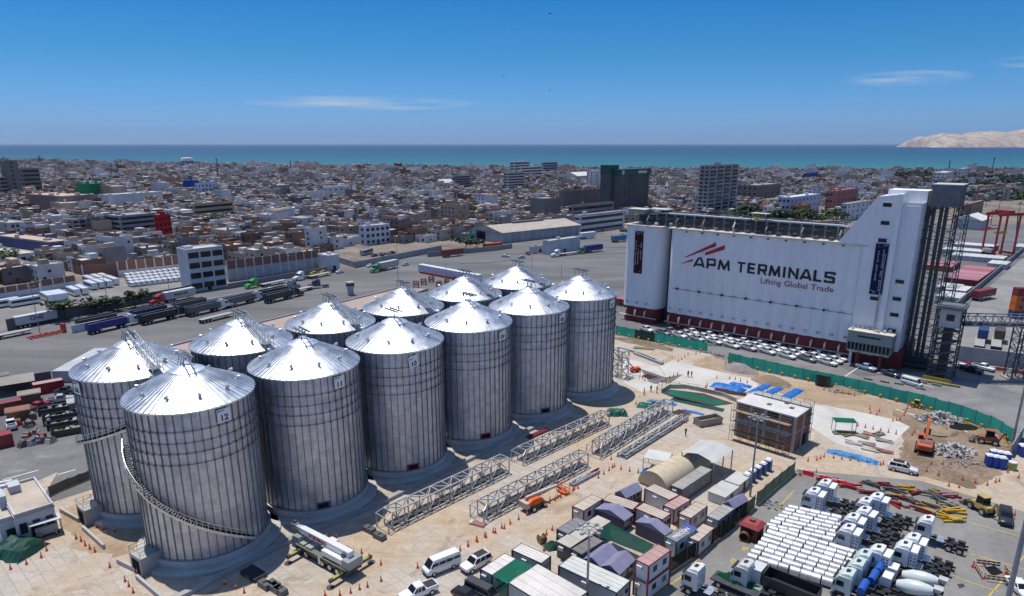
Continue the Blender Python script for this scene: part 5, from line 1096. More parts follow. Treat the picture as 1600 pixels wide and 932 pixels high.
bm = put('boom', MB().loft([[(x, -h, z - h), (x, -h * .7, z - h * 1.25), (x, h * .7, z - h * 1.25), (x, h, z - h), (x, h, z + h), (x, -h, z + h)] for x, z, h in ((5.2, 3.3, .46), (-5.4, 3.3, .42))]), CARPAINT, t, col=CRW)
for k, (x0, x1, hh) in enumerate(((-5.9, -5.35, .37), (-6.3, -5.85, .32), (-6.7, -6.25, .28))): put('boom_section', MB().box(x0, x1, -hh, hh, 3.3 - hh, 3.3 + hh), CARPAINT, bm, col=(.6 - .08 * k,) * 3)
put('boom_head', MB().box(-7.6, -6.7, -.4, .4, 2.75, 3.75), STEELP, bm, col=(.3, .31, .31)); put('hook_block', MB().box(-7.5, -7.1, -.2, .2, 2.1, 2.7), PAINT, bm, col=(.5, .36, .03)); put('sheave', MB().cyl((-7.2, -.3, 3.85), (-7.2, .3, 3.85), .3, n=10), DKSTEEL, bm)
for x in (-4.4, -2.8, 4.6): put('tool_box', MB().box(x - .6, x + .6, -1.2, 1.2, 1.62, 1.95), STEELP, t, col=(.35, .36, .35))
put('engine_cover', MB().box(2.6, 4.3, .2, 1.25, 2.7, 3.1), STEELP, t, col=(.12, .13, .13)); put('ladder', MB().box(-.4, .1, -1.42, -1.36, .4, 1.6), GALV, t)
put('boom_lettering', text_mesh('SCRUMAQ', .8, .015, .01, 'CENTER'), REDINK, bm, loc=(-1.5, .48, 3.0), rot=(R(90), 0, math.pi)); put('boom_lettering', text_mesh('SCRUMAQ', .8, .015, .01, 'CENTER'), REDINK, bm, loc=(-1.5, -.48, 3.0), rot=(R(90), 0, 0))
put('lift_cylinder', MB().cyl((3.6, 0, 2.5), (-1.6, 0, 3.0), .22, n=10), GALV, t); put('winch', MB().cyl((4.2, -.7, 3.0), (4.2, .7, 3.0), .4, n=12), DKSTEEL, t)
for x in (-4.3, 4.9):
    for s_ in (-1, 1): o = put('outrigger_beam', MB().box(x - .22, x + .22, min(0, s_ * 3.7), max(0, s_ * 3.7), .8, 1.2), STEELP, t, col=(.05, .055, .05)); put('outrigger_stripe', MB().box(x - .23, x + .23, s_ * 2.6 - .5, s_ * 2.6 + .5, 1.2, 1.23), PAINT, o, col=CRY); put('jack', MB().cyl((x, s_ * 3.6, .1), (x, s_ * 3.6, 1.2), .1, n=8), GALV, o); put('pad', MB().cyl((x, s_ * 3.6, 0), (x, s_ * 3.6, .12), .55, n=14), DKSTEEL, o)
wheels(t, [(x, s_ * 1.1) for x in (-4.9, -3.3, .3, 1.9, 3.5) for s_ in (-1, 1)], .62, .45)
def weights(conv, spots, lab, col=(.10, .105, .11)):
    for i, (x, y, l) in enumerate(spots):
        t = thing('counterweight_block', lab[i], 'counterweight', G(*conv(x, y)), rz)
        put('slab', MB().frustum(0, 0, 0, .8, 2.0, 1.1, 1.9, 1.0), STEELP, t, col=col); put('lifting_eye', MB().box(-.1, .1, -.3, .3, .8, .95), DKSTEEL, t)
weights(FV, [(893, 525, 0), (945, 525, 0), (960, 548, 0), (985, 560, 0)], ['first dark grey crane counterweight in the row below silo twelve', 'second dark grey crane counterweight in the row below silo twelve', 'third dark grey crane counterweight in the row below silo twelve', 'last dark grey crane counterweight in the row below silo twelve'])
weights(FV, [(1515, 195, 0), (1575, 235, 0)], ['grey counterweight block at the near end of the first truss', 'grey counterweight block with yellow marks at the foot of the first truss'])
t = thing('crane_mat', 'black steel outrigger frame with red and white striped end lying below silo twelve', 'steel frame', G(*FV(825, 455)), rz); put('plate', MB().box(-1.7, 1.7, -1, 1, 0, .55), STEELP, t, col=(.025, .03, .04)); put('striped_board', MB().box(-.4, .4, -1.04, -1.0, .1, .5), PAINT, t, col=(.6, .1, .08))
# ------------------------------------------------------------------ cars near the camera
VAN.at(G(690, 890), head((714, 880), (664, 900)), 'white high-roof minibus van parked on the site road', None, paintcar(WHITE))
SUV.at(G(744, 886), head((764, 876), (722, 898)), 'white SUV with roof rack parked right of the white minibus', None, paintcar(WHITE))
PICKUP.at(G(654, 931), head((676, 922), (632, 940)), 'white pickup with spare wheel at the bottom edge of the frame', None, paintcar(WHITE))
VAN.at(G(753, 932), head((735, 925), (775, 945)), 'dark grey minivan at the bottom edge beside the white-roofed cabins', None, paintcar((.07, .065, .065)), (.9, .9, .85))
SEDAN.at(G(730, 938), head((715, 930), (745, 945)), 'black car half hidden at the bottom edge left of the minivan', None, paintcar((.02, .02, .025)))
SUV.at(G(1410, 737), head((1393, 733), (1428, 741)), 'white hatchback SUV with lettering driving past the dug-up soil', None, paintcar((.7, .69, .7)))
SUV.at(G(1570, 814), head((1569, 800), (1572, 828)), 'black SUV parked alone on the right of the truck yard', None, paintcar((.03, .033, .04)))
SEDAN.at(G(1592, 925), head((1580, 915), (1600, 935)), 'white car at the right edge beside the thick lamp mast', None, paintcar(WHITE))
# ------------------------------------------------------------------ tractor units parked in the yard
HT = head((1508, 868), (1430, 843)); rcj = random.Random(6)
TRK = [(455, 318, 650, 385, 1, 'first white tractor unit of the parked rows, at the far end by the steel coils'), (515, 270, 690, 325, 1, 'white tractor unit behind the farthest parked one'), (795, 350, 985, 438, 1, 'white tractor unit with tall roof in front of the rusty steel pile'), (735, 375, 930, 455, 0, 'white flat-roofed tractor unit left of the tall-roofed one by the steel pile'), (725, 430, 925, 500, 1, 'white tractor unit with blue chassis in the middle row'), (665, 468, 905, 545, 1, 'white tractor unit with black chassis in the middle row, beside the coils'), (640, 530, 880, 592, 1, 'white tractor unit with open ports in its cabinet nearest the coil stack'), (1068, 480, 1285, 580, 0, 'white tractor unit standing alone on the right with blue on its roof'), (990, 585, 1200, 665, 1, 'white tractor unit behind the right-hand concrete mixers'), (945, 625, 1205, 715, 1, 'white tractor unit with silver deck just above the concrete mixers'), (800, 650, 1000, 730, 1, 'white tractor unit with cabinet left of the concrete mixers')]
for i, (a, b_, c, d_, cab_, lab) in enumerate(TRK):
    p = G(*YV(a, b_ + 28)); q = p - Vector((math.cos(HT), math.sin(HT), 0)) * 1.6
    (TRACTOR if cab_ else TRACTOR_B).at(q, HT + rcj.uniform(-.05, .05), lab, 'white tractor units parked in the yard', {'chassis_rail': (.05, .05, .2)} if i in (4,) else None)
for i, (a, b_) in enumerate(((745, 712), (710, 765), (655, 822))):
    q = G(*YV(a, b_)) - Vector((math.cos(HT), math.sin(HT), 0)) * 1.2
    TRACTOR_B.at(q, HT, ['pale green-white tractor cab farthest up the row with blue tanks', 'pale green-white tractor cab in the middle of the row with blue tanks', 'pale green-white tractor cab at the bottom edge of the row with blue tanks'][i], 'pale tractors beside blue tanks', {'cab': (.60, .68, .62), 'roof_fairing': (.60, .68, .62)})
    t = thing('blue_tank', ['blue cylinder tank beside the uppermost pale tractor cab', 'blue cylinder tank beside the middle pale tractor cab', 'blue cylinder tank beside the bottom pale tractor cab'][i], 'tank', G(*YV(a + 60, b_ + 8)), HT + R(90)); put('shell', MB().cyl((-1.3, 0, 2.1), (1.3, 0, 2.1), .5, n=14), PAINT, t, col=(.02, .10, .42), smooth=True); put('cradle', MB().box(-1.1, 1.1, -.45, .45, 0, 1.65), DKSTEEL, t)
def mixer(p, rz, label):
    t = thing('concrete_mixer', label, 'mixer truck', p, rz); n = 18; drum = MB(); drum.M = Matrix.Translation((-1.2, 0, 2.35)) @ Matrix.Rotation(R(-78), 4, 'Y'); drum.lathe([(.05, -2.9), (.75, -2.7), (1.2, -1.2), (1.22, .3), (.85, 1.9), (.55, 2.5), (.45, 2.5)], n)
    put('drum', drum, CARPAINT, t, col=(.62, .66, .62), smooth=True); put('chassis', MB().box(-4.6, 2.2, -.5, .5, .8, 1.1), BLACKP, t); put('cab', MB().loft([[(x, -1.2, .8), (x, 1.2, .8), (x, 1.15, z), (x, -1.15, z)] for x, z in ((2.2, 2.9), (3.6, 2.9), (4.0, 1.8))]), CARPAINT, t, col=WHITE); put('windscreen', MB().add([(3.94, -1, 1.95), (3.94, 1, 1.95), (3.66, 1, 2.75), (3.66, -1, 2.75)], [(0, 1, 2, 3)]), GLASS, t); put('hopper', MB().frustum(-4.2, 0, 2.9, 3.7, .7, .7, 1.3, 1.3), STEELP, t, col=(.5, .5, .5)); put('pedestal', MB().box(-3.6, -3.1, -.6, .6, 1.1, 2.4), STEELP, t, col=(.4, .4, .4)); wheels(t, [(x, y) for x in (3, -1.6, -3) for y in (-1, 1)], .5, .45); t.scale = (.8, .8, .8)
mixer(G(*YV(985, 760)), HT, 'upper white concrete mixer drum truck at the bottom of the yard'); mixer(G(*YV(955, 812)), HT, 'lower white concrete mixer drum truck at the bottom edge of the yard')
# dump truck bottom-left
q = G(*YV(300, 810)); t = thing('dump_truck', 'white-cab dump truck with black open body below the steel coils', 'dump truck', q, HT); put('cab', MB().loft([[(x, -1.2, .8), (x, 1.2, .8), (x, 1.15, z), (x, -1.15, z)] for x, z in ((3.0, 3.0), (4.5, 3.0), (4.9, 1.9))]), CARPAINT, t, col=(.62, .62, .58)); put('windscreen', MB().add([(4.84, -1, 2.05), (4.84, 1, 2.05), (4.56, 1, 2.85), (4.56, -1, 2.85)], [(0, 1, 2, 3)]), GLASS, t); put('body_floor', MB().box(-4, 2.7, -1.25, 1.25, 1.2, 1.35), STEELP, t, col=(.03, .03, .032))
for s_ in (-1, 1): put('body_side', MB().box(-4, 2.7, s_ * 1.25 - .06, s_ * 1.25 + .06, 1.2, 2.7), STEELP, t, col=(.03, .03, .032))
put('headboard', MB().box(2.6, 2.75, -1.3, 1.3, 1.2, 3.0), STEELP, t, col=(.03, .03, .032)); put('tailgate', MB().box(-4.06, -3.95, -1.2, 1.2, 1.2, 2.6), STEELP, t, col=(.03, .03, .032)); put('chassis', MB().box(-4, 4, -.5, .5, .75, 1.2), BLACKP, t); wheels(t, [(x, y) for x in (3.6, -1.6, -3) for y in (-1.05, 1.05)], .52, .45)
TRACTOR_B.at(G(*YV(150, 790)), HT, 'white flat-nosed truck cab beside the dump truck at the bottom edge', None, {'cab': (.62, .62, .58), 'roof_fairing': (.62, .62, .58)})
TRACTOR_B.at(G(1106, 934), HT, 'white truck cab at the bottom edge carrying a green net load', None, {'cab': (.7, .7, .66), 'roof_fairing': (.7, .7, .66)}); heap('net_load', 'bundle of bright green netting piled on the truck bed at the bottom edge', G(1152, 918) + Vector((0, 0, .9)), 3.2, 1.2, 1.0, (.015, .16, .075), rz=HT, seed=5, cat='netting', m=NET); t = thing('flatbed_trailer', 'low flatbed under the green netting at the bottom edge', 'trailer', G(1150, 922), HT); put('deck', MB().box(-3.2, 3.2, -1.2, 1.2, .8, 1.0), DKSTEEL, t); wheels(t, [(-2, -1), (-2, 1), (2, -1), (2, 1)], .45, .4)
# ------------------------------------------------------------------ steel coils wrapped in bright foil
FOIL = mat('coil_wrap', rough=.52, metal=.75, var=.25, sc=1.3, bump=.12, bsc=3)
cm = MB(); rc = .72; n = 18
cm.M = Matrix.Rotation(R(90), 4, 'Y'); cm.lathe([(.25, -.62), (rc - .04, -.62), (rc, -.58), (rc, .58), (rc - .04, .62), (.25, .62), (.25, -.62)], n); COILM = cm.mesh('coil', smooth=True); COILM.materials.append(FOIL); CC = [(.62, .63, .64), (.52, .53, .55), (.58, .58, .58), (.42, .43, .46), (.48, .48, .49)]
rcn = random.Random(21)
def coil_block(o, along, up, na, nu, lab, grp, skew=0.):
    o, a1, u1 = G(*YV(*o)), G(*YV(*along)), G(*YV(*up)); da = (a1 - o); du = (u1 - o)
    sr = du.length / (nu - 1) / 1.43
    for j in range(nu):
        for i in range(na):
            p = o + da * ((i + rcn.uniform(-.05, .05)) / (na - 1)) + du * (j / (nu - 1))
            ob = put('steel_coil', COILM, FOIL, loc=p + Vector((0, 0, rc * sr)), rot=(rcn.uniform(0, 6), 0, rz_of(da) + rcn.uniform(-.03, .03)), scale=(da.length / (na - 1) / rcn.uniform(1.26, 1.36), sr, sr), col=rcn.choice(CC))
            tag(ob, lab, 'coil', grp)
coil_block((125, 622), (590, 770), (240, 470), 9, 8, 'silver foil-wrapped steel coil in the larger near stack of the yard', 'wrapped coils in the near stack')
coil_block((228, 452), (530, 522), (345, 352), 6, 7, 'silver foil-wrapped steel coil in the smaller far stack behind the red kiosk', 'wrapped coils in the far stack')
# ------------------------------------------------------------------ pile of beams, formwork and yellow machinery parts
rb_ = random.Random(33); spots = [(520, 165), (590, 185), (640, 205), (770, 195), (850, 200), (900, 230), (960, 215), (1010, 240), (860, 255), (940, 270), (1000, 290), (1080, 250), (1130, 270), (1090, 310), (1170, 300), (1210, 340), (1060, 340), (900, 300), (1230, 390), (1200, 380), (760, 240), (1120, 240), (1180, 255)]
WORD = ['northmost', 'second', 'third', 'fourth', 'fifth', 'sixth', 'seventh', 'eighth', 'ninth', 'tenth', 'eleventh', 'twelfth', 'thirteenth', 'fourteenth', 'fifteenth', 'sixteenth', 'seventeenth', 'eighteenth', 'nineteenth', 'twentieth', 'twenty-first', 'twenty-second', 'last']
for i, (x, y) in enumerate(spots):
    c = rb_.choice([((.20, .02, .025), 'dark red'), ((.20, .02, .025), 'dark red'), ((.33, .03, .03), 'bright red'), ((.45, .26, .02), 'yellow'), ((.10, .10, .10), 'charcoal'), ((.28, .26, .23), 'grey')]) if i > 2 else ((.42, .02, .03), 'bright red')
    if i in (15, 18, 19): c = ((.50, .30, .02), 'yellow')
    t = thing('beam_bundle', f'bundle of {c[1]} steel formwork beams, {WORD[i]} in the scrap pile behind the tractor units', 'beams', G(*YV(x, y + 8)), rz_of(az(118)) + rb_.uniform(-.6, .6), 'formwork and beams piled behind the tractors')
    for k in range(5): ln = rb_.uniform(.7, 2.0); cc = c[0] if rb_.random() < .75 else rb_.choice([(.1, .1, .1), (.3, .28, .25), (.45, .27, .03)]); put('beam', MB().box(-ln, ln, -.16, .16, 0, .3), STEELP, t, col=cc, loc=(rb_.uniform(-.5, .5), (k % 3) * .45 - .4, .32 * (k // 3)), rot=(rb_.uniform(-.08, .08), rb_.uniform(-.1, .1), rb_.uniform(-.5, .5)))
for i in range(9): JERSEY.at(G(*YV(395 + i * 31, 140 + i * 9)), rz_of(az(124)), 'red and white plastic barrier in the short line above the scrap pile', 'plastic barriers above the scrap pile', {'body': (.6, .02, .04) if i % 3 else (.7, .7, .7)})
def digger(p, rz, label, col, cat='backhoe', s=1.):
    t = thing('wheel_loader', label, cat, p, rz); put('body', MB().loft([[(x, -.8, .7), (x, .8, .7), (x, .7, z), (x, -.7, z)] for x, z in ((-1.8, 1.5), (-.6, 1.7), (.4, 1.5), (1.6, 1.4))]), PAINT, t, col=col); put('cab', MB().frustum(-.2, 0, 1.5, 2.8, 1.5, 1.4, 1.3, 1.2), GLASS, t); put('cab_roof', MB().box(-1, .6, -.7, .7, 2.8, 2.92), PAINT, t, col=col)
    for y in (-.55, .55): put('lift_arm', MB().bar((.2, y, 1.5), (2.4, y, .7), .18, .26), PAINT, t, col=col)
    put('bucket', MB().slab([(2.2, .1), (3.1, .1), (3.2, .35), (2.5, .5), (2.4, 1.0), (2.2, 1.0)], -1.1, 1.1), STEELP, t, col=(.12, .11, .1)); put('rear_arm', MB().bar((-1.8, 0, 1.0), (-2.6, 0, 2.8), .25), PAINT, t, col=col); put('rear_stick', MB().bar((-2.6, 0, 2.8), (-3.1, 0, 1.1), .2), PAINT, t, col=col); wheels(t, [(1.1, -.85), (1.1, .85), (-1.2, -.85), (-1.2, .85)], .62, .4); t.scale = (s, s, s)
digger(G(*YV(1362, 345)), R(100), 'muddy yellow backhoe loader beside the yellow beams', (.45, .32, .10))
digger(G(*RV(1290, 612)), R(150), 'brown-orange loader parked by the rubble near the blue toilets', (.30, .10, .03), 'loader'); digger(G(*RV(850, 388)), R(-40), 'small yellow roller machine at the foot of the green fence', (.5, .34, .03), 'loader', .62)
# barricaded square
t = thing('barricade_ring', 'square of striped barricades round a floor opening in the truck yard', 'barricade', G(*YV(1430, 690)), R(-15))
for i in range(4):
    for k in range(2): a = R(90) * i; o = put('board', MB().box(-1.5, 1.5, 1.85, 1.91, .35 + k * .4, .62 + k * .4), PAINT, t, col=(.62, .42, .25), rot=a); [put('stripe', MB().box(-1.3 + q * .6, -1.0 + q * .6, 1.84, 1.915, .36 + k * .4, .61 + k * .4), PAINT, o, col=(.05, .05, .05)) for q in range(5)]
sheet('floor_opening', [YV(1385, 650), YV(1440, 640), YV(1490, 680), YV(1430, 700)], .02, DARKM); sheet('manhole_cover', [YV(1236, 742), YV(1270, 738), YV(1282, 755), YV(1250, 764)], .02, mat('iron', (.04, .04, .042), rough=.7, var=.2, sc=3))
# ================================================================== building under construction and the dug-up ground
BRICKM = bpy.data.materials.new('clay_brick'); BRICKM.use_nodes = True
def brick_nodes(m, c1, c2, mo, sc):
    t = m.node_tree; b = t.nodes['Principled BSDF']; tc_ = t.nodes.new('ShaderNodeTexCoord'); bt = t.nodes.new('ShaderNodeTexBrick'); mp_ = t.nodes.new('ShaderNodeMapping'); mp_.inputs['Rotation'].default_value = (R(90), 0, 0)
    bt.inputs['Color1'].default_value = (*c1, 1); bt.inputs['Color2'].default_value = (*c2, 1); bt.inputs['Mortar'].default_value = (*mo, 1); bt.inputs['Scale'].default_value = sc; bt.inputs['Mortar Size'].default_value = .03
    t.links.new(tc_.outputs['Object'], mp_.inputs[0]); t.links.new(mp_.outputs[0], bt.inputs['Vector']); t.links.new(bt.outputs[0], b.inputs['Base Color']); b.inputs['Roughness'].default_value = .9
brick_nodes(BRICKM, (.20, .065, .042), (.27, .095, .06), (.22, .15, .11), 2.2)
ca, rzb, LB, WB = plan(MV(1215, 645), MV(1310, 580), MV(838, 560), 7.4)
pa = G(*MV(1215, 645), 7.4); pa.z = 0; pb_ = G(*MV(838, 560), 7.4); pb_.z = 0; dl = pb_ - pa; WB = dl.length
bb = thing('brick_building', 'two-storey concrete and red brick building under construction with scaffolding', 'building', pa, rzb)
LBx = LB; sgn = 1 if dl.dot(Vector((-math.sin(rzb), math.cos(rzb), 0))) > 0 else -1
WB = sgn * abs(dl.dot(Vector((-math.sin(rzb), math.cos(rzb), 0))))
y0, y1 = sorted((0, WB)); GC = (.40, .385, .36)
put('roof_slab', MB().box(-.25, LBx + .25, y0 - .25, y1 + .25, 7.1, 7.4), CONC, bb, col=(.60, .58, .55)); put('floor_slab', MB().box(-.05, LBx + .05, y0 - .05, y1 + .05, 3.5, 3.85), CONC, bb, col=GC)
nyc = 5
for i in range(nyc):
    for x in (0, LBx): put('column', MB().box(x - .24, x + .24, y0 + (y1 - y0) * i / (nyc - 1) - .24, y0 + (y1 - y0) * i / (nyc - 1) + .24, 0, 7.1), CONC, bb, col=GC)
put('column', MB().box(LBx / 2 - .24, LBx / 2 + .24, y0 - .24, y0 + .24, 0, 7.1), CONC, bb, col=GC)
for i in range(nyc - 1):
    ya, yb = y0 + (y1 - y0) * i / (nyc - 1) + .25, y0 + (y1 - y0) * (i + 1) / (nyc - 1) - .25
    for z0, z1 in ((0, 3.5), (3.85, 7.1)):
        put('brick_panel', MB().box(-.12, .12, 0, yb - ya, 0, (z1 - z0) * (.62 if i in (1,) and z0 else 1)), BRICKM, bb, loc=(-.0, ya, z0)); put('brick_panel', MB().box(-.1, .1, 0, yb - ya, 0, z1 - z0), BRICKM, bb, loc=(LBx, ya, z0))
for (x0, x1) in ((.25, LBx / 2 - .25), (LBx / 2 + .25, LBx - .25)):
    for z0, z1 in ((0, 3.5), (3.85, 7.1)):
        for yy in (y0, y1):
            put('brick_panel', MB().box(0, x1 - x0, -.1, .1, 0, z1 - z0), BRICKM, bb, loc=(x0, yy, z0))
put('door_opening', MB().box(LBx * .6, LBx * .8, y0 - .14, y0 - .08, 0, 2.4), DARKM, bb)
for i, (x, y) in enumerate(((.5, .2), (.35, .55), (.75, .35))): put('roof_hatch', MB().box(LBx * x - .5, LBx * x + .5, y0 + (y1 - y0) * y - .4, y0 + (y1 - y0) * y + .4, 7.4, 7.5), CONC, bb, col=(.1, .1, .1))
def scaffold(p, rz, L, wd, h, label, lv=3):
    t = thing('scaffold', label, 'scaffold', p, rz); n = max(2, round(L / 1.9)); mb = MB()
    for i in range(n + 1):
        for y in (0, wd): mb.cyl((L * i / n, y, 0), (L * i / n, y, h + .9), .045, n=5, caps=False)
    put('standards', mb, DKSTEEL, t); mb = MB()
    for k in range(1, lv + 1):
        z = h * k / lv
        for y in (0, wd): mb.bar((0, y, z), (L, y, z), .06); mb.bar((0, y, z + .9), (L, y, z + .9), .05)
        for i in range(n + 1): mb.bar((L * i / n, 0, z), (L * i / n, wd, z), .05)
        put('deck_board', MB().box(0, L, .08, wd - .08, z, z + .06), STEELP, t, col=(.34, .22, .10) if k % 2 else (.42, .40, .36))
    put('ledgers', mb, GREYSTEEL, t); mb = MB()
    for k in range(lv):
        for i in range(n):
            if (i + k) % 2: mb.bar((L * i / n, 0, h * k / lv), (L * (i + 1) / n, 0, h * (k + 1) / lv), .05)
            else: mb.bar((L * (i + 1) / n, 0, h * k / lv), (L * i / n, 0, h * (k + 1) / lv), .05)
    put('braces', mb, GREYSTEEL, t); return t
M_ = Matrix.Rotation(rzb, 4, 'Z')
scaffold(pa + M_ @ Vector((-1.7, y0, 0)), rzb + R(90), y1 - y0, 1.2, 6.3, 'steel tube scaffold along the long side of the brick building')
scaffold(pa + M_ @ Vector((LBx + .5, y0 - .4, 0)), rzb + R(90), y1 - y0, 2.0, 7.6, 'steel scaffold with plank decks on the right side of the brick building', 4)
# green mesh fence with yellow barrels
GNET = lambda k: (.006, .05, .05) if k in (2, 3) else (.03, .56, .40)
F1 = [G(962, 523), G(1105, 551)]; F2 = [G(1138, 568), G(1340, 612), G(1440, 637)]; F3 = [G(1440, 637), G(1500, 655), G(1545, 672), G(1582, 693)]
fence('mesh_fence', F1, 2.9, 'green mesh fence beside the left end of the parked pickups', GNET, 3.4); fence('mesh_fence', F2, 3.0, 'long green mesh fence between the site and the terminal road', lambda k: (.03, .56, .40) if k % 6 else (.025, .46, .34), 3.4); fence('mesh_fence', F3, 3.1, 'curved end of the green mesh fence around the rubble corner', lambda k: (.03, .54, .39), 3.2)
for F, lab in ((F1, 'yellow barrel weighting the foot of the left green mesh fence'), (F2, 'yellow barrel at the foot of the long green mesh fence'), (F3, 'yellow barrel at the foot of the curved green mesh fence')):
    for a, b_ in zip(F, F[1:]):
        d = b_ - a; n = max(1, round(d.length / 3.4))
        for i in range(n): p = a + d * ((i + .5) / n); BARREL.at(p - TY * .55, 0, lab, lab[14:] + 's')
wall_run('kerb', [p - TY * 1.1 for p in F1], .25, .2, 'pale concrete kerb below the left green mesh fence', (.5, .48, .44), 'kerb'); t = thing('fence_gate', 'green roofed gate booth set into the long green mesh fence', 'gate', G(1285, 603), TRZ); put('frame', MB().box(-1.6, 1.6, -.5, .5, 0, 2.4), DKSTEEL, t); put('awning', MB().frustum(0, -.2, 2.9, 3.1, 3.9, 1.8, 3.9, 1.8, 0, .2), NET, t, col=(.012, .25, .17)); put('opening', MB().box(-1, 1, -.54, -.48, .1, 2.1), GLASS, t)
wall_run('kerb', [p - TY * .95 for p in F3], .3, .25, 'yellow kerb curving along the rubble corner', (.42, .30, .06), 'kerb')
# white pickups parked under the terminal
HP = head((1155, 542), (1181, 550)); GREYS = [WHITE, WHITE, WHITE, (.72, .73, .75), (.25, .26, .28), WHITE, (.55, .56, .58), WHITE]
rp = random.Random(17); FX = Vector((math.cos(HP), math.sin(HP), 0)); r1 = [(280, 112), (385, 132), (487, 150), (597, 170), (705, 188), (812, 212), (918, 228), (1035, 250), (1158, 278), (1285, 296), (1412, 320)]
for i, (x, y) in enumerate(r1):
    p = G(*MV(x, y)); c = GREYS[rp.randrange(8)] if i not in (0, 10) else WHITE
    PICKUP.at(p, HP + rp.uniform(-.05, .05), 'pickup parked in the row nearest the green mesh fence under the white terminal', 'pickups parked below the terminal, front row', paintcar(c))
    if 0 < i: PICKUP.at(p + TY * 3.1 + TX * .6, HP + rp.uniform(-.05, .05), 'pickup parked in the middle row under the white terminal', 'pickups parked below the terminal, middle row', paintcar(GREYS[rp.randrange(8)]))
    if 1 < i: PICKUP.at(p + TY * 6.1 + TX * 1.0, HP + rp.uniform(-.05, .05), 'pickup parked in the row closest to the red base of the white terminal', 'pickups parked below the terminal, back row', paintcar(GREYS[rp.randrange(4)]))
for i in range(12): STOPB.at(G(1060 + i * 24, 538 + i * 5.1) - TY * 2.9, TRZ, 'black-striped concrete wheel stop in front of the parked pickups', 'wheel stops by the pickups')
PICKUP.at(G(1353, 578), HP, 'pale blue pickup between the red columns of the annex', None, paintcar((.45, .53, .68))); PICKUP.at(G(1392, 588), HP + math.pi * 0, 'dark blue pickup in the shade beside the annex', None, paintcar((.02, .035, .10))); VAN.at(G(1424, 602), HP, 'white minivan on the terminal road below the transfer tower', None, paintcar(WHITE), (.88, .95, .85))
SEDAN.at(G(1505, 577), HP, 'white car parked right behind the transfer tower', None, paintcar(WHITE)); PICKUP.at(G(1518, 582), HP, 'black pickup between two white cars right of the transfer tower', None, paintcar((.02, .02, .022))); PICKUP.at(G(1536, 578), HP, 'white pickup right of the black one by the conveyor leg', None, paintcar(WHITE))
for i, (x, y) in enumerate(((545, 215), (650, 232), (740, 245), (885, 235), (975, 252), (875, 275), (480, 290))): STOPB.at(G(*RV(x, y)), TRZ, 'black-striped concrete barrier on the road by the green mesh fence', 'striped barriers on the terminal road')
for i in range(7): STOPB.at(G(1415 + i * 13, 592 + i * 2.2), TRZ, 'yellow and black barrier at the foot of the elevator tower', 'barriers at the elevator foot', {'block': (.5, .36, .05)})
# mounds and rubble
SOILG = mat('gravel_grey', (.27, .24, .22), rough=1, var=.2, sc=.8, bump=.5, bsc=3); SOILB = mat('soil_brown', (.27, .20, .135), rough=1, var=.2, sc=.6, bump=.6, bsc=2)
heap('gravel_mound', 'grey gravel mound beside the long green mesh fence', G(*MV(860, 355)), 5, 3.2, 2.0, (1, 1, 1), SOILG, 2, 'mound', TRZ, rough=.1); heap('soil_mound', 'brown soil mound behind the blue tarpaulins', G(*MV(1060, 432)), 5.2, 3, 1.9, (1, 1, 1), SOILB, 3, 'mound', TRZ, rough=.12); heap('soil_mound', 'brown spoil bank along the foot of the left green mesh fence', G(*MV(240, 190)), 12, 1.8, 1.3, (1, 1, 1), SOILB, 4, 'mound', TRZ, rough=.3, n=20); heap('soil_mound', 'low sandy mound below the fence gate', G(*MV(1500, 480)), 5, 2.5, .9, (1, 1, 1), SOILB, 6, 'mound', TRZ)
heap('soil_mound', 'dark earth bank around the black excavation hole', G(*RV(1310, 560)), 5, 3, 1.2, (.6, .6, .6), SOILB, 8, 'mound', 0, rough=.35); heap('soil_mound', 'torn earth in front of the orange excavator', G(*RV(1080, 560)), 4.5, 3, .7, (1, 1, 1), SOILB, 9, 'mound', 0, rough=.4)
RUBM = mat('broken_concrete', (.42, .40, .37), rough=.95, var=.25, sc=1.5)
def rubble(label, x, y, rx, ry, h, n, seed, smin=.2, smax=.75):
    r_ = random.Random(seed); mb = MB()
    for i in range(n):
        a = r_.uniform(0, 6.28); f = math.sqrt(r_.random()); s_ = r_.uniform(smin, smax) * (1.2 - .5 * f); p = (rx * f * math.cos(a), ry * f * math.sin(a), h * (1 - f) * r_.uniform(.5, 1) + s_ * .2)
        mb.M = Matrix.Translation(p) @ Matrix.Rotation(r_.uniform(0, 6), 4, Vector((r_.random(), r_.random(), r_.random() + .1)).normalized()); q = [(sx * s_ * r_.uniform(.6, 1), sy * s_ * .7 * r_.uniform(.6, 1), sz * s_ * .35 * r_.uniform(.6, 1)) for sz in (-1, 1) for sx, sy in ((-1, -1), (1, -1), (1, 1), (-1, 1))]
        mb.add(q, [(3, 2, 1, 0), (4, 5, 6, 7), (0, 1, 5, 4), (1, 2, 6, 5), (2, 3, 7, 6), (3, 0, 4, 7)])
    o = put('rubble_heap', mb, RUBM, loc=G(*RV(x, y))); tag(o, label, 'rubble', kind='stuff')
rubble('broken grey concrete slabs heaped behind the orange excavator', 990, 465, 5.2, 3.0, 1.6, 170, 3); rubble('grey concrete rubble heap right of the orange excavator', 1070, 665, 4.6, 3.2, 1.3, 190, 4); rubble('small stone heap at the foot of the green mesh fence', 380, 290, 3.4, 1.4, .6, 60, 5, .12, .4); rubble('loose rubble strewn around the black excavation hole', 1330, 580, 4, 2.2, .4, 70, 6, .12, .5)
rubble('stones scattered on the spoil bank by the left green mesh fence', -600, 0, 12, 1.6, 1.3, 160, 7, .15, .5); rubble('churned soil lumps in front of the blue toilets', 1150, 745, 6, 2.4, .3, 120, 12, .08, .3)
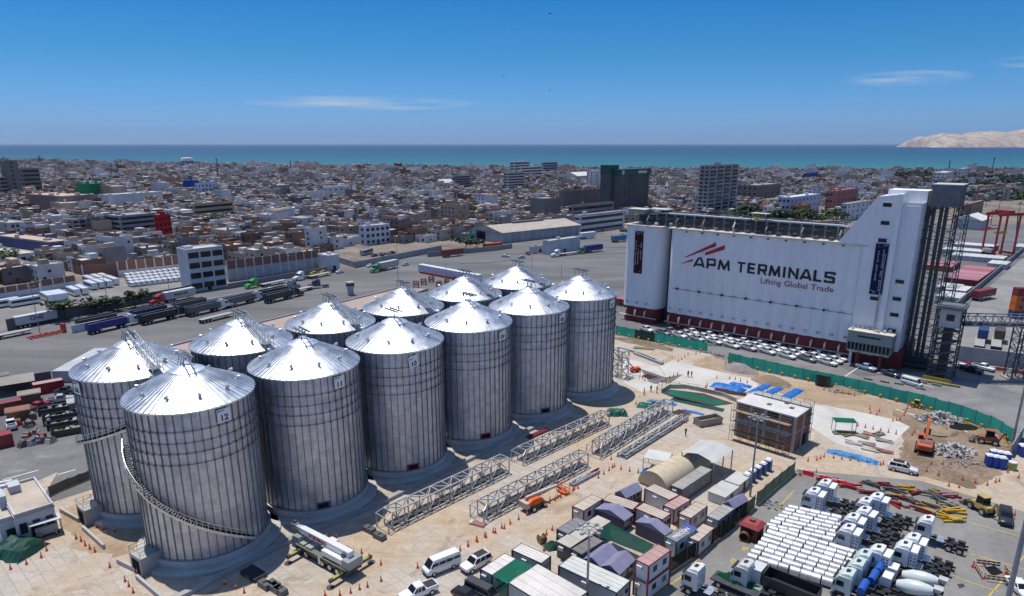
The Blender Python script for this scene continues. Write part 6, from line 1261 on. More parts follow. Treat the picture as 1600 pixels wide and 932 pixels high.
sheet('excavation_hole', [RV(1050, 505), RV(1085, 488), RV(1160, 490), RV(1240, 508), RV(1225, 530), RV(1130, 532), RV(1070, 525)], .03, DARKM)
# excavator
ep = G(*RV(895, 655)); ez = rz_of(G(*RV(930, 480)) - ep); t = thing('excavator', 'orange crawler excavator seen from behind, working at the rubble', 'excavator', ep, ez); EO = (.55, .105, .02)
for s_ in (-1, 1):
    put('track', MB().slab([(-2.2, .15), (-1.9, 0), (1.9, 0), (2.2, .15), (2.3, .5), (2.0, .85), (-2.0, .85), (-2.3, .5)], s_ * 1.25 - .32, s_ * 1.25 + .32), RUBBER, t)
put('undercarriage', MB().box(-1.4, 1.4, -.95, .95, .35, .95), DKSTEEL, t); put('house', MB().loft([[(x, -1.35, 1.05), (x, 1.35, 1.05), (x, 1.25, z), (x, -1.25, z)] for x, z in ((-2.6, 2.0), (-2.3, 2.25), (.2, 2.2), (1.2, 1.6))]), PAINT, t, col=EO); put('counterweight', MB().loft([[(x, -w_, 1.1), (x, w_, 1.1), (x, w_ * .95, 2.0), (x, -w_ * .95, 2.0)] for x, w_ in ((-3.1, .9), (-2.9, 1.25), (-2.5, 1.35))]), PAINT, t, col=(.48, .09, .02)); cb = put('cab', MB().loft([[(x, .35, 1.2), (x, 1.3, 1.2), (x, 1.25, z), (x, .4, z)] for x, z in ((-.3, 3.0), (1.0, 3.0), (1.5, 2.2))]), GLASS, t); put('cab_roof', MB().box(-.35, 1.05, .35, 1.28, 3.0, 3.12), PAINT, cb, col=EO); put('engine_hood', MB().box(-2.2, -.6, -1.1, .9, 2.2, 2.35), PAINT, t, col=(.12, .12, .13))
put('boom', MB().slab([(.6, 1.7), (1.0, 1.4), (3.6, 4.3), (5.6, 4.5), (5.5, 4.9), (3.2, 4.9)], -.25, .25), PAINT, t, col=EO); put('stick', MB().slab([(5.2, 5.1), (5.8, 4.9), (6.6, 2.2), (6.2, 2.1)], -.2, .2), PAINT, t, col=EO); put('bucket', MB().slab([(6.1, 2.3), (6.8, 2.2), (7.0, 1.4), (6.4, .9), (5.9, 1.3)], -.6, .6), DKSTEEL, t); put('boom_cylinder', MB().cyl((1.3, 0, 1.6), (3.6, 0, 4.0), .12, n=8), GALV, t)
# blue toilets at the right
for i in range(6):
    a, b_ = i % 3, i // 3; t = thing('portable_toilet', f'blue portable toilet with white roof, {["left","middle","right"][a]} in the {["front","back"][b_]} row by the grey wall end', 'toilet', G(*RV(1297 + a * 40 + b_ * 26, 752 + a * 8 - b_ * 28)), R(-12), 'blue toilets in the right corner of the site'); put('booth', MB().box(-.58, .58, -.58, .58, 0, 2.1), PAINT, t, col=(.012, .05, .28)); put('roof', MB().frustum(0, 0, 2.1, 2.35, 1.24, 1.24, .85, .85), PAINT, t, col=(.70, .72, .75)); o = put('door', MB().box(-.42, .42, -.61, -.57, .1, 1.9), PAINT, t, col=(.015, .07, .36)); put('vent_pipe', MB().cyl((.45, .5, 2.1), (.45, .5, 2.7), .05, n=6), BLACKP, t)
t = thing('water_tank', 'light green water tank with white lid by the blue toilets', 'tank', G(*RV(1443, 775))); put('shell', MB().lathe([(.01, 0), (.72, 0), (.75, .2), (.72, .6), (.75, 1.0), (.7, 1.35)], 18), PAINT, t, col=(.26, .36, .10), smooth=True); put('lid', MB().lathe([(.72, 1.35), (.7, 1.5), (.3, 1.65), (.01, 1.68)], 18), PAINT, t, col=(.68, .68, .64), smooth=True)
wall_run('panel_wall', [G(*RV(1430, 700)), G(*RV(1508, 575))], .15, 2.6, 'grey panel wall beside the blue toilets', (.30, .31, .32)); t = thing('portable_toilet', 'single blue toilet at the right edge behind the grey panel wall', 'toilet', G(*RV(1510, 690)), R(-12)); put('booth', MB().box(-.7, .7, -.7, .7, 0, 2.1), PAINT, t, col=(.012, .06, .3)); put('roof', MB().frustum(0, 0, 2.1, 2.4, 1.5, 1.5, 1, 1), PAINT, t, col=(.7, .72, .75))
# tarpaulins over stacked material
def cover(conv, a, b_, wd, h, col, label, seed, m=None):
    p, q = G(*conv(*a)), G(*conv(*b_)); d = q - p; L = d.length; r_ = random.Random(seed); n, k = 12, 7; vs = []
    for i in range(n + 1):
        for j in range(k):
            f = j / (k - 1) - .5; e = min(i, n - i, 1.5) / 1.5; z = h * (1 - abs(f * 2) ** 3) * e * r_.uniform(.75, 1.1); vs.append((L * i / n + r_.uniform(-.1, .1), f * wd * (1 + r_.uniform(-.12, .12)), max(.03, z)))
    mb = MB(); mb.add(vs, [(i * k + j, i * k + j + 1, (i + 1) * k + j + 1, (i + 1) * k + j) for i in range(n) for j in range(k - 1)]); o = put('tarpaulin', mb, m or TARP, col=col, loc=p, rot=rz_of(d)); tag(o, label, 'tarpaulin'); return o
cover(MV, (690, 445), (895, 490), 4.0, .8, BLUE, 'large bright blue tarpaulin on the pale slab, leftmost of the blue ones', 1); cover(MV, (800, 437), (935, 465), 1.8, .6, BLUE, 'narrow blue tarpaulin directly behind the large leftmost blue one', 2); cover(MV, (935, 500), (1050, 445), 2.2, .5, BLUE, 'blue tarpaulin in the middle of the stacked formwork', 3); cover(MV, (1015, 515), (1120, 465), 2.2, .5, BLUE, 'blue tarpaulin second from the right in the formwork row', 4); cover(MV, (1140, 535), (1240, 475), 2.4, .5, BLUE, 'rightmost blue tarpaulin behind the brick building', 5)
cover(RV, (290, 660), (610, 740), 2.0, .7, (.03, .22, .50), 'long rumpled blue tarpaulin on the ground right of the brick building', 6); cover(MV, (285, 545), (470, 575), 1.4, .5, (.03, .2, .42), 'blue tarpaulin near the pit beyond the trusses', 7); cover(MV, (490, 605), (640, 635), .9, .4, (.02, .16, .5), 'small blue tarpaulin behind the open skip', 8); cover(MV, (225, 575), (330, 590), 3.0, .9, (.012, .12, .09), 'crumpled dark green tarpaulin at the end of the trusses', 9); cover(MV, (30, 630), (160, 630), 3.2, 1.3, (.014, .10, .07), 'dark green tarpaulin heap at the foot of the silos', 10); cover(LV, (10, 745), (140, 765), 5.5, 1.8, (.018, .075, .055), 'dark green tarpaulin stretched over a load at the left edge', 11)
tarp('shade_tarpaulin', MV, [(412, 500), (452, 478), (765, 552), (750, 572)], 1.6, (.012, .28, .17), 'long bright green sheet shading the oval pit', sag=.25, m=NET)
ov = [MV(375, 497), MV(420, 468), MV(520, 468), MV(640, 492), MV(760, 520), MV(840, 555)]; wall_run('pit_wall', [G(*q) for q in ov], .3, 1.0, 'curved concrete wall around the oval pit', (.42, .40, .37)); sheet('pit_floor', [MV(380, 500), MV(425, 475), MV(640, 500), MV(830, 565), MV(700, 580), MV(480, 540)], .022, mat('pit_dark', (.05, .048, .046), rough=.9, var=.3, sc=.5))
for (a, b_, lab) in (((350, 475), (430, 440), 'yellow guard rail at the left end of the oval pit'), ((430, 440), (655, 482), 'long yellow guard rail behind the oval pit'), ((155, 400), (235, 415), 'yellow guard rail around the sunken frame near silo seven'), ((370, 325), (440, 285), 'yellow guard rail at the corner of the pale slab')):
    p, q = G(*MV(*a)), G(*MV(*b_)); d = q - p; t = thing('guard_rail', lab, 'railing', p, rz_of(d)); n = max(2, round(d.length / 2))
    for z in (.5, 1.0): put('rail', MB().bar((0, 0, z), (d.length, 0, z), .07), PAINT, t, col=(.5, .38, .03))
    for i in range(n + 1): put('post', MB().box(-.05, .05, -.05, .05, 0, 1), PAINT, t, col=(.5, .38, .03), loc=(d.length * i / n, 0, 0))
t = thing('skip', 'rusty grey open skip beside the trusses', 'skip', G(*MV(665, 690)), head(MV(610, 690), MV(720, 670)))
for s_ in (-1, 1): put('side', MB().slab([(-2.6, 0), (2.6, 0), (3, 1.5), (-3, 1.5)], s_ * 1.1 - .05, s_ * 1.1 + .05), STEELP, t, col=(.27, .25, .22)); put('end', MB().box(s_ * 2.8 - .06, s_ * 2.8 + .06, -1.05, 1.05, .05, 1.5), STEELP, t, col=(.27, .25, .22))
put('load', MB().box(-2.6, 2.6, -1.04, 1.04, .05, .7), SOILB, t)
# timber and formwork stacks on the right-hand slab
rs = random.Random(9)
for i, (x, y, a, c, lab) in enumerate(((420, 560, 10, (.30, .22, .13), 'brown timber stack under the small green canopy'), (500, 570, -40, (.36, .30, .22), 'crossed timber planks on the pale slab'), (560, 560, -35, (.45, .34, .20), 'light plywood stack on the pale slab'), (610, 560, 20, (.20, .18, .16), 'dark scrap timber behind the plywood stack'), (650, 600, -30, (.33, .31, .28), 'grey rounded formwork stack at the edge of the slab'), (640, 665, -30, (.32, .17, .12), 'pink-brown brick pallets at the slab corner'), (540, 620, -35, (.30, .27, .22), 'loose boards in front of the plywood stack'), (460, 615, -35, (.50, .48, .44), 'white concrete pieces at the front of the slab'), (560, 655, -30, (.52, .50, .46), 'long pale concrete slab pieces along the front edge'), (370, 550, 8, (.25, .25, .25), 'steel cage stack left under the small green canopy'))):
    t = thing('material_stack', lab, 'stack', G(*RV(x, y)), R(a))
    for k in range(6): put('board', MB().box(-1.5, 1.5, -.18, .18, 0, .16), CONC, t, col=tuple(v * rs.uniform(.75, 1.2) for v in c), loc=(rs.uniform(-.3, .3), (k % 3) * .5 - .5, .18 * (k // 3)), rot=rs.uniform(-.25, .25))
t = thing('site_canopy', 'small bright green canopy on posts over timber right of the brick building', 'canopy', G(*RV(390, 540)), R(-8)); put('roof', MB().frustum(0, 0, 2.5, 2.6, 4.2, 2.4, 4.2, 2.4), NET, t, col=(.012, .26, .17))
for x in (-2, 2):
    for y in (-1.1, 1.1): put('post', MB().box(x - .05, x + .05, y - .05, y + .05, 0, 2.5), STEELP, t, col=(.2, .2, .2))
for i, (a, b_, lab) in enumerate((((700, 490), (900, 520), 'dark rebar mats lying in front of the largest blue tarpaulin'), ((250, 395), (330, 420), 'reinforcement grid lying on the mortar bed'), ((330, 440), (400, 420), 'grey steel sheets stacked beside the mortar bed'), ((300, 580), (360, 590), 'red-brown rebar bundle under the crumpled green tarpaulin'), ((440, 620), (520, 650), 'rusty beams beside the small blue tarpaulin'))):
    p, q = G(*MV(*a)), G(*MV(*b_)); d = q - p; t = thing('rebar_stack', lab, 'rebar', p, rz_of(d))
    for k in range(9): put('bar', MB().bar((0, k * .28, .12 + .06 * (k % 3)), (d.length, k * .28 + rs.uniform(-.2, .2), .12 + .06 * (k % 3)), .12), STEELP, t, col=(.14, .07, .05) if i != 2 else (.4, .4, .42))
for i, (a, b_, lab) in enumerate((((180, 235), (340, 300), 'long grey foundation beam near silo seven'), ((210, 255), (380, 320), 'second grey foundation beam parallel to the first, near silo seven'), ((200, 215), (330, 225), 'greenish foundation strip beneath the spoil bank'))): wall_run('foundation_beam', [G(*MV(*a)), G(*MV(*b_))], 1.1 if i < 2 else 2, .6 if i < 2 else .25, lab, (.34, .34, .34) if i < 2 else (.20, .20, .12), 'foundation')
# ------------------------------------------------------------------ workers
def worker_mesh(stride=.18, arm=.25):
    J = [(0, 0, .95), (0, 0, 1.15), (0, 0, 1.42), (0, 0, 1.55), (.02, 0, 1.70), (0, .2, 1.42), (.08, .26, 1.15), (arm, .24, .95), (0, -.2, 1.42), (-.04, -.27, 1.15), (.1, -.25, .92), (0, .1, .9), (stride * .6, .11, .5), (stride, .12, .08), (stride + .18, .13, .05), (0, -.1, .9), (-stride * .3, -.11, .5), (-stride, -.12, .08), (-stride + .18, -.13, .05)]
    E_ = [(0, 1), (1, 2), (2, 3), (3, 4), (2, 5), (5, 6), (6, 7), (2, 8), (8, 9), (9, 10), (0, 11), (11, 12), (12, 13), (13, 14), (0, 15), (15, 16), (16, 17), (17, 18)]; rad = [.16, .15, .16, .065, .11, .08, .055, .045, .08, .055, .045, .1, .075, .055, .05, .1, .075, .055, .05]
    me = bpy.data.meshes.new('worker'); me.from_pydata(J, E_, []); ob = bpy.data.objects.new('worker', me); COL.objects.link(ob); ob.modifiers.new('s', 'SKIN')
    for i, r_ in enumerate(rad): me.skin_vertices[0].data[i].radius = (r_, r_)
    me.skin_vertices[0].data[0].use_root = True; sb = ob.modifiers.new('u', 'SUBSURF'); sb.levels = 1; sb.render_levels = 1
    dg = bpy.context.evaluated_depsgraph_get(); m2 = bpy.data.meshes.new_from_object(ob.evaluated_get(dg)); bpy.data.objects.remove(ob); return m2
def dress(m2, top, legs):
    m2 = m2.copy(); ca_ = m2.color_attributes.new('col', 'FLOAT_COLOR', 'CORNER')
    for pl in m2.polygons:
        z = pl.center.z; c = (.02, .02, .02) if z < .1 else legs if z < .93 else top if z < 1.5 and abs(pl.center.y) < .34 else (.28, .15, .09)
        for li in pl.loop_indices: ca_.data[li].color = (*c, 1)
    return m2
PEOPLE = [((265, 510), (.55, .12, .02), (.04, .05, .12), 'person in orange vest standing near the end of the trusses'), ((308, 492), (.6, .1, .02), (.05, .05, .09), 'person in orange overalls beside the mortar bed'), ((345, 498), (.55, .08, .03), (.06, .05, .05), 'person in red-orange vest at the corner of the oval pit'), ((540, 398), (.06, .14, .08), (.03, .03, .05), 'person in dark green clothes walking on the pale slab'), ((561, 400), (.5, .06, .05), (.03, .03, .06), 'person in red vest walking on the pale slab beside the green-clad one'), ((1130, 872), (.62, .2, .17), (.5, .45, .42), 'person in pale clothes and red vest in front of the brick building'), ((525, 765), (.2, .13, .08), (.05, .05, .07), 'person in brown jacket standing in front of the white shed')]
wm = [worker_mesh(.18, .25), worker_mesh(.08, .1)]
VCOL = mat('clothes', rough=.85, var=.1, sc=5, attr='col', spec=.2)
for i, (xy, top, legs, lab) in enumerate(PEOPLE):
    t = thing('person', lab, 'person', G(*MV(*xy)), i * 1.7); me = dress(wm[i % 2], top, legs); put('body', me, VCOL, t, smooth=False); put('helmet', MB().lathe([(.15, 1.72), (.13, 1.8), (.07, 1.86), (.01, 1.87)], 10), PAINT, t, col=[(.7, .7, .7), (.7, .5, .03)][i % 2], smooth=True)
# ------------------------------------------------------------------ traffic cones
def cones(conv, pts, lab, grp):
    for x, y in pts: CONE.at(G(*conv(x, y)), 0, lab, grp)
def line(a, b_, n): return [(a[0] + (b_[0] - a[0]) * i / (n - 1), a[1] + (b_[1] - a[1]) * i / (n - 1)) for i in range(n)]
cones(TV, line((685, 930), (1160, 690), 10) + line((1195, 668), (1300, 615), 4) + [(1290, 590), (1340, 590), (1350, 582), (1372, 575)] + line((1500, 510), (1600, 440), 4), 'orange traffic cone in the long line between the trusses and the site road', 'cones along the trusses')
cones(NV, [(92, 492), (575, 298), (665, 250), (770, 200), (868, 150), (975, 98), (1077, 48)], 'orange traffic cone in the line behind the white minibus', 'cones behind the minibus')
cones(MV, line((60, 915), (530, 685), 13), 'orange traffic cone beside the low flat lattice section', 'cones beside the flat lattice'); cones(MV, line((655, 240), (790, 285), 6) + line((775, 320), (930, 370), 5) + [(970, 405), (500, 290), (520, 275), (540, 262), (480, 300)] + line((590, 255), (640, 240), 3), 'orange traffic cone around the grey gravel mound', 'cones around the gravel mound')
cones(MV, line((350, 440), (475, 385), 6) + line((240, 395), (270, 420), 3) + [(650, 465), (660, 455), (720, 405), (800, 410), (835, 415), (868, 425), (910, 435), (215, 570), (575, 690), (535, 525)], 'orange traffic cone around the mortar bed and pit', 'cones around the pit')
cones(RV, line((225, 718), (270, 700), 3) + line((330, 705), (640, 745), 7) + line((270, 280), (460, 315), 6) + [(555, 400), (560, 425), (600, 435), (615, 415)] + line((700, 475), (745, 465), 3) + line((770, 440), (800, 375), 4) + line((480, 505), (720, 555), 6) + [(1035, 535), (1140, 555), (1200, 550), (855, 690), (985, 815), (1135, 840), (1215, 860), (1290, 875), (910, 790), (820, 565), (835, 545)], 'orange traffic cone around the excavator and the dug-up soil', 'cones around the excavator')
cones(RV, line((85, 810), (125, 815), 2) + [(170, 725), (45, 705), (1115, 890), (1050, 880)] + line((940, 745), (1010, 745), 2), 'orange traffic cone on the open ground in front of the excavator', 'cones in front of the excavator')
cones(LV, [(42, 828), (104, 808), (162, 782), (183, 755), (178, 735), (222, 693), (165, 708), (298, 708), (334, 735), (352, 748), (372, 760), (318, 718), (430, 820), (490, 875), (505, 895), (522, 920), (538, 845), (378, 665), (405, 672), (448, 680)], 'orange traffic cone on the sandy ground left of silo twelve', 'cones left of silo twelve')
cones(FV, [(652, 510), (718, 535), (768, 560), (1255, 215), (1315, 232), (1467, 325), (1512, 355), (1582, 392), (1583, 490), (1502, 525), (1455, 540), (1402, 560), (1338, 575), (1250, 578)], 'orange traffic cone around the white mobile crane', 'cones around the crane'); cones(CV, [(5, 590), (53, 562), (88, 535), (38, 660), (30, 390), (73, 362), (118, 345)] + line((605, 190), (450, 160), 4), 'orange traffic cone at the left edge of the cabin camp', 'cones by the cabin camp'); cones(YV, [(380, 150), (470, 140), (820, 95), (905, 110), (1070, 130), (1135, 148), (1265, 178), (1335, 190), (1400, 205), (1445, 190), (1465, 185), (1512, 135), (1570, 165), (1548, 370), (1320, 650), (1385, 640), (1385, 712), (1500, 690)], 'orange traffic cone along the far edge of the truck yard', 'cones along the truck yard')
t = thing('mattress_stack', 'small pallet of pink sheets lying beside the second truss', 'pallet', G(*TV(745, 800)), R(-25)); put('pallet', MB().box(-1.3, 1.3, -.6, .6, 0, .14), STEELP, t, col=(.3, .24, .16)); put('sheets', MB().box(-.9, 1.25, -.5, .5, .14, .3), PAINT, t, col=(.33, .14, .13)); put('foam', MB().box(-1.3, -.9, -.5, .5, .14, .34), PAINT, t, col=(.6, .6, .6))
for i in range(7): JERSEY.at(G(905 + i * 4.3, 755 - i * 2.6), R(46), 'plastic barrier in the short red and white row by the cones', 'barriers by the cones', {'body': (.55, .02, .03) if i > 3 else (.62, .62, .6)})
t = thing('cable_reel', 'wooden cable reel beside the dark green bundle', 'reel', G(*CV(25, 610)), R(30)); put('drum', MB().cyl((-.4, 0, .7), (.4, 0, .7), .4, n=14), STEELP, t, col=(.2, .1, .05))
for s_ in (-1, 1): put('flange', MB().cyl((s_ * .42, 0, .7), (s_ * .5, 0, .7), .7, n=16), STEELP, t, col=(.2, .11, .06))
# ================================================================== buildings of the town, surveyed one by one
def reach(P, d, u):
    k = (u - 800) / _F; return (k * (P.y * _cp + CAM_H * _sp) - P.x) / (d.x - k * d.y * _cp)
WIN = MB().box(-.5, .5, -.06, .06, -.5, .5).mesh('window'); WIN.materials.append(GLASS)
SILL = MB().box(-.56, .56, -.16, .03, -.58, -.5).mesh('window_sill'); SILL.materials.append(PLASTER)
FOOT = []                                             # footprints taken, so that houses keep clear
def bld(label, ul, uc, ur, vb, vt, wall, roof, fl=3, nl=3, nr=4, th=42, style='win', name='building', cat='building', maxd=60, extra=None, wcol=None, vm=None):
    P = G(uc, vb); h = height(P, vt); X, Y = az(th), az(th - 90); LR = min(maxd, max(3, reach(P, X, ur))); LL = min(maxd, max(3, reach(P, Y, ul)))
    t = thing(name, label, cat, P, rz_of(X)); put('walls', MB().box(0, LR, 0, LL, -.3, h - .5), vm or PLASTER, t, col=wall); rf = put('roof', MB().box(-.1, LR + .1, -.1, LL + .1, h - .5, h - .2), PLASTER, t, col=roof)
    for a in ((0, LR, 0, .25), (0, LR, LL - .25, LL), (0, .25, .25, LL - .25), (LR - .25, LR, .25, LL - .25)): put('parapet', MB().box(*a, h - .2, h + .2), PLASTER, rf, col=wall)
    fh = (h - .6) / fl
    for f in range(fl):
        z = fh * (f + .55)
        if style == 'wide':
            for i in range(nr): put('window', WIN, GLASS, t, loc=(LR * (i + .5) / nr, -.03, z), scale=(LR / nr * .84, 1, fh * .55))
        elif style == 'band':
            put('window_band', WIN, GLASS, t, loc=(LR / 2, -.02, z), scale=(LR * .92, 1, fh * .45)); put('window_band', WIN, GLASS, t, loc=(-.02, LL / 2, z), rot=R(90), scale=(LL * .92, 1, fh * .45))
        elif style == 'win':
            for i in range(nr): o = put('window', WIN, GLASS, t, loc=(LR * (i + .5) / nr, -.03, z), scale=(min(2, LR / nr * .55), 1, min(1.7, fh * .5))); put('window_sill', SILL, PLASTER, o, col=wall)
            for i in range(nl): o = put('window', WIN, GLASS, t, loc=(-.03, LL * (i + .5) / nl, z), rot=R(-90), scale=(min(2, LL / nl * .55), 1, min(1.7, fh * .5))); put('window_sill', SILL, PLASTER, o, col=wall)
        elif style == 'balcony':
            for i in range(nr): put('window', WIN, GLASS, t, loc=(LR * (i + .5) / nr, -.03, z), scale=(LR / nr * .7, 1, fh * .6)); put('balcony', MB().box(LR * (i + .12) / nr, LR * (i + .88) / nr, -1.1, 0, fh * f + .05, fh * f + 1.0), PLASTER, t, col=tuple(c * (1.1 if (i + f) % 3 else .6) for c in wall))
            for i in range(nl): put('window', WIN, GLASS, t, loc=(-.03, LL * (i + .5) / nl, z), rot=R(-90), scale=(LL / nl * .6, 1, fh * .5)); put('balcony', MB().box(-1, 0, LL * (i + .15) / nl, LL * (i + .85) / nl, fh * f + .05, fh * f + 1.0), PLASTER, t, col=tuple(c * (1.1 if (i + f) % 2 else .75) for c in wall))
    put('door', WIN, GLASS, t, loc=(LR * .5, -.04, 1.1), scale=(1.6, 1, 2.2))
    r_ = random.Random(int(uc * 7 + vb)); k = max(1, int(LR * LL / 160))
    for i in range(min(6, k)): x, y = r_.uniform(1, max(1.1, LR - 3)), r_.uniform(1, max(1.1, LL - 3)); put('roof_plant', MB().box(0, min(LR * .3, r_.uniform(1.2, 3.5)), 0, min(LL * .3, r_.uniform(1.2, 3)), h - .2, h + r_.uniform(.5, 2.2)), PLASTER, rf, col=roof if i % 2 else wall, loc=(x, y, 0))
    c = P + X * LR / 2 + Y * LL / 2; FOOT.append((c.x, c.y, math.hypot(LR, LL) / 2)); t['dims'] = (LR, LL, h); return t
WH = (.66, .66, .66); GY = (.30, .30, .31); BG = (.42, .37, .31); BRN = (.27, .20, .17); TANF = (.45, .37, .31)
B_ = [('tall grey-brown tower block at the left edge of the town', 10, 17, 38, 311, 251, (.20, .18, .165), GY, 9, 2, 1, 30, 'win'), ('stepped grey-brown wing right of the tall tower block', 36, 41, 68, 305, 264, (.21, .19, .17), GY, 6, 1, 3, 30, 'band'), ('low grey-brown wing left of the tall tower block', -10, 6, 16, 313, 277, (.22, .2, .18), GY, 6, 2, 2, 30, 'band'),
 ('big brown block with wide dusty pink roof near the tall tower block', 22, 101, 149, 334, 307, (.24, .17, .15), (.50, .38, .31), 2, 6, 3, 30, 'none'), ('bright green windowless box among the houses', 122, 141, 170, 314, 288, (.015, .20, .085), (.05, .2, .1), 1, 1, 1, 30, 'none'), ('long white hall with pale curved roof', 157, 172, 256, 326, 305, (.62, .63, .66), (.58, .55, .50), 2, 1, 7, 30, 'none'),
 ('grey institutional block joined to the red front', 165, 191, 246, 370, 338, (.25, .26, .29), GY, 4, 1, 1, 30, 'band'), ('red facade block with square black windows', 245, 251, 271, 375, 337, (.50, .012, .025), (.3, .05, .05), 4, 1, 3, 30, 'win'), ('white and blue building with blue upper storey', 306, 316, 339, 307, 287, (.55, .58, .66), (.10, .17, .40), 3, 2, 4, 30, 'win'), ('bright blue gabled store left of the white and blue building', 287, 293, 312, 300, 283, (.02, .06, .32), (.03, .09, .36), 1, 1, 2, 30, 'none'),
 ('long beige three-storey building with yellowish roof', 300, 304, 367, 345, 320, (.38, .33, .24), (.46, .36, .24), 3, 1, 8, 30, 'band'), ('blue warehouse with wide tan roof at the left edge', -30, 81, 114, 396, 379, (.11, .13, .25), (.50, .39, .31), 1, 1, 1, 30, 'none'), ('white low hall with cream roof in front of the blue warehouse', -30, 30, 62, 413, 398, (.60, .61, .64), (.55, .49, .40), 1, 3, 2, 30, 'win'), ('grey three-storey flats with ranks of windows left of the market street', -10, 20, 50, 374, 349, (.42, .41, .42), (.38, .35, .33), 3, 2, 4, 30, 'win'), ('mauve-grey corner flats with balconies by the small street', 108, 116, 147, 366, 344, (.33, .29, .31), GY, 3, 1, 3, 30, 'balcony'),
 ('big white hall with stepped white roofs in mid town', 505, 512, 548, 312, 292, WH, WH, 2, 2, 4, 38, 'win'), ('low white wing left of the big white hall', 478, 483, 509, 316, 300, WH, (.6, .6, .58), 1, 1, 3, 38, 'none'), ('white arcaded apartment house beside the bus park', 562, 572, 610, 384, 354, (.62, .62, .66), (.5, .48, .45), 3, 1, 5, 44, 'win'), ('dark glass office slab with white frame in mid town', 709, 711, 735, 298, 275, (.24, .25, .28), WH, 6, 1, 1, 40, 'band'), ('dark banded office block with white end wall', 787, 793, 820, 305, 270, (.46, .45, .44), GY, 8, 1, 1, 45, 'band'),
 ('white civic complex with dark glazed flank near the shore', 797, 803, 828, 276, 253, (.55, .56, .60), WH, 5, 1, 4, 42, 'band'), ('white long front block of the civic complex', 810, 814, 848, 280, 261, WH, WH, 4, 1, 6, 42, 'band'), ('glazed right wing of the civic complex', 846, 848, 871, 273, 254, (.30, .32, .38), WH, 5, 1, 3, 42, 'band'), ('white office block with banded windows left of the dark green-topped silo', 917, 919, 945, 296, 268, (.60, .60, .62), WH, 6, 1, 3, 42, 'win'),
 ('bare concrete mill building with small tower', 828, 850, 876, 347, 311, (.20, .185, .175), (.26, .24, .22), 2, 2, 2, 45, 'none'), ('long dark concrete mill wall behind the white stepped offices', 873, 880, 950, 332, 299, (.17, .16, .155), (.28, .25, .22), 2, 1, 4, 45, 'none'), ('grey stepped office tier behind the white one', 888, 893, 958, 350, 322, (.26, .25, .24), (.38, .35, .31), 3, 1, 8, 45, 'band'), ('white stepped office block beside the warehouse', 897, 905, 975, 366, 337, (.58, .58, .60), (.42, .38, .33), 3, 2, 9, 45, 'band'),
 ('grey apartment tower with checkered balconies behind the white terminal', 1088, 1103, 1148, 342, 259, (.33, .33, .345), GY, 14, 2, 4, 45, 'balcony'), ('dark domed stone building right of the apartment tower', 1150, 1182, 1218, 318, 290, (.17, .155, .14), GY, 3, 4, 4, 45, 'win'), ('pale palace with blue arches and white roof', 1213, 1232, 1291, 340, 309, (.42, .47, .60), WH, 3, 3, 8, 45, 'win'), ('pink colonial palace with red roof', 1288, 1299, 1348, 331, 299, (.42, .17, .15), (.48, .19, .16), 3, 2, 7, 45, 'win'), ('white block with small dark windows left of the terminal tower', 1312, 1320, 1356, 346, 319, WH, (.52, .42, .36), 3, 2, 5, 45, 'win'), ('ochre building behind the terminal roof', 1236, 1243, 1266, 342, 322, (.34, .17, .05), BRN, 2, 1, 3, 45, 'win'),
 ('bright blue long store with white roof near the shore', 1253, 1257, 1302, 282, 271, (.02, .075, .33), (.60, .57, .52), 1, 1, 1, 42, 'none'), ('white hospital-like blocks among trees by the shore', 1455, 1475, 1500, 285, 270, (.56, .55, .54), WH, 3, 3, 4, 42, 'win'), ('long white apartment range by the shore with blue panels', 1494, 1500, 1568, 283, 264, (.58, .57, .58), WH, 4, 1, 9, 42, 'win'), ('low terracotta wall-like building before the shore blocks', 1486, 1490, 1545, 294, 282, (.27, .13, .10), (.48, .33, .27), 1, 1, 1, 42, 'none'), ('long brown heritage station with arcades by the palms', 1498, 1506, 1572, 342, 320, (.28, .19, .145), (.45, .30, .25), 2, 1, 10, 45, 'win'),
 ('tan flat-roofed offices behind the container yard', 1445, 1450, 1480, 330, 316, (.42, .34, .28), (.5, .37, .32), 2, 1, 4, 45, 'win'), ('white four-storey building with rows of open windows by the bus yard', 284, 300, 355, 457, 391, (.55, .55, .56), (.50, .48, .44), 4, 0, 3, 42, 'wide'), ('yellow ochre corner house left of the bus park', 500, 503, 512, 388, 372, (.48, .36, .10), BRN, 2, 1, 1, 42, 'win'), ('white shed with blue gate at the end of the brick-panel wall', 498, 515, 531, 424, 400, (.6, .6, .62), WH, 1, 1, 1, 42, 'none'), ('teal painted house beside the warehouse', 729, 733, 744, 382, 366, (.10, .30, .28), BRN, 2, 1, 1, 50, 'win'), ('white hangar with pale roof beside the trucks', 848, 858, 906, 399, 377, (.50, .51, .54), (.60, .57, .50), 1, 1, 1, 47, 'none'), ('low white store left of the hangar', 828, 833, 855, 397, 386, (.52, .52, .55), (.5, .48, .44), 1, 1, 1, 47, 'none')]
for b_ in B_: bld(*b_)
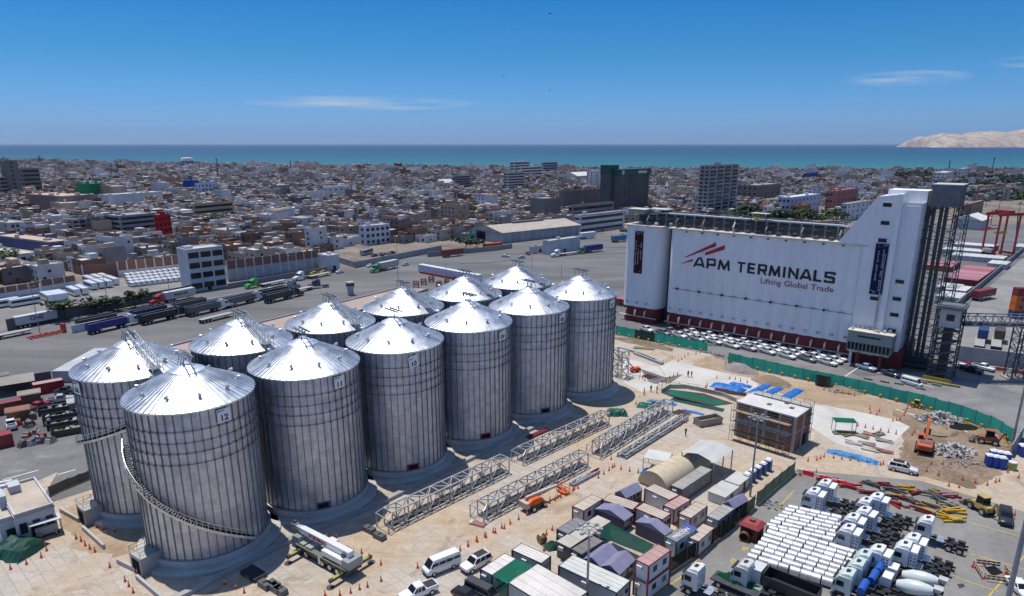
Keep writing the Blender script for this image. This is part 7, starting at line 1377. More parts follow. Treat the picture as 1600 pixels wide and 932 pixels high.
# warehouse with a ridged grey roof
P = G(785, 381); h = height(P, 364); X, Y = az(50), az(-40); LR, LL = reach(P, X, 906), min(30, reach(P, Y, 738)); t = thing('warehouse', 'long grey warehouse with ridged tan roof facing the plaza', 'warehouse', P, rz_of(X)); put('walls', MB().box(0, LR, 0, LL, 0, h), PLASTER, t, col=(.36, .37, .40)); put('roof', MB().add([(-.6, -.6, h - .1), (LR + .6, -.6, h - .1), (LR + .6, LL / 2, h + 3), (-.6, LL / 2, h + 3), (-.6, LL + .6, h - .1), (LR + .6, LL + .6, h - .1)], [(0, 1, 2, 3), (3, 2, 5, 4), (0, 3, 4), (1, 5, 2)]), PLASTER, t, col=(.43, .38, .32)); FOOT.append((P.x + 15, P.y + 30, 42)); put('gate', MB().box(-.08, .05, LL * .55, LL * .85, 0, h * .85), GLASS, t)
for i in range(12): put('pilaster', MB().box(LR * (i + .5) / 12 - .2, LR * (i + .5) / 12 + .2, -.15, 0, 0, h - .2), PLASTER, t, col=(.28, .29, .31))
put('ridge_vent', MB().box(LR * .3, LR * .7, LL / 2 - 1, LL / 2 + 1, h + 2.7, h + 4), PLASTER, t, col=(.2, .19, .18))
# dark silo with green band
P = G(968, 338); X, Y = az(45), az(-45); h = height(P, 265); LR = reach(P, X, 1013); LL = min(22, reach(P, Y, 945)); t = thing('silo_block', 'dark grey concrete silo block with green band along its top', 'silo', P, rz_of(X)); FOOT.append((P.x, P.y + 20, 30)); DG = mat('dark_concrete', (.085, .085, .092), rough=.9, var=.2, sc=.1)
put('lobed_wall', MB().prism([(x, y) for x, y in lobes(0, LR, 7, .9, 14)], 0, h - 5), DG, t); put('green_band', MB().box(-.1, LR + .1, -.4, 14.1, h - 5, h), PAINT, t, col=(.012, .075, .06)); put('head_tower', MB().box(-3, 7, 8, 8 + LL * .7, 0, h + 3), DG, t); put('tower_band', MB().box(-3.1, 7.1, 7.9, 8 + LL * .72, h - 4, h + 3.2), PAINT, t, col=(.012, .07, .06)); put('logo_plate', MB().box(LR * .55, LR * .85, -.5, -.42, h - 3.6, h - 1.6), PAINT, t, col=(.5, .6, .5)); put('logo_disc', MB().cyl((1.8, -.5, h - 2.5), (1.8, -.42, h - 2.5), 1.9, n=16), PAINT, t, col=(.45, .5, .5)); put('roof_rail', MB().bar((0, 0, h + 1), (LR, 0, h + 1), .15), DKSTEEL, t)
# church tower, dome, water tower, masts
def spire(u, vb, vt, label, col=(.62, .6, .58)):
    P = G(u, vb); h = height(P, vt); t = thing('church_tower', label, 'church', P, R(45)); w_ = h * .13; put('shaft', MB().box(-w_, w_, -w_, w_, 0, h * .55), PLASTER, t, col=col); put('belfry', MB().box(-w_ * .8, w_ * .8, -w_ * .8, w_ * .8, h * .55, h * .75), PLASTER, t, col=col); put('spire', MB().cyl((0, 0, h * .75), (0, 0, h), w_ * .75, .05, n=8), PLASTER, t, col=col)
    for a in range(4): put('arch_opening', MB().box(-w_ * .3, w_ * .3, -w_ * .84, -w_ * .78, h * .58, h * .7), DARKM, t, rot=R(90) * a)
spire(1041, 312, 283, 'white church tower with pointed spire behind the dark silo block'); spire(216, 307, 285, 'pale slim monument tower behind the white curved hall', (.5, .48, .46))
P = G(1196, 300); t = thing('church_dome', 'grey ribbed dome above the stone building', 'dome', P); hh = height(P, 291); put('drum', MB().lathe([(3, 0), (3, hh + 1)], 16), PLASTER, t, col=GY); put('dome', MB().lathe([(3.1, hh + 1), (2.9, hh + 2.4), (2, hh + 3.6), (.4, hh + 4.3), (.1, hh + 5.2)], 16), PLASTER, t, col=(.25, .24, .24), smooth=True)
P = G(294, 263); h = height(P, 246); t = thing('water_tower', 'white water tower on blue legs standing above the far houses', 'water tower', P); rr = (302 - 286) / 2 / _F * P.length
put('tank', MB().lathe([(.1, h * .5), (rr, h * .55), (rr, h * .85), (rr * .85, h * .97), (.1, h)], 20), PLASTER, t, col=(.68, .64, .55), smooth=True); put('band', MB().lathe([(rr * 1.01, h * .55), (rr * 1.01, h * .66)], 20), PAINT, t, col=(.06, .15, .35))
for i in range(6): a = i * math.pi / 3; put('leg', MB().cyl((rr * .85 * math.cos(a), rr * .85 * math.sin(a), 0), (rr * .85 * math.cos(a), rr * .85 * math.sin(a), h * .55), rr * .12, n=6), PAINT, t, col=(.10, .2, .40))
for u, vb, vt, lab in ((342, 285, 247, 'thin lattice mast rising above the far left houses'), (64, 262, 243, 'radio mast with round head on the far left skyline'), (1548, 280, 246, 'flagpole standing by the white shore blocks'), (653, 272, 261, 'short mast on the far shore skyline'), (455, 268, 251, 'slim mast near the beach in mid town'), (1482, 268, 251, 'thin pole by the shore trees')):
    P = G(u, vb); h = height(P, vt); t = thing('radio_mast', lab, 'mast', P); put('mast', MB().cyl((0, 0, 0), (0, 0, h), P.length * .0009, P.length * .0004, n=5), DKSTEEL, t); put('head', MB().lathe([(.01, h - 3), (P.length * .0012, h - 2.4), (P.length * .0012, h - 1), (.01, h)], 8), DKSTEEL, t)
for i, (u, vb, vt) in enumerate(((902, 286, 268), (690, 296, 279), (1078, 300, 291), (1530, 360, 335))):                    # pale halls with shallow gable roofs
    P = G(u, vb); lab = ['white arena with shallow pale roof behind the civic complex', 'pale gabled hall at the end of the mid town street', 'pale hall near the shore behind the church', 'white gabled shed behind the red yard crane'][i]; w_ = [46, 20, 40, 26][i]; t = thing('hall', lab, 'hall', P, rz_of(az(45))); hh = max(5, height(P, vt) * .6); put('walls', MB().box(0, w_, 0, w_ * .6, 0, hh), PLASTER, t, col=(.5, .5, .5)); put('roof', MB().add([(-1, -1, hh - .05), (w_ + 1, -1, hh - .05), (w_ + 1, w_ * .3, hh * 1.5), (-1, w_ * .3, hh * 1.5), (-1, w_ * .6 + 1, hh - .05), (w_ + 1, w_ * .6 + 1, hh - .05)], [(0, 1, 2, 3), (3, 2, 5, 4), (0, 3, 4), (1, 5, 2)]), PLASTER, t, col=(.62, .6, .57)); FOOT.append((P.x, P.y + 20, w_ * .7))
# ------------------------------------------------------------------ the houses of the town
PORT = [(-400, 520), (0, 452), (60, 446), (130, 428), (186, 424), (285, 413), (357, 430), (512, 407), (530, 396), (560, 384), (640, 380), (730, 374), (800, 366), (980, 352), (1060, 344), (1300, 344), (1440, 336), (1500, 316), (1800, 312)]
def portline(u):
    for (a, va), (b_, vb_) in zip(PORT, PORT[1:]):
        if a <= u <= b_: return va + (vb_ - va) * (u - a) / (b_ - a)
    return 470 if u < 0 else 312
def coast_y(x):
    for (a, ya), (b_, yb) in zip(coast, coast[1:]):
        if a <= x <= b_: return ya + (yb - ya) * (x - a) / (b_ - a)
    return 0
WALLC = [((.21, .12, .085), 'brick-brown'), ((.25, .15, .11), 'rust-brown'), ((.24, .22, .21), 'grey'), ((.30, .28, .26), 'ash-grey'), ((.36, .29, .23), 'tan'), ((.46, .39, .31), 'cream'), ((.60, .59, .58), 'white'), ((.55, .55, .57), 'off-white'), ((.40, .25, .21), 'pink'), ((.16, .22, .36), 'blue'), ((.17, .25, .19), 'green'), ((.45, .31, .09), 'yellow'), ((.15, .13, .13), 'dark')]
WW = [8, 6, 8, 9, 8, 7, 8, 7, 2, .5, .25, .3, 4]
ROOFC = [((.42, .36, .31), 'dusty'), ((.52, .44, .38), 'sandy'), ((.28, .24, .22), 'dark'), ((.42, .27, .22), 'reddish'), ((.60, .56, .51), 'pale'), ((.34, .31, .30), 'grey')]
rh = random.Random(77); cand = []
GA = az(36); GB = az(126)
for bi in range(-60, 70):
    for bj in range(-70, 90):
        o = GA * (bi * 52) + GB * (bj * 84) + Vector((0, 420, 0))
        ang = rh.uniform(-.05, .05)
        if not (-2600 < o.x < 2300 and 240 < o.y < 2600): continue
        for row in range(4):
            t_ = 1.5
            while t_ < 76:
                wd = rh.uniform(4.8, 9.5) * (1.7 if rh.random() < .1 else 1); dp = rh.uniform(8.5, 11)
                c = o + GB * (t_ + wd / 2) + GA * (row * 11.1 + 5.5)
                t_ += wd + (0 if rh.random() < .8 else rh.uniform(1, 7))
                if rh.random() < .05: continue
                u, v = V(c.x, c.y, 0)
                if not (-330 < u < 1930) or v > portline(u) or c.y > coast_y(c.x) - 25: continue
                if u > 1380 and v < 316 and rh.random() < .55: continue
                if any((c.x - fx) ** 2 + (c.y - fy) ** 2 < (fr_ * .8 + wd * .5) ** 2 for fx, fy, fr_ in FOOT): continue
                st = rh.choices([1, 2, 3, 4], [46, 38, 13, 1])[0]
                if c.y > 1150: st = min(st, 2) if rh.random() < .8 else st
                hz = st * 2.9 + .6
                for q in B_:
                    if q[1] - 4 < u < q[3] + 4 and q[4] < v < q[4] + 40 and V(c.x, c.y, hz)[1] < q[4] - .3 * (q[4] - q[5]): st = 1; hz = 3.5
                if any(q[1] - 4 < u < q[3] + 4 and q[4] < v < q[4] + 26 and V(c.x, c.y, hz)[1] < q[4] - .3 * (q[4] - q[5]) for q in B_): continue
                if rh.random() < .035 and c.y > 480 and not any(q[1] - 8 < u < q[3] + 8 and q[4] < v < q[4] + 40 for q in B_): wd *= 2.1; dp *= 1.5; st = rh.choice((2, 3, 3, 4, 5))
                cand.append((c.length, c, wd - .2, dp, st * rh.uniform(2.7, 3.1) + .6, ang, st, rh.choices(WALLC, WW)[0] if wd < 13 else rh.choice(WALLC[4:8]), rh.choice(ROOFC), u, v))
cand.sort(key=lambda q: (not 0 < q[9] < 1600, q[0]))
LM = [('the bus yard', 230, 430), ('the brick-panel wall', 440, 400), ('the red facade block', 258, 355), ('the blue warehouse', 60, 385), ('the white arcaded apartments', 585, 368), ('the grey warehouse', 800, 362), ('the concrete mill', 850, 330), ('the big white hall', 520, 302), ('the long beige building', 335, 332), ('the dark silo block', 985, 300), ('the grey apartment tower', 1120, 310), ('the pink palace', 1320, 315), ('the teal house', 735, 374), ('the mauve corner flats', 128, 355), ('the heritage station', 1535, 332), ('the small street', 590, 330), ('the market street', 680, 345)]
DOORM = MB().box(-.5, .5, -.05, .05, 0, 2.1).mesh('door'); TANK = MB().lathe([(.01, 0), (.55, 0), (.6, .6), (.5, 1.1), (.15, 1.3), (.01, 1.3)], 10).mesh('water_tank', smooth=True)
rz0 = rz_of(GB)
for n_, (dist, c, wd, dp, h, ang, st, (wc, wn_), (rc_, rn), u, v) in enumerate(cand[:300]):
    lm = min(LM, key=lambda q: (q[1] - u) ** 2 + 4 * (q[2] - v) ** 2); side = 'left of' if u < lm[1] - 25 else 'right of' if u > lm[1] + 25 else 'behind' if v < lm[2] else 'in front of'
    feat = rh.choice(['', ' with room', ' with water tank', ' with half-built wall', ' with clutter'])
    t = thing('house', f'{wn_} {["single","two","three","four","five"][st-1]}-storey house, {rn} roof{feat}, {side} {lm[0]}', 'house', c, rz0 + ang, 'houses of the town')
    put('walls', MB().box(-wd / 2, wd / 2, -dp / 2, dp / 2, -.2, h), PLASTER, t, col=wc); wc2 = tuple(q * .85 for q in wc)
    # local -Y looks along az(36+180): towards the port; parapet ring and sunken roof
    rf = put('roof', MB().box(-wd / 2 + .02, wd / 2 - .02, -dp / 2 + .02, dp / 2 - .02, h, h + .06), PLASTER, t, col=rc_)
    for a in ((-wd / 2, wd / 2, -dp / 2, -dp / 2 + .18), (-wd / 2, wd / 2, dp / 2 - .18, dp / 2), (-wd / 2, -wd / 2 + .18, -dp / 2 + .18, dp / 2 - .18), (wd / 2 - .18, wd / 2, -dp / 2 + .18, dp / 2 - .18)): put('parapet', MB().box(*a, h, h + rh.choice((.35, .7, .9))), PLASTER, rf, col=wc)
    k = max(1, int(wd / 3.2)); front = [(-1, 0)]
    for f in range(st):
        for i in range(k):
            x = -wd / 2 + wd * (i + .5) / k
            for s_ in (-1, 1):
                if f == 0 and i == 0: put('door', DOORM, mat('door_paint', (.09, .06, .045), var=.3, sc=.4), t, loc=(x, s_ * dp / 2, 0))
                elif s_ < 0 or rh.random() < .4: put('window', WIN, GLASS, t, loc=(x, s_ * dp / 2, f * 2.85 + 1.6), scale=(rh.uniform(.9, 1.6), 1, rh.uniform(.9, 1.4)))
        if rh.random() < .6:
            for s_ in (-1, 1): put('window', WIN, GLASS, t, loc=(s_ * wd / 2, rh.uniform(-.3, .3) * dp, f * 2.85 + 1.6), rot=R(90), scale=(1.2, 1, 1.1))
    if 'room' in feat or 'clutter' in feat: a = wd * rh.uniform(.15, .3); b_ = dp * rh.uniform(.1, .25); put('roof_room', MB().box(-a, a, -b_, b_, 0, 2.4), PLASTER, rf, col=rh.choices(WALLC, WW)[0][0], loc=(0, dp * rh.uniform(-.2, .2), h + .06))
    if 'tank' in feat: put('water_tank', TANK, PAINT, rf, col=(.02, .02, .022), loc=(wd * .2, -dp * .1, h + .06))
    if 'half' in feat: put('unfinished_wall', MB().box(-wd / 2 + .1, wd / 2 - .1, -dp * .1, -dp * .1 + .15, 0, 1.8), PLASTER, rf, col=(.24, .13, .09), loc=(0, 0, h + .06))
    if 'clutter' in feat:
        for _ in range(4): put('roof_junk', MB().box(-.8, .8, -.6, .6, 0, .7), PLASTER, rf, col=rh.choice([(.4, .4, .4), (.15, .12, .1), (.3, .2, .15), (.1, .2, .4)]), loc=(wd * rh.uniform(-.4, .4), dp * rh.uniform(-.4, .4), h + .06), rot=rh.uniform(0, 3))
fm = MB(); cz, sz = math.cos(rz0), math.sin(rz0)
for (dist, c, wd, dp, h, ang, st, (wc, _), (rc_, _2), u, v) in cand[300:]:
    k = rh.uniform(.85, 1.1); wcol = tuple(min(.75, q * k) for q in wc); co, sn = math.cos(rz0 + ang), math.sin(rz0 + ang)
    fm.M = Matrix.Translation(c) @ Matrix.Rotation(rz0 + ang, 4, 'Z'); fm.box(-wd / 2, wd / 2, -dp / 2, dp / 2, -.2, h, wcol, False); fm.c[-5] = rc_
    fm.box(-wd / 2, wd / 2, -dp / 2, -dp / 2 + .3, h, h + .6, wcol, False)
    for _ in range(rh.choice((1, 2, 3))): x, y, a = rh.uniform(-.4, .3) * wd, rh.uniform(-.45, .35) * dp, rh.uniform(1, 4.5); fm.box(x, x + a, y, y + a, h - .1, h + rh.uniform(.6, 2.8), rh.choices(WALLC, WW)[0][0] if rh.random() < .6 else rc_, False)
    if dist < 1150:
        for f in range(st):
            for i in range(max(1, int(wd / 4))): x = -wd / 2 + 4 * i + 1.4; fm.box(x, x + 1.3, -dp / 2 - .05, -dp / 2, f * 2.85 + 1, f * 2.85 + 2.2, (.02, .02, .025), False)
TOWNM = mat('town_plaster', rough=.9, var=.22, sc=.12, spec=.2, attr='col', var2=.15, sc2=.9)
fo = put('town_houses', fm.mesh('town_houses', colors=True), TOWNM); tag(fo, 'mass of low brown, grey and white flat-roofed houses filling the town to the shore', 'houses', kind='stuff')
# ================================================================== avenue, bus yard and plaza behind the silos
AV = zc(0, 380, 4); BV = zc(350, 380, 4); C2 = zc(400, 200, 4); C3 = zc(720, 200, 4)
HA = head((135, 523), (225, 503))
def along(p, rz, d): return p + Vector((math.cos(rz), math.sin(rz), 0)) * d
BRK = (.26, .135, .10)
def panel_wall(a, b_, n, z0, z1, label, brick=True, low=None, pil=(.62, .6, .58)):
    p, q = G(*a), G(*b_); d = q - p; t = thing('panel_wall', label, 'wall', p, rz_of(d)); w_ = d.length / n
    for i in range(n):
        put('brick_panel' if brick else 'panel', MB().box(w_ * i + .25, w_ * (i + 1) - .25, -.1, .1, z0, z1), CONC, t, col=tuple(c * (.9 + .2 * ((i * 7) % 5) / 5) for c in BRK) if brick else pil)
        put('pilaster', MB().box(w_ * i - .25, w_ * i + .25, -.2, .2, 0, z1 + .1), CONC, t, col=pil)
    if low: put('lower_wall', MB().box(.25, d.length, -.14, .14, 0, z0), CONC, t, col=low)
    return t
panel_wall((186, 433), (284, 422), 7, 2.8, 6.8, 'brick-panel wall with white pilasters behind the rows of parked white vans', low=(.58, .58, .60)); panel_wall((357, 440), (512, 417), 12, 5.2, 8.8, 'long brick-panel wall with white pilasters above a grimy white base', low=(.42, .42, .44)); panel_wall((66, 457), (120, 448), 3, 2.4, 4.8, 'short brick-panel wall left of the bus yard', low=(.58, .58, .6)); panel_wall((-8, 470), (64, 458), 4, 2.3, 4.6, 'leftmost brick-panel wall at the frame edge', low=(.58, .58, .6)); panel_wall((131, 437), (186, 433), 1, 0, 6.2, 'plain brick wall closing the left side of the van yard')
wall_run('yard_wall', [G(12, 517), G(140, 490), G(285, 463), G(300, 458)], .3, 3.6, 'long dark grimy wall along the avenue in front of the bus yard', (.16, .155, .16), cap=(.22, .21, .21)); wall_run('yard_wall', [G(356, 452), G(512, 424)], .3, 2.2, 'lower grey wall under the long brick-panel wall', (.22, .22, .24)); wall_run('avenue_wall', [G(113, 521), G(282, 487), G(397, 464)], .3, 2.5, 'white low wall between the avenue and the truck park', (.60, .60, .64)); wall_run('yard_wall', [G(480, 395), G(555, 419), G(690, 392)], .3, 3.0, 'grey block wall around the bus park', (.33, .33, .34)); wall_run('kerb', [G(200, 560), G(395, 508), G(622, 451)], .5, .5, 'long grey kerb wall beside the pink paving', (.34, .33, .33), 'kerb'); wall_run('kerb', [G(330, 552), G(500, 507), G(668, 454)], .6, .7, 'dark kerb wall on the silo side of the pink paving', (.2, .19, .19), 'kerb')
wall_run('hoarding', [G(657, 424), G(750, 442)], 2.6, 3.4, 'white site hoarding with red base on the plaza behind the silos', (.62, .63, .68), 'hoarding'); wall_run('barrier_row', [G(656, 427), G(749, 445)], .3, .8, 'red barrier row at the foot of the white hoarding', (.40, .04, .03), 'barrier')
wall_run('kerb', [G(790, 385 + 12), G(905, 396), G(975, 390)], .4, .35, 'curved pale kerb of the plaza island near the hangar', (.5, .45, .4), 'kerb'); wall_run('kerb', [G(718, 412), G(760, 411), G(795, 407)], .4, .35, 'pale kerb of the left plaza island', (.5, .45, .4), 'kerb'); wall_run('yard_wall', [G(668, 402), G(772, 392), G(800, 388)], .3, 2.6, 'grey plaza wall below the bushes', (.3, .29, .29))
# rows of white vans and buses behind the wall
fv = thing('parked_van', 'x', 'van'); put('body', MB().loft([[(x, -.9, .35), (x, .9, .35), (x, .86, z), (x, -.86, z)] for x, z in ((-2.4, 1.9), (1.3, 2.0), (2.0, 1.2), (2.5, 1.0))]), CARPAINT, fv, col=WHITE); put('window_band', MB().box(-2.3, 1.45, -.9, .9, 1.25, 1.7), GLASS, fv); put('wheels', MB().box(-1.6, 1.7, -.92, .92, 0, .4), RUBBER, fv); FV_ = Pool(fv)
for j in range(4):
    for i in range(11):
        p = G(198 + i * 8.4 + j * 2.6, 434.5 - i * .98 + j * 4.4)
        FV_.at(p, HA + R(78), 'white van parked in the tight rows behind the grimy wall', 'white vans in tight rows')
bu = thing('parked_bus', 'x', 'bus'); put('body', MB().loft([[(x, -1.2, .5), (x, 1.2, .5), (x, 1.1, z), (x, -1.1, z)] for x, z in ((-5, 2.9), (4.6, 3.0), (5, 2.2))]), CARPAINT, bu, col=WHITE); put('window_band', MB().box(-4.8, 4.7, -1.19, 1.19, 1.5, 2.3), GLASS, bu); put('wheels', MB().box(-3.4, 3.4, -1.15, 1.15, 0, .5), RUBBER, bu); BU = Pool(bu)
for i, (x, y) in enumerate(((140, 443), (152, 441), (163, 439.5), (142, 451), (154, 449), (166, 447.5), (176, 444), (75, 470), (86, 468.5), (96, 467), (115, 461), (128, 459), (40, 477), (8, 480))): BU.at(G(x, y), HA + (R(80) if i < 12 else 0), 'white bus in the group of buses left of the parked vans' if i < 7 else 'white bus roof showing above the avenue wall at the left', 'buses left of the vans' if i < 7 else 'buses at the left behind the wall')
bu2 = BU.at(G(573, 398), HA + R(12), 'white and black coach in the bus park beside the arcaded apartments', None, {'body': (.35, .37, .4)})
# trucks on the avenue and in the truck park
DK = (.05, .05, .06)
def rig(a, lab, cab, body=None, kind='dump', rz=None, off=8.4):
    rz = HA if rz is None else rz; p = G(*a)
    if kind == 'dump': DUMPT.at(p, rz, lab[0], None, {k: body for k in ('side_wall', 'end_wall', 'side_rib')})
    else:
        FLATBED.at(p, rz, lab[0] if kind == 'flat' else lab[2], None, {'deck': (.4, .38, .35)})
        if kind == 'cont': rig.c = CONT.at(p + Vector((0, 0, 1.36)), rz, lab[0], None, ccol(body))
    if cab: BONNET.at(along(p, rz, off), rz, lab[1], None, {k: cab for k in ('cab', 'roof_fairing', 'sleeper')})
rig(AV(672, 545), ('bright blue open dump trailer in the truck park', 'white bonnet tractor pulling the bright blue dump trailer'), WHITE, (.02, .025, .20)); rig(AV(610, 520), ('dark dump trailer parked behind the bright blue one', ''), None, DK); rig(AV(990, 490), ('black dump trailer with pale rim, second in the truck park', 'dark tractor coupled to the second dump trailer'), (.05, .06, .06), (.03, .03, .035)); rig(AV(935, 465), ('dark blue dump trailer behind the black one', ''), None, (.02, .03, .09)); rig(AV(1270, 440), ('grey dump trailer, third in the truck park', 'white tractor coupled to the grey dump trailer'), WHITE, (.16, .15, .15)); rig(AV(1190, 415), ('brown dump trailer behind the grey one', ''), None, (.13, .11, .10)); rig(BV(100, 385), ('grey-brown dump trailer near the end of the low wall', 'white tractor near the end of the low wall'), WHITE, (.2, .18, .17)); rig(BV(340, 360), ('dark open dump trailer beside the lamp poles', 'black tractor beside the lamp poles'), (.02, .02, .025), (.05, .055, .06)); rig(BV(310, 335), ('green-rimmed dump trailer behind the dark one', ''), None, (.04, .07, .05))
rig(AV(1350, 480), ('low brown flatbed trailer in front of the dump trailers', ''), None, kind='flat')
rig((57, 508), ('white container with magenta ONE lettering on the avenue', 'white tractor pulling the ONE container', 'chassis under the ONE container'), None, (.60, .60, .60), 'cont'); put('lettering', text_mesh('ONE', 2.0, .03, .01, 'CENTER'), mat('magenta_ink', (.30, .012, .10), var=0), rig.c, loc=(0, -1.31, .7), rot=(R(90), 0, 0)); rig((281, 469), ('white container with dark WAN HAI lettering on the avenue', '', 'chassis under the WAN HAI container'), None, (.58, .57, .55), 'cont', off=-8.6); put('lettering', text_mesh('WAN HAI', 1.3, .02, .01, 'CENTER'), INK, rig.c, loc=(0, -1.31, .8), rot=(R(90), 0, 0))
BONNET.at(along(G(281, 469), HA, -8.4), HA + math.pi, 'red tractor in front of the WAN HAI container', None, {k: (.45, .02, .02) for k in ('cab', 'roof_fairing', 'sleeper')})
rig((15, 527), ('pale low-bed trailer of the white truck at the left edge', 'white bonnet tractor at the left edge of the avenue'), WHITE, kind='flat', off=-8.2)
rig(BV(310, 262), ('bare flatbed trailer behind the bright green tractor', ''), None, kind='flat'); BONNET.at(G(*BV(180, 280)), HA + math.pi, 'bright green bonnet tractor on the avenue', None, {k: (.05, .42, .03) for k in ('cab', 'roof_fairing', 'sleeper')}); BONNET.at(G(*BV(475, 232)), HA + math.pi, 'white bonnet tractor parked by the grimy white wall', None, {k: WHITE for k in ('cab', 'roof_fairing', 'sleeper')}); rig(BV(600, 212), ('pale flatbed trailer behind the white tractor by the grimy wall', ''), None, kind='flat')
BONNET.at(G(*BV(430, 290)), HA, 'grey tractor unit standing alone in the truck park', None, {k: (.3, .3, .33) for k in ('cab', 'roof_fairing', 'sleeper')}); BONNET.at(G(*BV(575, 282)), HA + 2.6, 'dark blue tractor unit at the right end of the truck park', None, {k: (.06, .07, .10) for k in ('cab', 'roof_fairing', 'sleeper')}); rig(BV(480, 305), ('bare pale flatbed in the middle of the truck park', ''), None, kind='flat')
rig((607, 421), ('cream box container truck load crossing the plaza', 'green tractor crossing the plaza with the cream container', 'chassis under the cream container'), None, (.55, .53, .47), 'cont'); BONNET.at(along(G(607, 421), HA, -8.4), HA + math.pi, 'green tractor pulling the cream container across the plaza', None, {k: (.06, .25, .10) for k in ('cab', 'roof_fairing', 'sleeper')})
HB = head((850, 402), (905, 395)); rig((888, 399), ('white flatbed truck deck beside the hangar', 'white tractor with flatbed beside the hangar'), None, kind='flat', rz=HB); BONNET.at(along(G(888, 399), HB, -8.4), HB + math.pi, 'white tractor with rounded nose beside the hangar', None, {k: WHITE for k in ('cab', 'roof_fairing', 'sleeper')})
rig((927, 394), ('dark blue container on the truck right of the hangar', '', 'chassis under the dark blue container'), None, (.03, .04, .18), 'cont', HB); BONNET.at(along(G(927, 394), HB, -8.4), HB + math.pi, 'teal tractor pulling the dark blue container', None, {k: (.06, .16, .15) for k in ('cab', 'roof_fairing', 'sleeper')}); rig((968, 378), ('light blue tank load behind the white tractor near the terminal', '', 'chassis under the light blue load'), None, (.08, .2, .36), 'cont', HB); rig((918, 373), ('white box trailer in front of the stepped offices', '', 'chassis under the white box trailer'), None, WHITE, 'cont', HB); CONT.at(G(770, 387), HB, 'orange-red container beside the bushes and warehouse', None, ccol((.55, .08, .02))); rig((707, 401), ('rust red open load with orange top by the plaza wall', '', 'chassis under the rust red load'), None, (.26, .06, .04), 'cont', HB)
for i, (x, y, c, lab) in enumerate(((565, 197, (.62, .45, .03), 'yellow taxi parked by the grimy wall, left one'), (625, 190, (.62, .45, .03), 'yellow taxi parked by the grimy wall, right one'), (725, 188, WHITE, 'white car at the corner of the plaza'), (915, 150, WHITE, 'white car crossing the plaza in front of the bus park'), (680, 185, (.03, .03, .03), 'black car parked beside the yellow taxis'), (1135, 140, (.6, .6, .6), 'pale pickup behind the cream container truck'), (290, 300, WHITE, 'white car among the parked dump trailers'))): SEDAN.at(G(*BV(x, y)), HA, lab, None, paintcar(c))
for i, (u, v, c) in enumerate(((585, 401, (.1, .1, .12)), (596, 400, (.05, .06, .12)), (604, 398.5, (.3, .3, .3)), (612, 397, (.05, .05, .05)), (825, 398, (.3, .02, .02)), (790, 402, (.5, .5, .5)), (815, 404, (.5, .5, .52)), (130, 425, (.6, .6, .6)), (30, 432, (.35, .02, .05)), (120, 384, WHITE), (140, 392, WHITE), (115, 378, (.4, .05, .03)))): SEDAN.at(G(u, v), HA + i, ['dark car in the bus park row, first', 'navy car in the bus park row, second', 'grey car in the bus park row, third', 'black car in the bus park row, last', 'red car parked on the plaza island', 'silver car parked left on the plaza island', 'silver car at the lower kerb of the plaza island', 'pale car beside the brick wall of the van yard', 'maroon car near the low hall at the left edge', 'white car on the market street, upper one', 'white car on the market street, lower one', 'red car on the market street'][i], None, paintcar(c))
t = thing('lowbed_frame', 'orange-red low-bed trailer frame lying in the truck park corner', 'trailer', G(*AV(290, 580)), HA)
for y in (-1, 1): put('rail', MB().bar((-5, y, .5), (5, y, .5), .4), PAINT, t, col=(.5, .06, .03))
for i in range(6): put('cross_member', MB().bar((-4.6 + i * 1.85, -1, .5), (-4.6 + i * 1.85, 1, .5), .25), PAINT, t, col=(.42, .05, .03))
put('headboard', MB().box(4.8, 5.4, -1.2, 1.2, .2, 2.8), PAINT, t, col=(.45, .04, .03))
t = thing('guard_booth', 'small grey watch booth on stilts at the end of the pink paving', 'booth', G(548, 461), R(40)); put('base', MB().box(-.9, .9, -.9, .9, 0, 3), CONC, t, col=(.4, .4, .4)); put('cabin', MB().box(-1.2, 1.2, -1.2, 1.2, 3, 5), PLASTER, t, col=(.4, .41, .42)); put('window_band', MB().box(-1.22, 1.22, -1.22, 1.22, 3.7, 4.5), GLASS, t); put('roof', MB().box(-1.5, 1.5, -1.5, 1.5, 5, 5.2), CONC, t, col=(.4, .39, .37))
for i in range(9):
    p = G(650 + i * 12, 449 - (i % 3) * 4); t = thing('red_frame', f'rusty red steel frame, {WORD[i]} of the cluster behind the silos', 'steel frame', p, R(20 * i), 'red frames on the plaza'); mb = MB(); lattice(mb, -1, 1, -.6, .6, 0, 2.4, .22, 2, .16); put('frame', mb, STEELP, t, col=(.24, .035, .03))
for i, (u, v, vt, lab) in enumerate(((622, 440, 383, 'tall lamp pole rising behind the third far silo'), (831, 425, 388, 'lamp pole on the plaza left of the terminal'), (698, 455, 413, 'lamp pole behind the red frames'), (62, 520, 448, 'lamp pole in front of the ONE container'), (268, 482, 432, 'lamp pole in front of the WAN HAI container'), (458, 430, 400, 'lamp pole by the brick-panel wall'), (512, 430, 385, 'lamp pole at the right end of the brick-panel wall'), (877, 432, 413, 'short lamp pole on the plaza near the terminal'), (170, 485, 430, 'lamp pole among the avenue trees'))): p = G(u, v); pole_at(p, height(p, vt), lab, 2 if i != 0 else 0, r=.13)
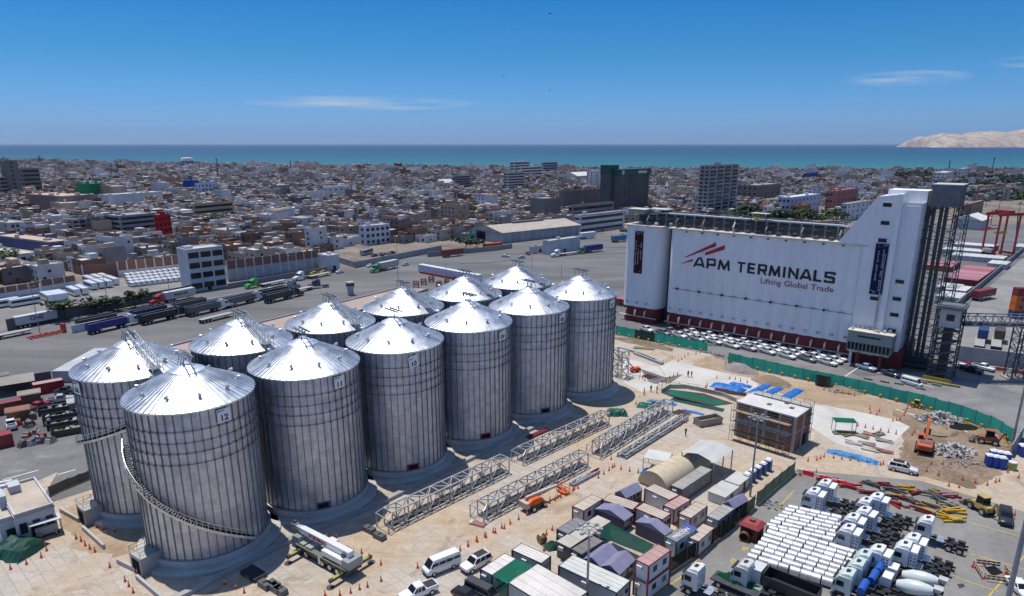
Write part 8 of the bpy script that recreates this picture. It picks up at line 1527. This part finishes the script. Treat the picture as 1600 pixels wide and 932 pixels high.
for i, (x, y, h, w_, c) in enumerate(((410, 478, 7.5, 9, 0), (600, 446, 6.5, 8, 0), (735, 420, 5.5, 6.5, 0), (845, 402, 7, 8, 0), (980, 370, 3.5, 4, 1), (1440, 60, 6, 8, 0), (1660, 30, 6, 7, 0), (640, 425, 4, 5, 1))): tree_at(G(*AV(x, y)), h, w_, ['broad dark tree in front of the ONE container', 'dark bushy tree by the white low wall', 'low dark tree between two avenue trees', 'dark tree left of the red tractor', 'small shrub tree under the red tractor', 'dark tree behind the brick-panel wall', 'dark tree in the houses beyond the brick-panel wall', 'small tree behind the dark bushy one'][i], 'avenue trees', seed=i)
for i, (u, v, h, w_) in enumerate(((728, 391, 8, 12), (745, 390, 7, 10), (336, 357, 10, 16), (352, 363, 7, 12), (340, 352, 9, 12), (1150, 348, 10, 16), (1172, 345, 13, 20), (1160, 350, 10, 14), (1302, 347, 10, 14), (1285, 350, 8, 12), (1310, 343, 9, 12), (825, 309, 9, 18), (812, 308, 8, 16), (5, 412, 8, 14), (60, 418, 5, 8), (85, 415, 5, 8), (105, 413, 5, 8), (900, 315, 8, 16), (975, 367, 4, 8), (1410, 283, 16, 30), (1425, 279, 14, 24), (1452, 281, 16, 26), (1323, 272, 14, 16), (1361, 283, 13, 22), (1320, 286, 12, 22), (1350, 282, 10, 18), (1555, 286, 14, 30), (1575, 292, 14, 30), (1590, 287, 14, 30))): tree_at(G(u, v), h, w_, 'green tree growing ' + ('by the plaza wall' if 700 < u < 760 else 'among the town houses' if u < 1100 else 'behind the white terminal roof' if v > 340 else 'near the shore on the right'), 'trees ' + str(int(u // 200)), (.045, .075, .025) if v > 340 else (.03, .05, .025), i)
for i, (u, v, vt) in enumerate(((838, 308, 288), (852, 306, 286), (862, 306, 285), (872, 305, 288), (852, 302, 289), (893, 303, 293), (910, 301, 292), (1548, 352, 330), (1527, 355, 338), (1590, 340, 318), (1560, 330, 312), (1540, 325, 310), (1283, 350, 328), (1580, 264, 260))): p = G(u, v); palm_at(p, max(5, height(p, vt)), 'palm tree ' + ('beside the concrete mill in mid town' if u < 1000 else 'near the heritage station and yard crane' if v > 300 else 'on the distant right shore'), 'palms ' + ('mid town' if u < 1000 else 'right'), i)
# ------------------------------------------------------------------ container yard and road at the right
R8 = zc(1280, 260, 2.5875); HC = head((1500, 478), (1598, 392)); RC = rz_of(az(45))
rk = random.Random(2)
XA = az(135); XB = az(45)
DPT, ACR = az(43), az(128); rzd, rza = rz_of(DPT), rz_of(ACR)
def block(a, n, lab, grp, cols, roof, deep):        # a: near left corner of the roofs
    o = G(*a, 2.6); o.z = 0
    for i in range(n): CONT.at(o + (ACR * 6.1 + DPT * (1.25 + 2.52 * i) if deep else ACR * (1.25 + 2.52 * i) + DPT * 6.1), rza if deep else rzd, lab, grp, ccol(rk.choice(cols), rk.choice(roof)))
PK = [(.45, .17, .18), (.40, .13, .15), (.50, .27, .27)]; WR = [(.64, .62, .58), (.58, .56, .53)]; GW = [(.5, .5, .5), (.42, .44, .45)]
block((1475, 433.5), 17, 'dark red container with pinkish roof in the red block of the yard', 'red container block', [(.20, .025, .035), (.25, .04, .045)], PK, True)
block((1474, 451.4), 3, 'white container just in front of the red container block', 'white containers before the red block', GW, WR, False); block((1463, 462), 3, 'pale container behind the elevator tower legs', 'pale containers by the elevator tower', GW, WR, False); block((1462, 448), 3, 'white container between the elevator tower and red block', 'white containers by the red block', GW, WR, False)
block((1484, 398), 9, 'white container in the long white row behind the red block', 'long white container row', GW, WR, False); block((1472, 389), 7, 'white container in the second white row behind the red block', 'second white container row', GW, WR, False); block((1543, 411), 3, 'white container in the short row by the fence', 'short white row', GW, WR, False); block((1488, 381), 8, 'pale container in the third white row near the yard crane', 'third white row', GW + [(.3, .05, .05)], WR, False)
block((1440, 413), 8, 'red or green container left of the tall lamp mast', 'red containers behind the elevator', [(.3, .05, .06), (.06, .25, .15), (.45, .1, .03)], PK, True); block((960, 466), 3, 'rust red container left of the terminal behind silo seven', 'containers left of the terminal', [(.28, .05, .05)], PK, False); block((1585, 385), 6, 'white container at the right frame edge beside the yard crane', 'white containers at the right edge', GW, WR, True)
for k, (c, lab) in enumerate((((.02, .04, .14), 'navy container at the bottom of the stack at the right edge'), ((.62, .13, .01), 'orange container with blue emblem, lower one at the right edge'), ((.62, .13, .01), 'orange container with blue emblem, upper one at the right edge'), ((.20, .02, .025), 'maroon container on the stack at the right edge'))):
    p = G(1592, 497) + Vector((0, 0, 2.62 * k)); o = CONT20.at(p, 0, lab, None, ccol(c))
    if k in (1, 2): em = put('emblem', MB().cyl((-.8, -1.3, 1.3), (-.8, -1.26, 1.3), .6, n=6), PAINT, o, col=(.02, .03, .22))
rig((1536, 468), ('red container on the lone trailer crossing the container road', '', 'chassis of the lone trailer on the container road'), None, (.26, .03, .035), 'cont', rz_of(az(60))); wall_run('yard_fence', [G(1490, 485), G(1535, 447), G(1604, 388)], .3, 2.4, 'grey fence wall between the container rows and the road', (.24, .24, .25), 'fence')
w_ = wall_run('lettered_wall', [G(1493, 563), G(1600, 577)], .3, 4.2, 'pale concrete wall with faded black lettering behind the parked cars', (.46, .46, .48)); put('lettering', text_mesh('ZONA DE ACOPIO\n  DE BALLAST', 1.0, .01, .01), mat('grey_ink'), w_, loc=(1.6, -.2, 3.0), rot=(R(90), 0, head((1493, 563), (1600, 577)))); put('sign_board', MB().box(7, 10, -.25, -.16, 1.6, 3.3), PAINT, w_, col=(.42, .44, .45), rot=head((1493, 563), (1600, 577)))
for i in range(12): JERSEY.at(G(1497 + i * 9, 568 + i * 1.4) - TY * .6, head((1493, 563), (1600, 577)), 'red and white barrier at the foot of the lettered wall', 'barriers by the lettered wall', {'body': (.45, .03, .03) if i % 3 else (.66, .66, .64)})
rig((1530, 540), ('grey flatbed with dark blue box behind the lettered wall', ''), None, kind='flat', rz=RC + R(10)); rig((1556, 541), ('pale flatbed with brown box behind the lettered wall', ''), None, kind='flat', rz=RC + R(10)); CONT20.at(G(1534, 533) + Vector((0, 0, 1.36)), RC + R(10), 'small dark blue box on the grey flatbed', None, ccol((.03, .05, .2))); CONT20.at(G(1560, 534) + Vector((0, 0, 1.36)), RC + R(10), 'small brown box on the pale flatbed', None, ccol((.1, .06, .04)))
# red rubber-tyred yard crane
P = G(1552, 402); hR = height(P, 338); t = thing('yard_crane', 'red rubber-tyred gantry crane over the container rows', 'crane', P, RC - R(30)); CRD = (.33, .02, .025)
for x in (0, 13):
    for y in (0, 7): put('leg', MB().box(x - .4, x + .4, y - .35, y + .35, 0, hR), PAINT, t, col=CRD)
    put('sill_beam', MB().box(x - .5, x + .5, -.8, 7.8, .9, 2.0), PAINT, t, col=CRD)
for y in (0, 7): put('girder', MB().box(-1.5, 14.5, y - .5, y + .5, hR, hR + 1.4), PAINT, t, col=CRD)
put('trolley', MB().box(4, 8, -.6, 7.6, hR + 1.4, hR + 2.6), PAINT, t, col=(.3, .03, .03)); put('spreader', MB().box(3, 9, 2.4, 4.6, hR * .55, hR * .6), PAINT, t, col=(.55, .36, .02)); put('stair', MB().bar((13.4, -.5, 0), (13.6, 2, hR), .4), DKSTEEL, t); put('machine_house', MB().box(-.9, .9, .8, 6.2, 2, 4), PAINT, t, col=(.4, .4, .4)); put('boom_arm', MB().bar((-12, 1, hR * .68), (0, 1, hR * .7), .6), PAINT, t, col=(.45, .02, .02))
for x in (0, 13):
    for y in (-.2, 7.2): put('tyre', MB().cyl((x - .3, y, .7), (x + .3, y, .7), .7, n=10), RUBBER, t)
pole_at(G(1485, 452), 27, 'tall thin lamp mast beside the red container block', 0, r=.2)
# shore belt on the right: old fort wall and scrub
wall_run('fort_wall', [G(1370, 303), G(1480, 298), G(1640, 296)], 4, 6, 'long tan fort wall running across the right skyline', (.42, .31, .24)); mb = MB(); r_ = random.Random(6)
for i in range(2600):
    u = r_.uniform(1470, 1680); p = G(u, r_.uniform(303, 313)); s_ = r_.uniform(1.2, 3.4); a = Vector((r_.gauss(0, 1), r_.gauss(0, 1), r_.gauss(0, .7))).normalized() * s_; b_ = a.cross(Vector((r_.gauss(0, 1), r_.gauss(0, 1), 1))).normalized() * s_ * .7; q = p + Vector((0, 0, r_.uniform(.3, 4.5))); mb.add([q - a, q - b_, q + a, q + b_], [(0, 1, 2, 3)])
tag(put('scrub', mb, LEAF, col=(.045, .075, .02)), 'belt of dense green scrub below the fort wall on the right', 'scrub', kind='stuff')
# ------------------------------------------------------------------ left corner: huts, scrap trays, office
t = bld('white flat-roofed site office with tan roof at the left edge', 5, 31, 92, 850, 807, (.52, .53, .57), (.47, .40, .33), 1, 2, 3, 45, 'win', 'site_office', 'office', 12); bld('lower white annex in front of the site office', -60, 5, 33, 852, 815, (.5, .52, .56), (.48, .42, .36), 1, 1, 1, 45, 'none', 'site_office', 'office', 10)
put('roof_bundle', MB().box(2.6, 3.6, 5, 6, 3, 3.6), PAINT, t, col=(.02, .02, .025)); t = thing('generator', 'grey diesel generator under a white canopy beside the site office', 'generator', G(74, 835), R(40)); put('housing', MB().box(-1.4, 1.4, -.7, .7, .4, 1.7), PAINT, t, col=(.4, .41, .42)); put('skid', MB().box(-1.5, 1.5, -.75, .75, .1, .4), DKSTEEL, t); put('canopy', MB().box(-2, 2, -1.3, 1.3, 2.5, 2.6), PLASTER, t, col=(.55, .54, .52)); [put('post', MB().box(x - .05, x + .05, y - .05, y + .05, 0, 2.5), DKSTEEL, t) for x in (-1.9, 1.9) for y in (-1.2, 1.2)]
fence('timber_fence', [G(78, 776), G(108, 762), G(142, 748)], 1.7, 'weathered grey timber fence by the left road', lambda k: (.20, .17, .14) if k < 5 else (.02, .09, .05), 2.4, m=CONC)
t = thing('open_hut', 'tan gable-roofed open hut at the left edge beyond the road', 'hut', G(26, 612), R(35)); put('roof', MB().add([(-4, -3, 2.8), (4, -3, 2.8), (4, 0, 4.1), (-4, 0, 4.1), (-4, 3, 2.8), (4, 3, 2.8)], [(0, 1, 2, 3), (3, 2, 5, 4)]), PLASTER, t, col=(.36, .33, .29)); [put('post', MB().box(x - .1, x + .1, y - .1, y + .1, 0, 2.8), DKSTEEL, t) for x in (-3.8, 3.8) for y in (-2.8, 2.8)]; put('back_wall', MB().box(-3.8, 3.8, 2.6, 2.8, 0, 2.8), CONC, t, col=(.2, .1, .09))
for i, (u, v, c, lab) in enumerate(((77, 612, (.36, .015, .02), 'bright red container right of the open hut'), (10, 645, (.24, .05, .05), 'pink-roofed red container left of the scrap'), (-8, 700, (.30, .03, .03), 'red container at the left frame edge'))): CONT20.at(G(u, v), R(40), lab, None, ccol(c, (.42, .3, .26) if i == 0 else None))
wall_run('yard_wall', [G(-20, 612), G(52, 603), G(82, 598)], .3, 3, 'dark grey wall behind the red container at the left', (.13, .13, .14)); wall_run('white_roof_shed', [G(100, 598), G(165, 560)], 5, 3, 'long pale shed behind the leftmost silo', (.45, .45, .46), 'shed')
for i in range(4):
    t = thing('scrap_tray', f'black open steel tray of scrap, {["nearest","second","third","farthest"][i]} of four left of silo six', 'tray', G(112 - i * 7.5, 677 - i * 11), R(32), 'scrap trays'); [put('side', MB().box(-3.4, 3.4, s_ * 1.1 - .06, s_ * 1.1 + .06, 0, 1.4), STEELP, t, col=(.04, .042, .04)) for s_ in (-1, 1)]; [put('end', MB().box(s_ * 3.4 - .06, s_ * 3.4 + .06, -1.04, 1.04, 0, 1.4), STEELP, t, col=(.04, .05, .045)) for s_ in (-1, 1)]; [put('scrap_piece', MB().box(-.7, .7, -.35, .35, 0, .3), STEELP, t, col=rk.choice([(.14, .1, .07), (.05, .05, .05), (.3, .3, .3)]), loc=(rk.uniform(-2.6, 2.6), rk.uniform(-.6, .6), rk.uniform(.6, 1)), rot=(rk.uniform(-.3, .3), rk.uniform(-.3, .3), rk.uniform(0, 3))) for _ in range(10)]
for i in range(22): t = thing('scrap_machine', f'rusty machine part, {WORD[i]} in the scrap yard left of the trays', 'scrap', G(rk.uniform(28, 80), rk.uniform(648, 700)), rk.uniform(0, 3), 'scrap machinery'); put('block', MB().frustum(0, 0, 0, rk.uniform(.6, 1.4), 2, 1.4, 1.3, 1), STEELP, t, col=rk.choice([(.3, .3, .3), (.12, .1, .09), (.35, .03, .03), (.4, .38, .35)])); put('drum', MB().cyl((0, -.5, 1), (0, .5, 1.1), .4, n=10), STEELP, t, col=(.15, .14, .13))
for i, (u, v, c, lab) in enumerate(((95, 628, (.5, .5, .5), 'silver pickup parked beside the scrap trays'), (60, 640, (.4, .02, .02), 'red pickup in the scrap yard'), (18, 668, WHITE, 'white pickup at the left edge of the scrap yard'), (104, 615, (.05, .05, .06), 'black pickup behind the scrap trays'))): PICKUP.at(G(u, v), R(30 + 50 * i), lab, None, paintcar(c))
for i, (u, v) in enumerate(((0, 600), (48, 628), (30, 655), (125, 640))): t = thing('lean_to_shed', ['dark lean-to shed at the left edge behind the open hut', 'brown lean-to shed beside the bright red container', 'rusty lean-to shed in the middle of the scrap yard', 'grey lean-to shed close to silo six'][i], 'shed', G(u, v), R(35)); put('walls', MB().box(-2, 2, -1.4, 1.4, 0, 2.2), CONC, t, col=[(.1, .1, .1), (.2, .12, .08), (.22, .1, .06), (.25, .25, .26)][i]); put('roof', MB().frustum(0, 0, 2.2, 2.4, 4.5, 3.3, 4.5, 3.3, 0, .2), CONC, t, col=[(.2, .19, .18), (.3, .25, .2), (.25, .14, .1), (.4, .39, .37)][i])
rt_ = random.Random(12)
for i in range(46): u = rt_.choice((rt_.uniform(1000, 1640), rt_.uniform(1380, 1640))); tree_at(G(u, rt_.uniform(271, 300)), rt_.uniform(7, 13), rt_.uniform(11, 22), 'small dark tree among the buildings towards the right shore', 'trees towards the right shore', (.035, .055, .025), i)
for i in range(14): tree_at(G(rt_.uniform(1140, 1320), rt_.uniform(343, 351)), rt_.uniform(7, 11), rt_.uniform(9, 15), 'leafy green tree showing above the terminal roof', 'trees behind the terminal roof', (.04, .075, .025), i)
# birds over the sea
BRD = MB(); BRD.add([(.55, 0, 0), (-.4, .12, .02), (-.4, -.12, .02), (0, 0, .12), (.1, 1.1, .25), (-.15, 1.0, .25), (.1, -1.1, .25), (-.15, -1.0, .25)], [(0, 3, 1), (0, 2, 3), (0, 1, 2), (0, 4, 5, 3), (0, 3, 7, 6)]); BRD = BRD.mesh('bird')
for i, (u, v) in enumerate(((788, 121), (832, 142), (1440, 67), (808, 47), (795, 46), (836, 51), (786, 119), (854, 21), (1550, 247), (856, 141))): tag(put('bird', BRD, mat('feathers', (.03, .03, .03)), loc=Vector((*[c * .3 for c in ((u - 800) / _F * 620, 620)], 0)) + Vector((0, 0, CAM_H + 186 * math.tan(math.atan((_CY - v) / _F) - PITCH))), rot=(0, .1 * i, i * 1.1), scale=(.45, .45, .45)), 'tiny dark sea bird gliding in the blue sky', 'bird', 'birds in the sky')
# ------------------------------------------------------------------ sea air
hz = MB().box(-62000, 62000, -900, 53000, -12, 420); ho = put('haze', hz, None); tag(ho, 'thin even sea haze over town, bay and island', 'haze', kind='stuff')
hm = bpy.data.materials.new('haze'); hm.use_nodes = True; hm.node_tree.nodes.clear(); pv = hm.node_tree.nodes.new('ShaderNodeVolumePrincipled'); pv.inputs['Density'].default_value = .000018; pv.inputs['Color'].default_value = (.66, .82, 1., 1); pv.inputs['Anisotropy'].default_value = .2
ou = hm.node_tree.nodes.new('ShaderNodeOutputMaterial'); hm.node_tree.links.new(pv.outputs[0], ou.inputs['Volume']); ho.data.materials.append(hm)
drop_protos()
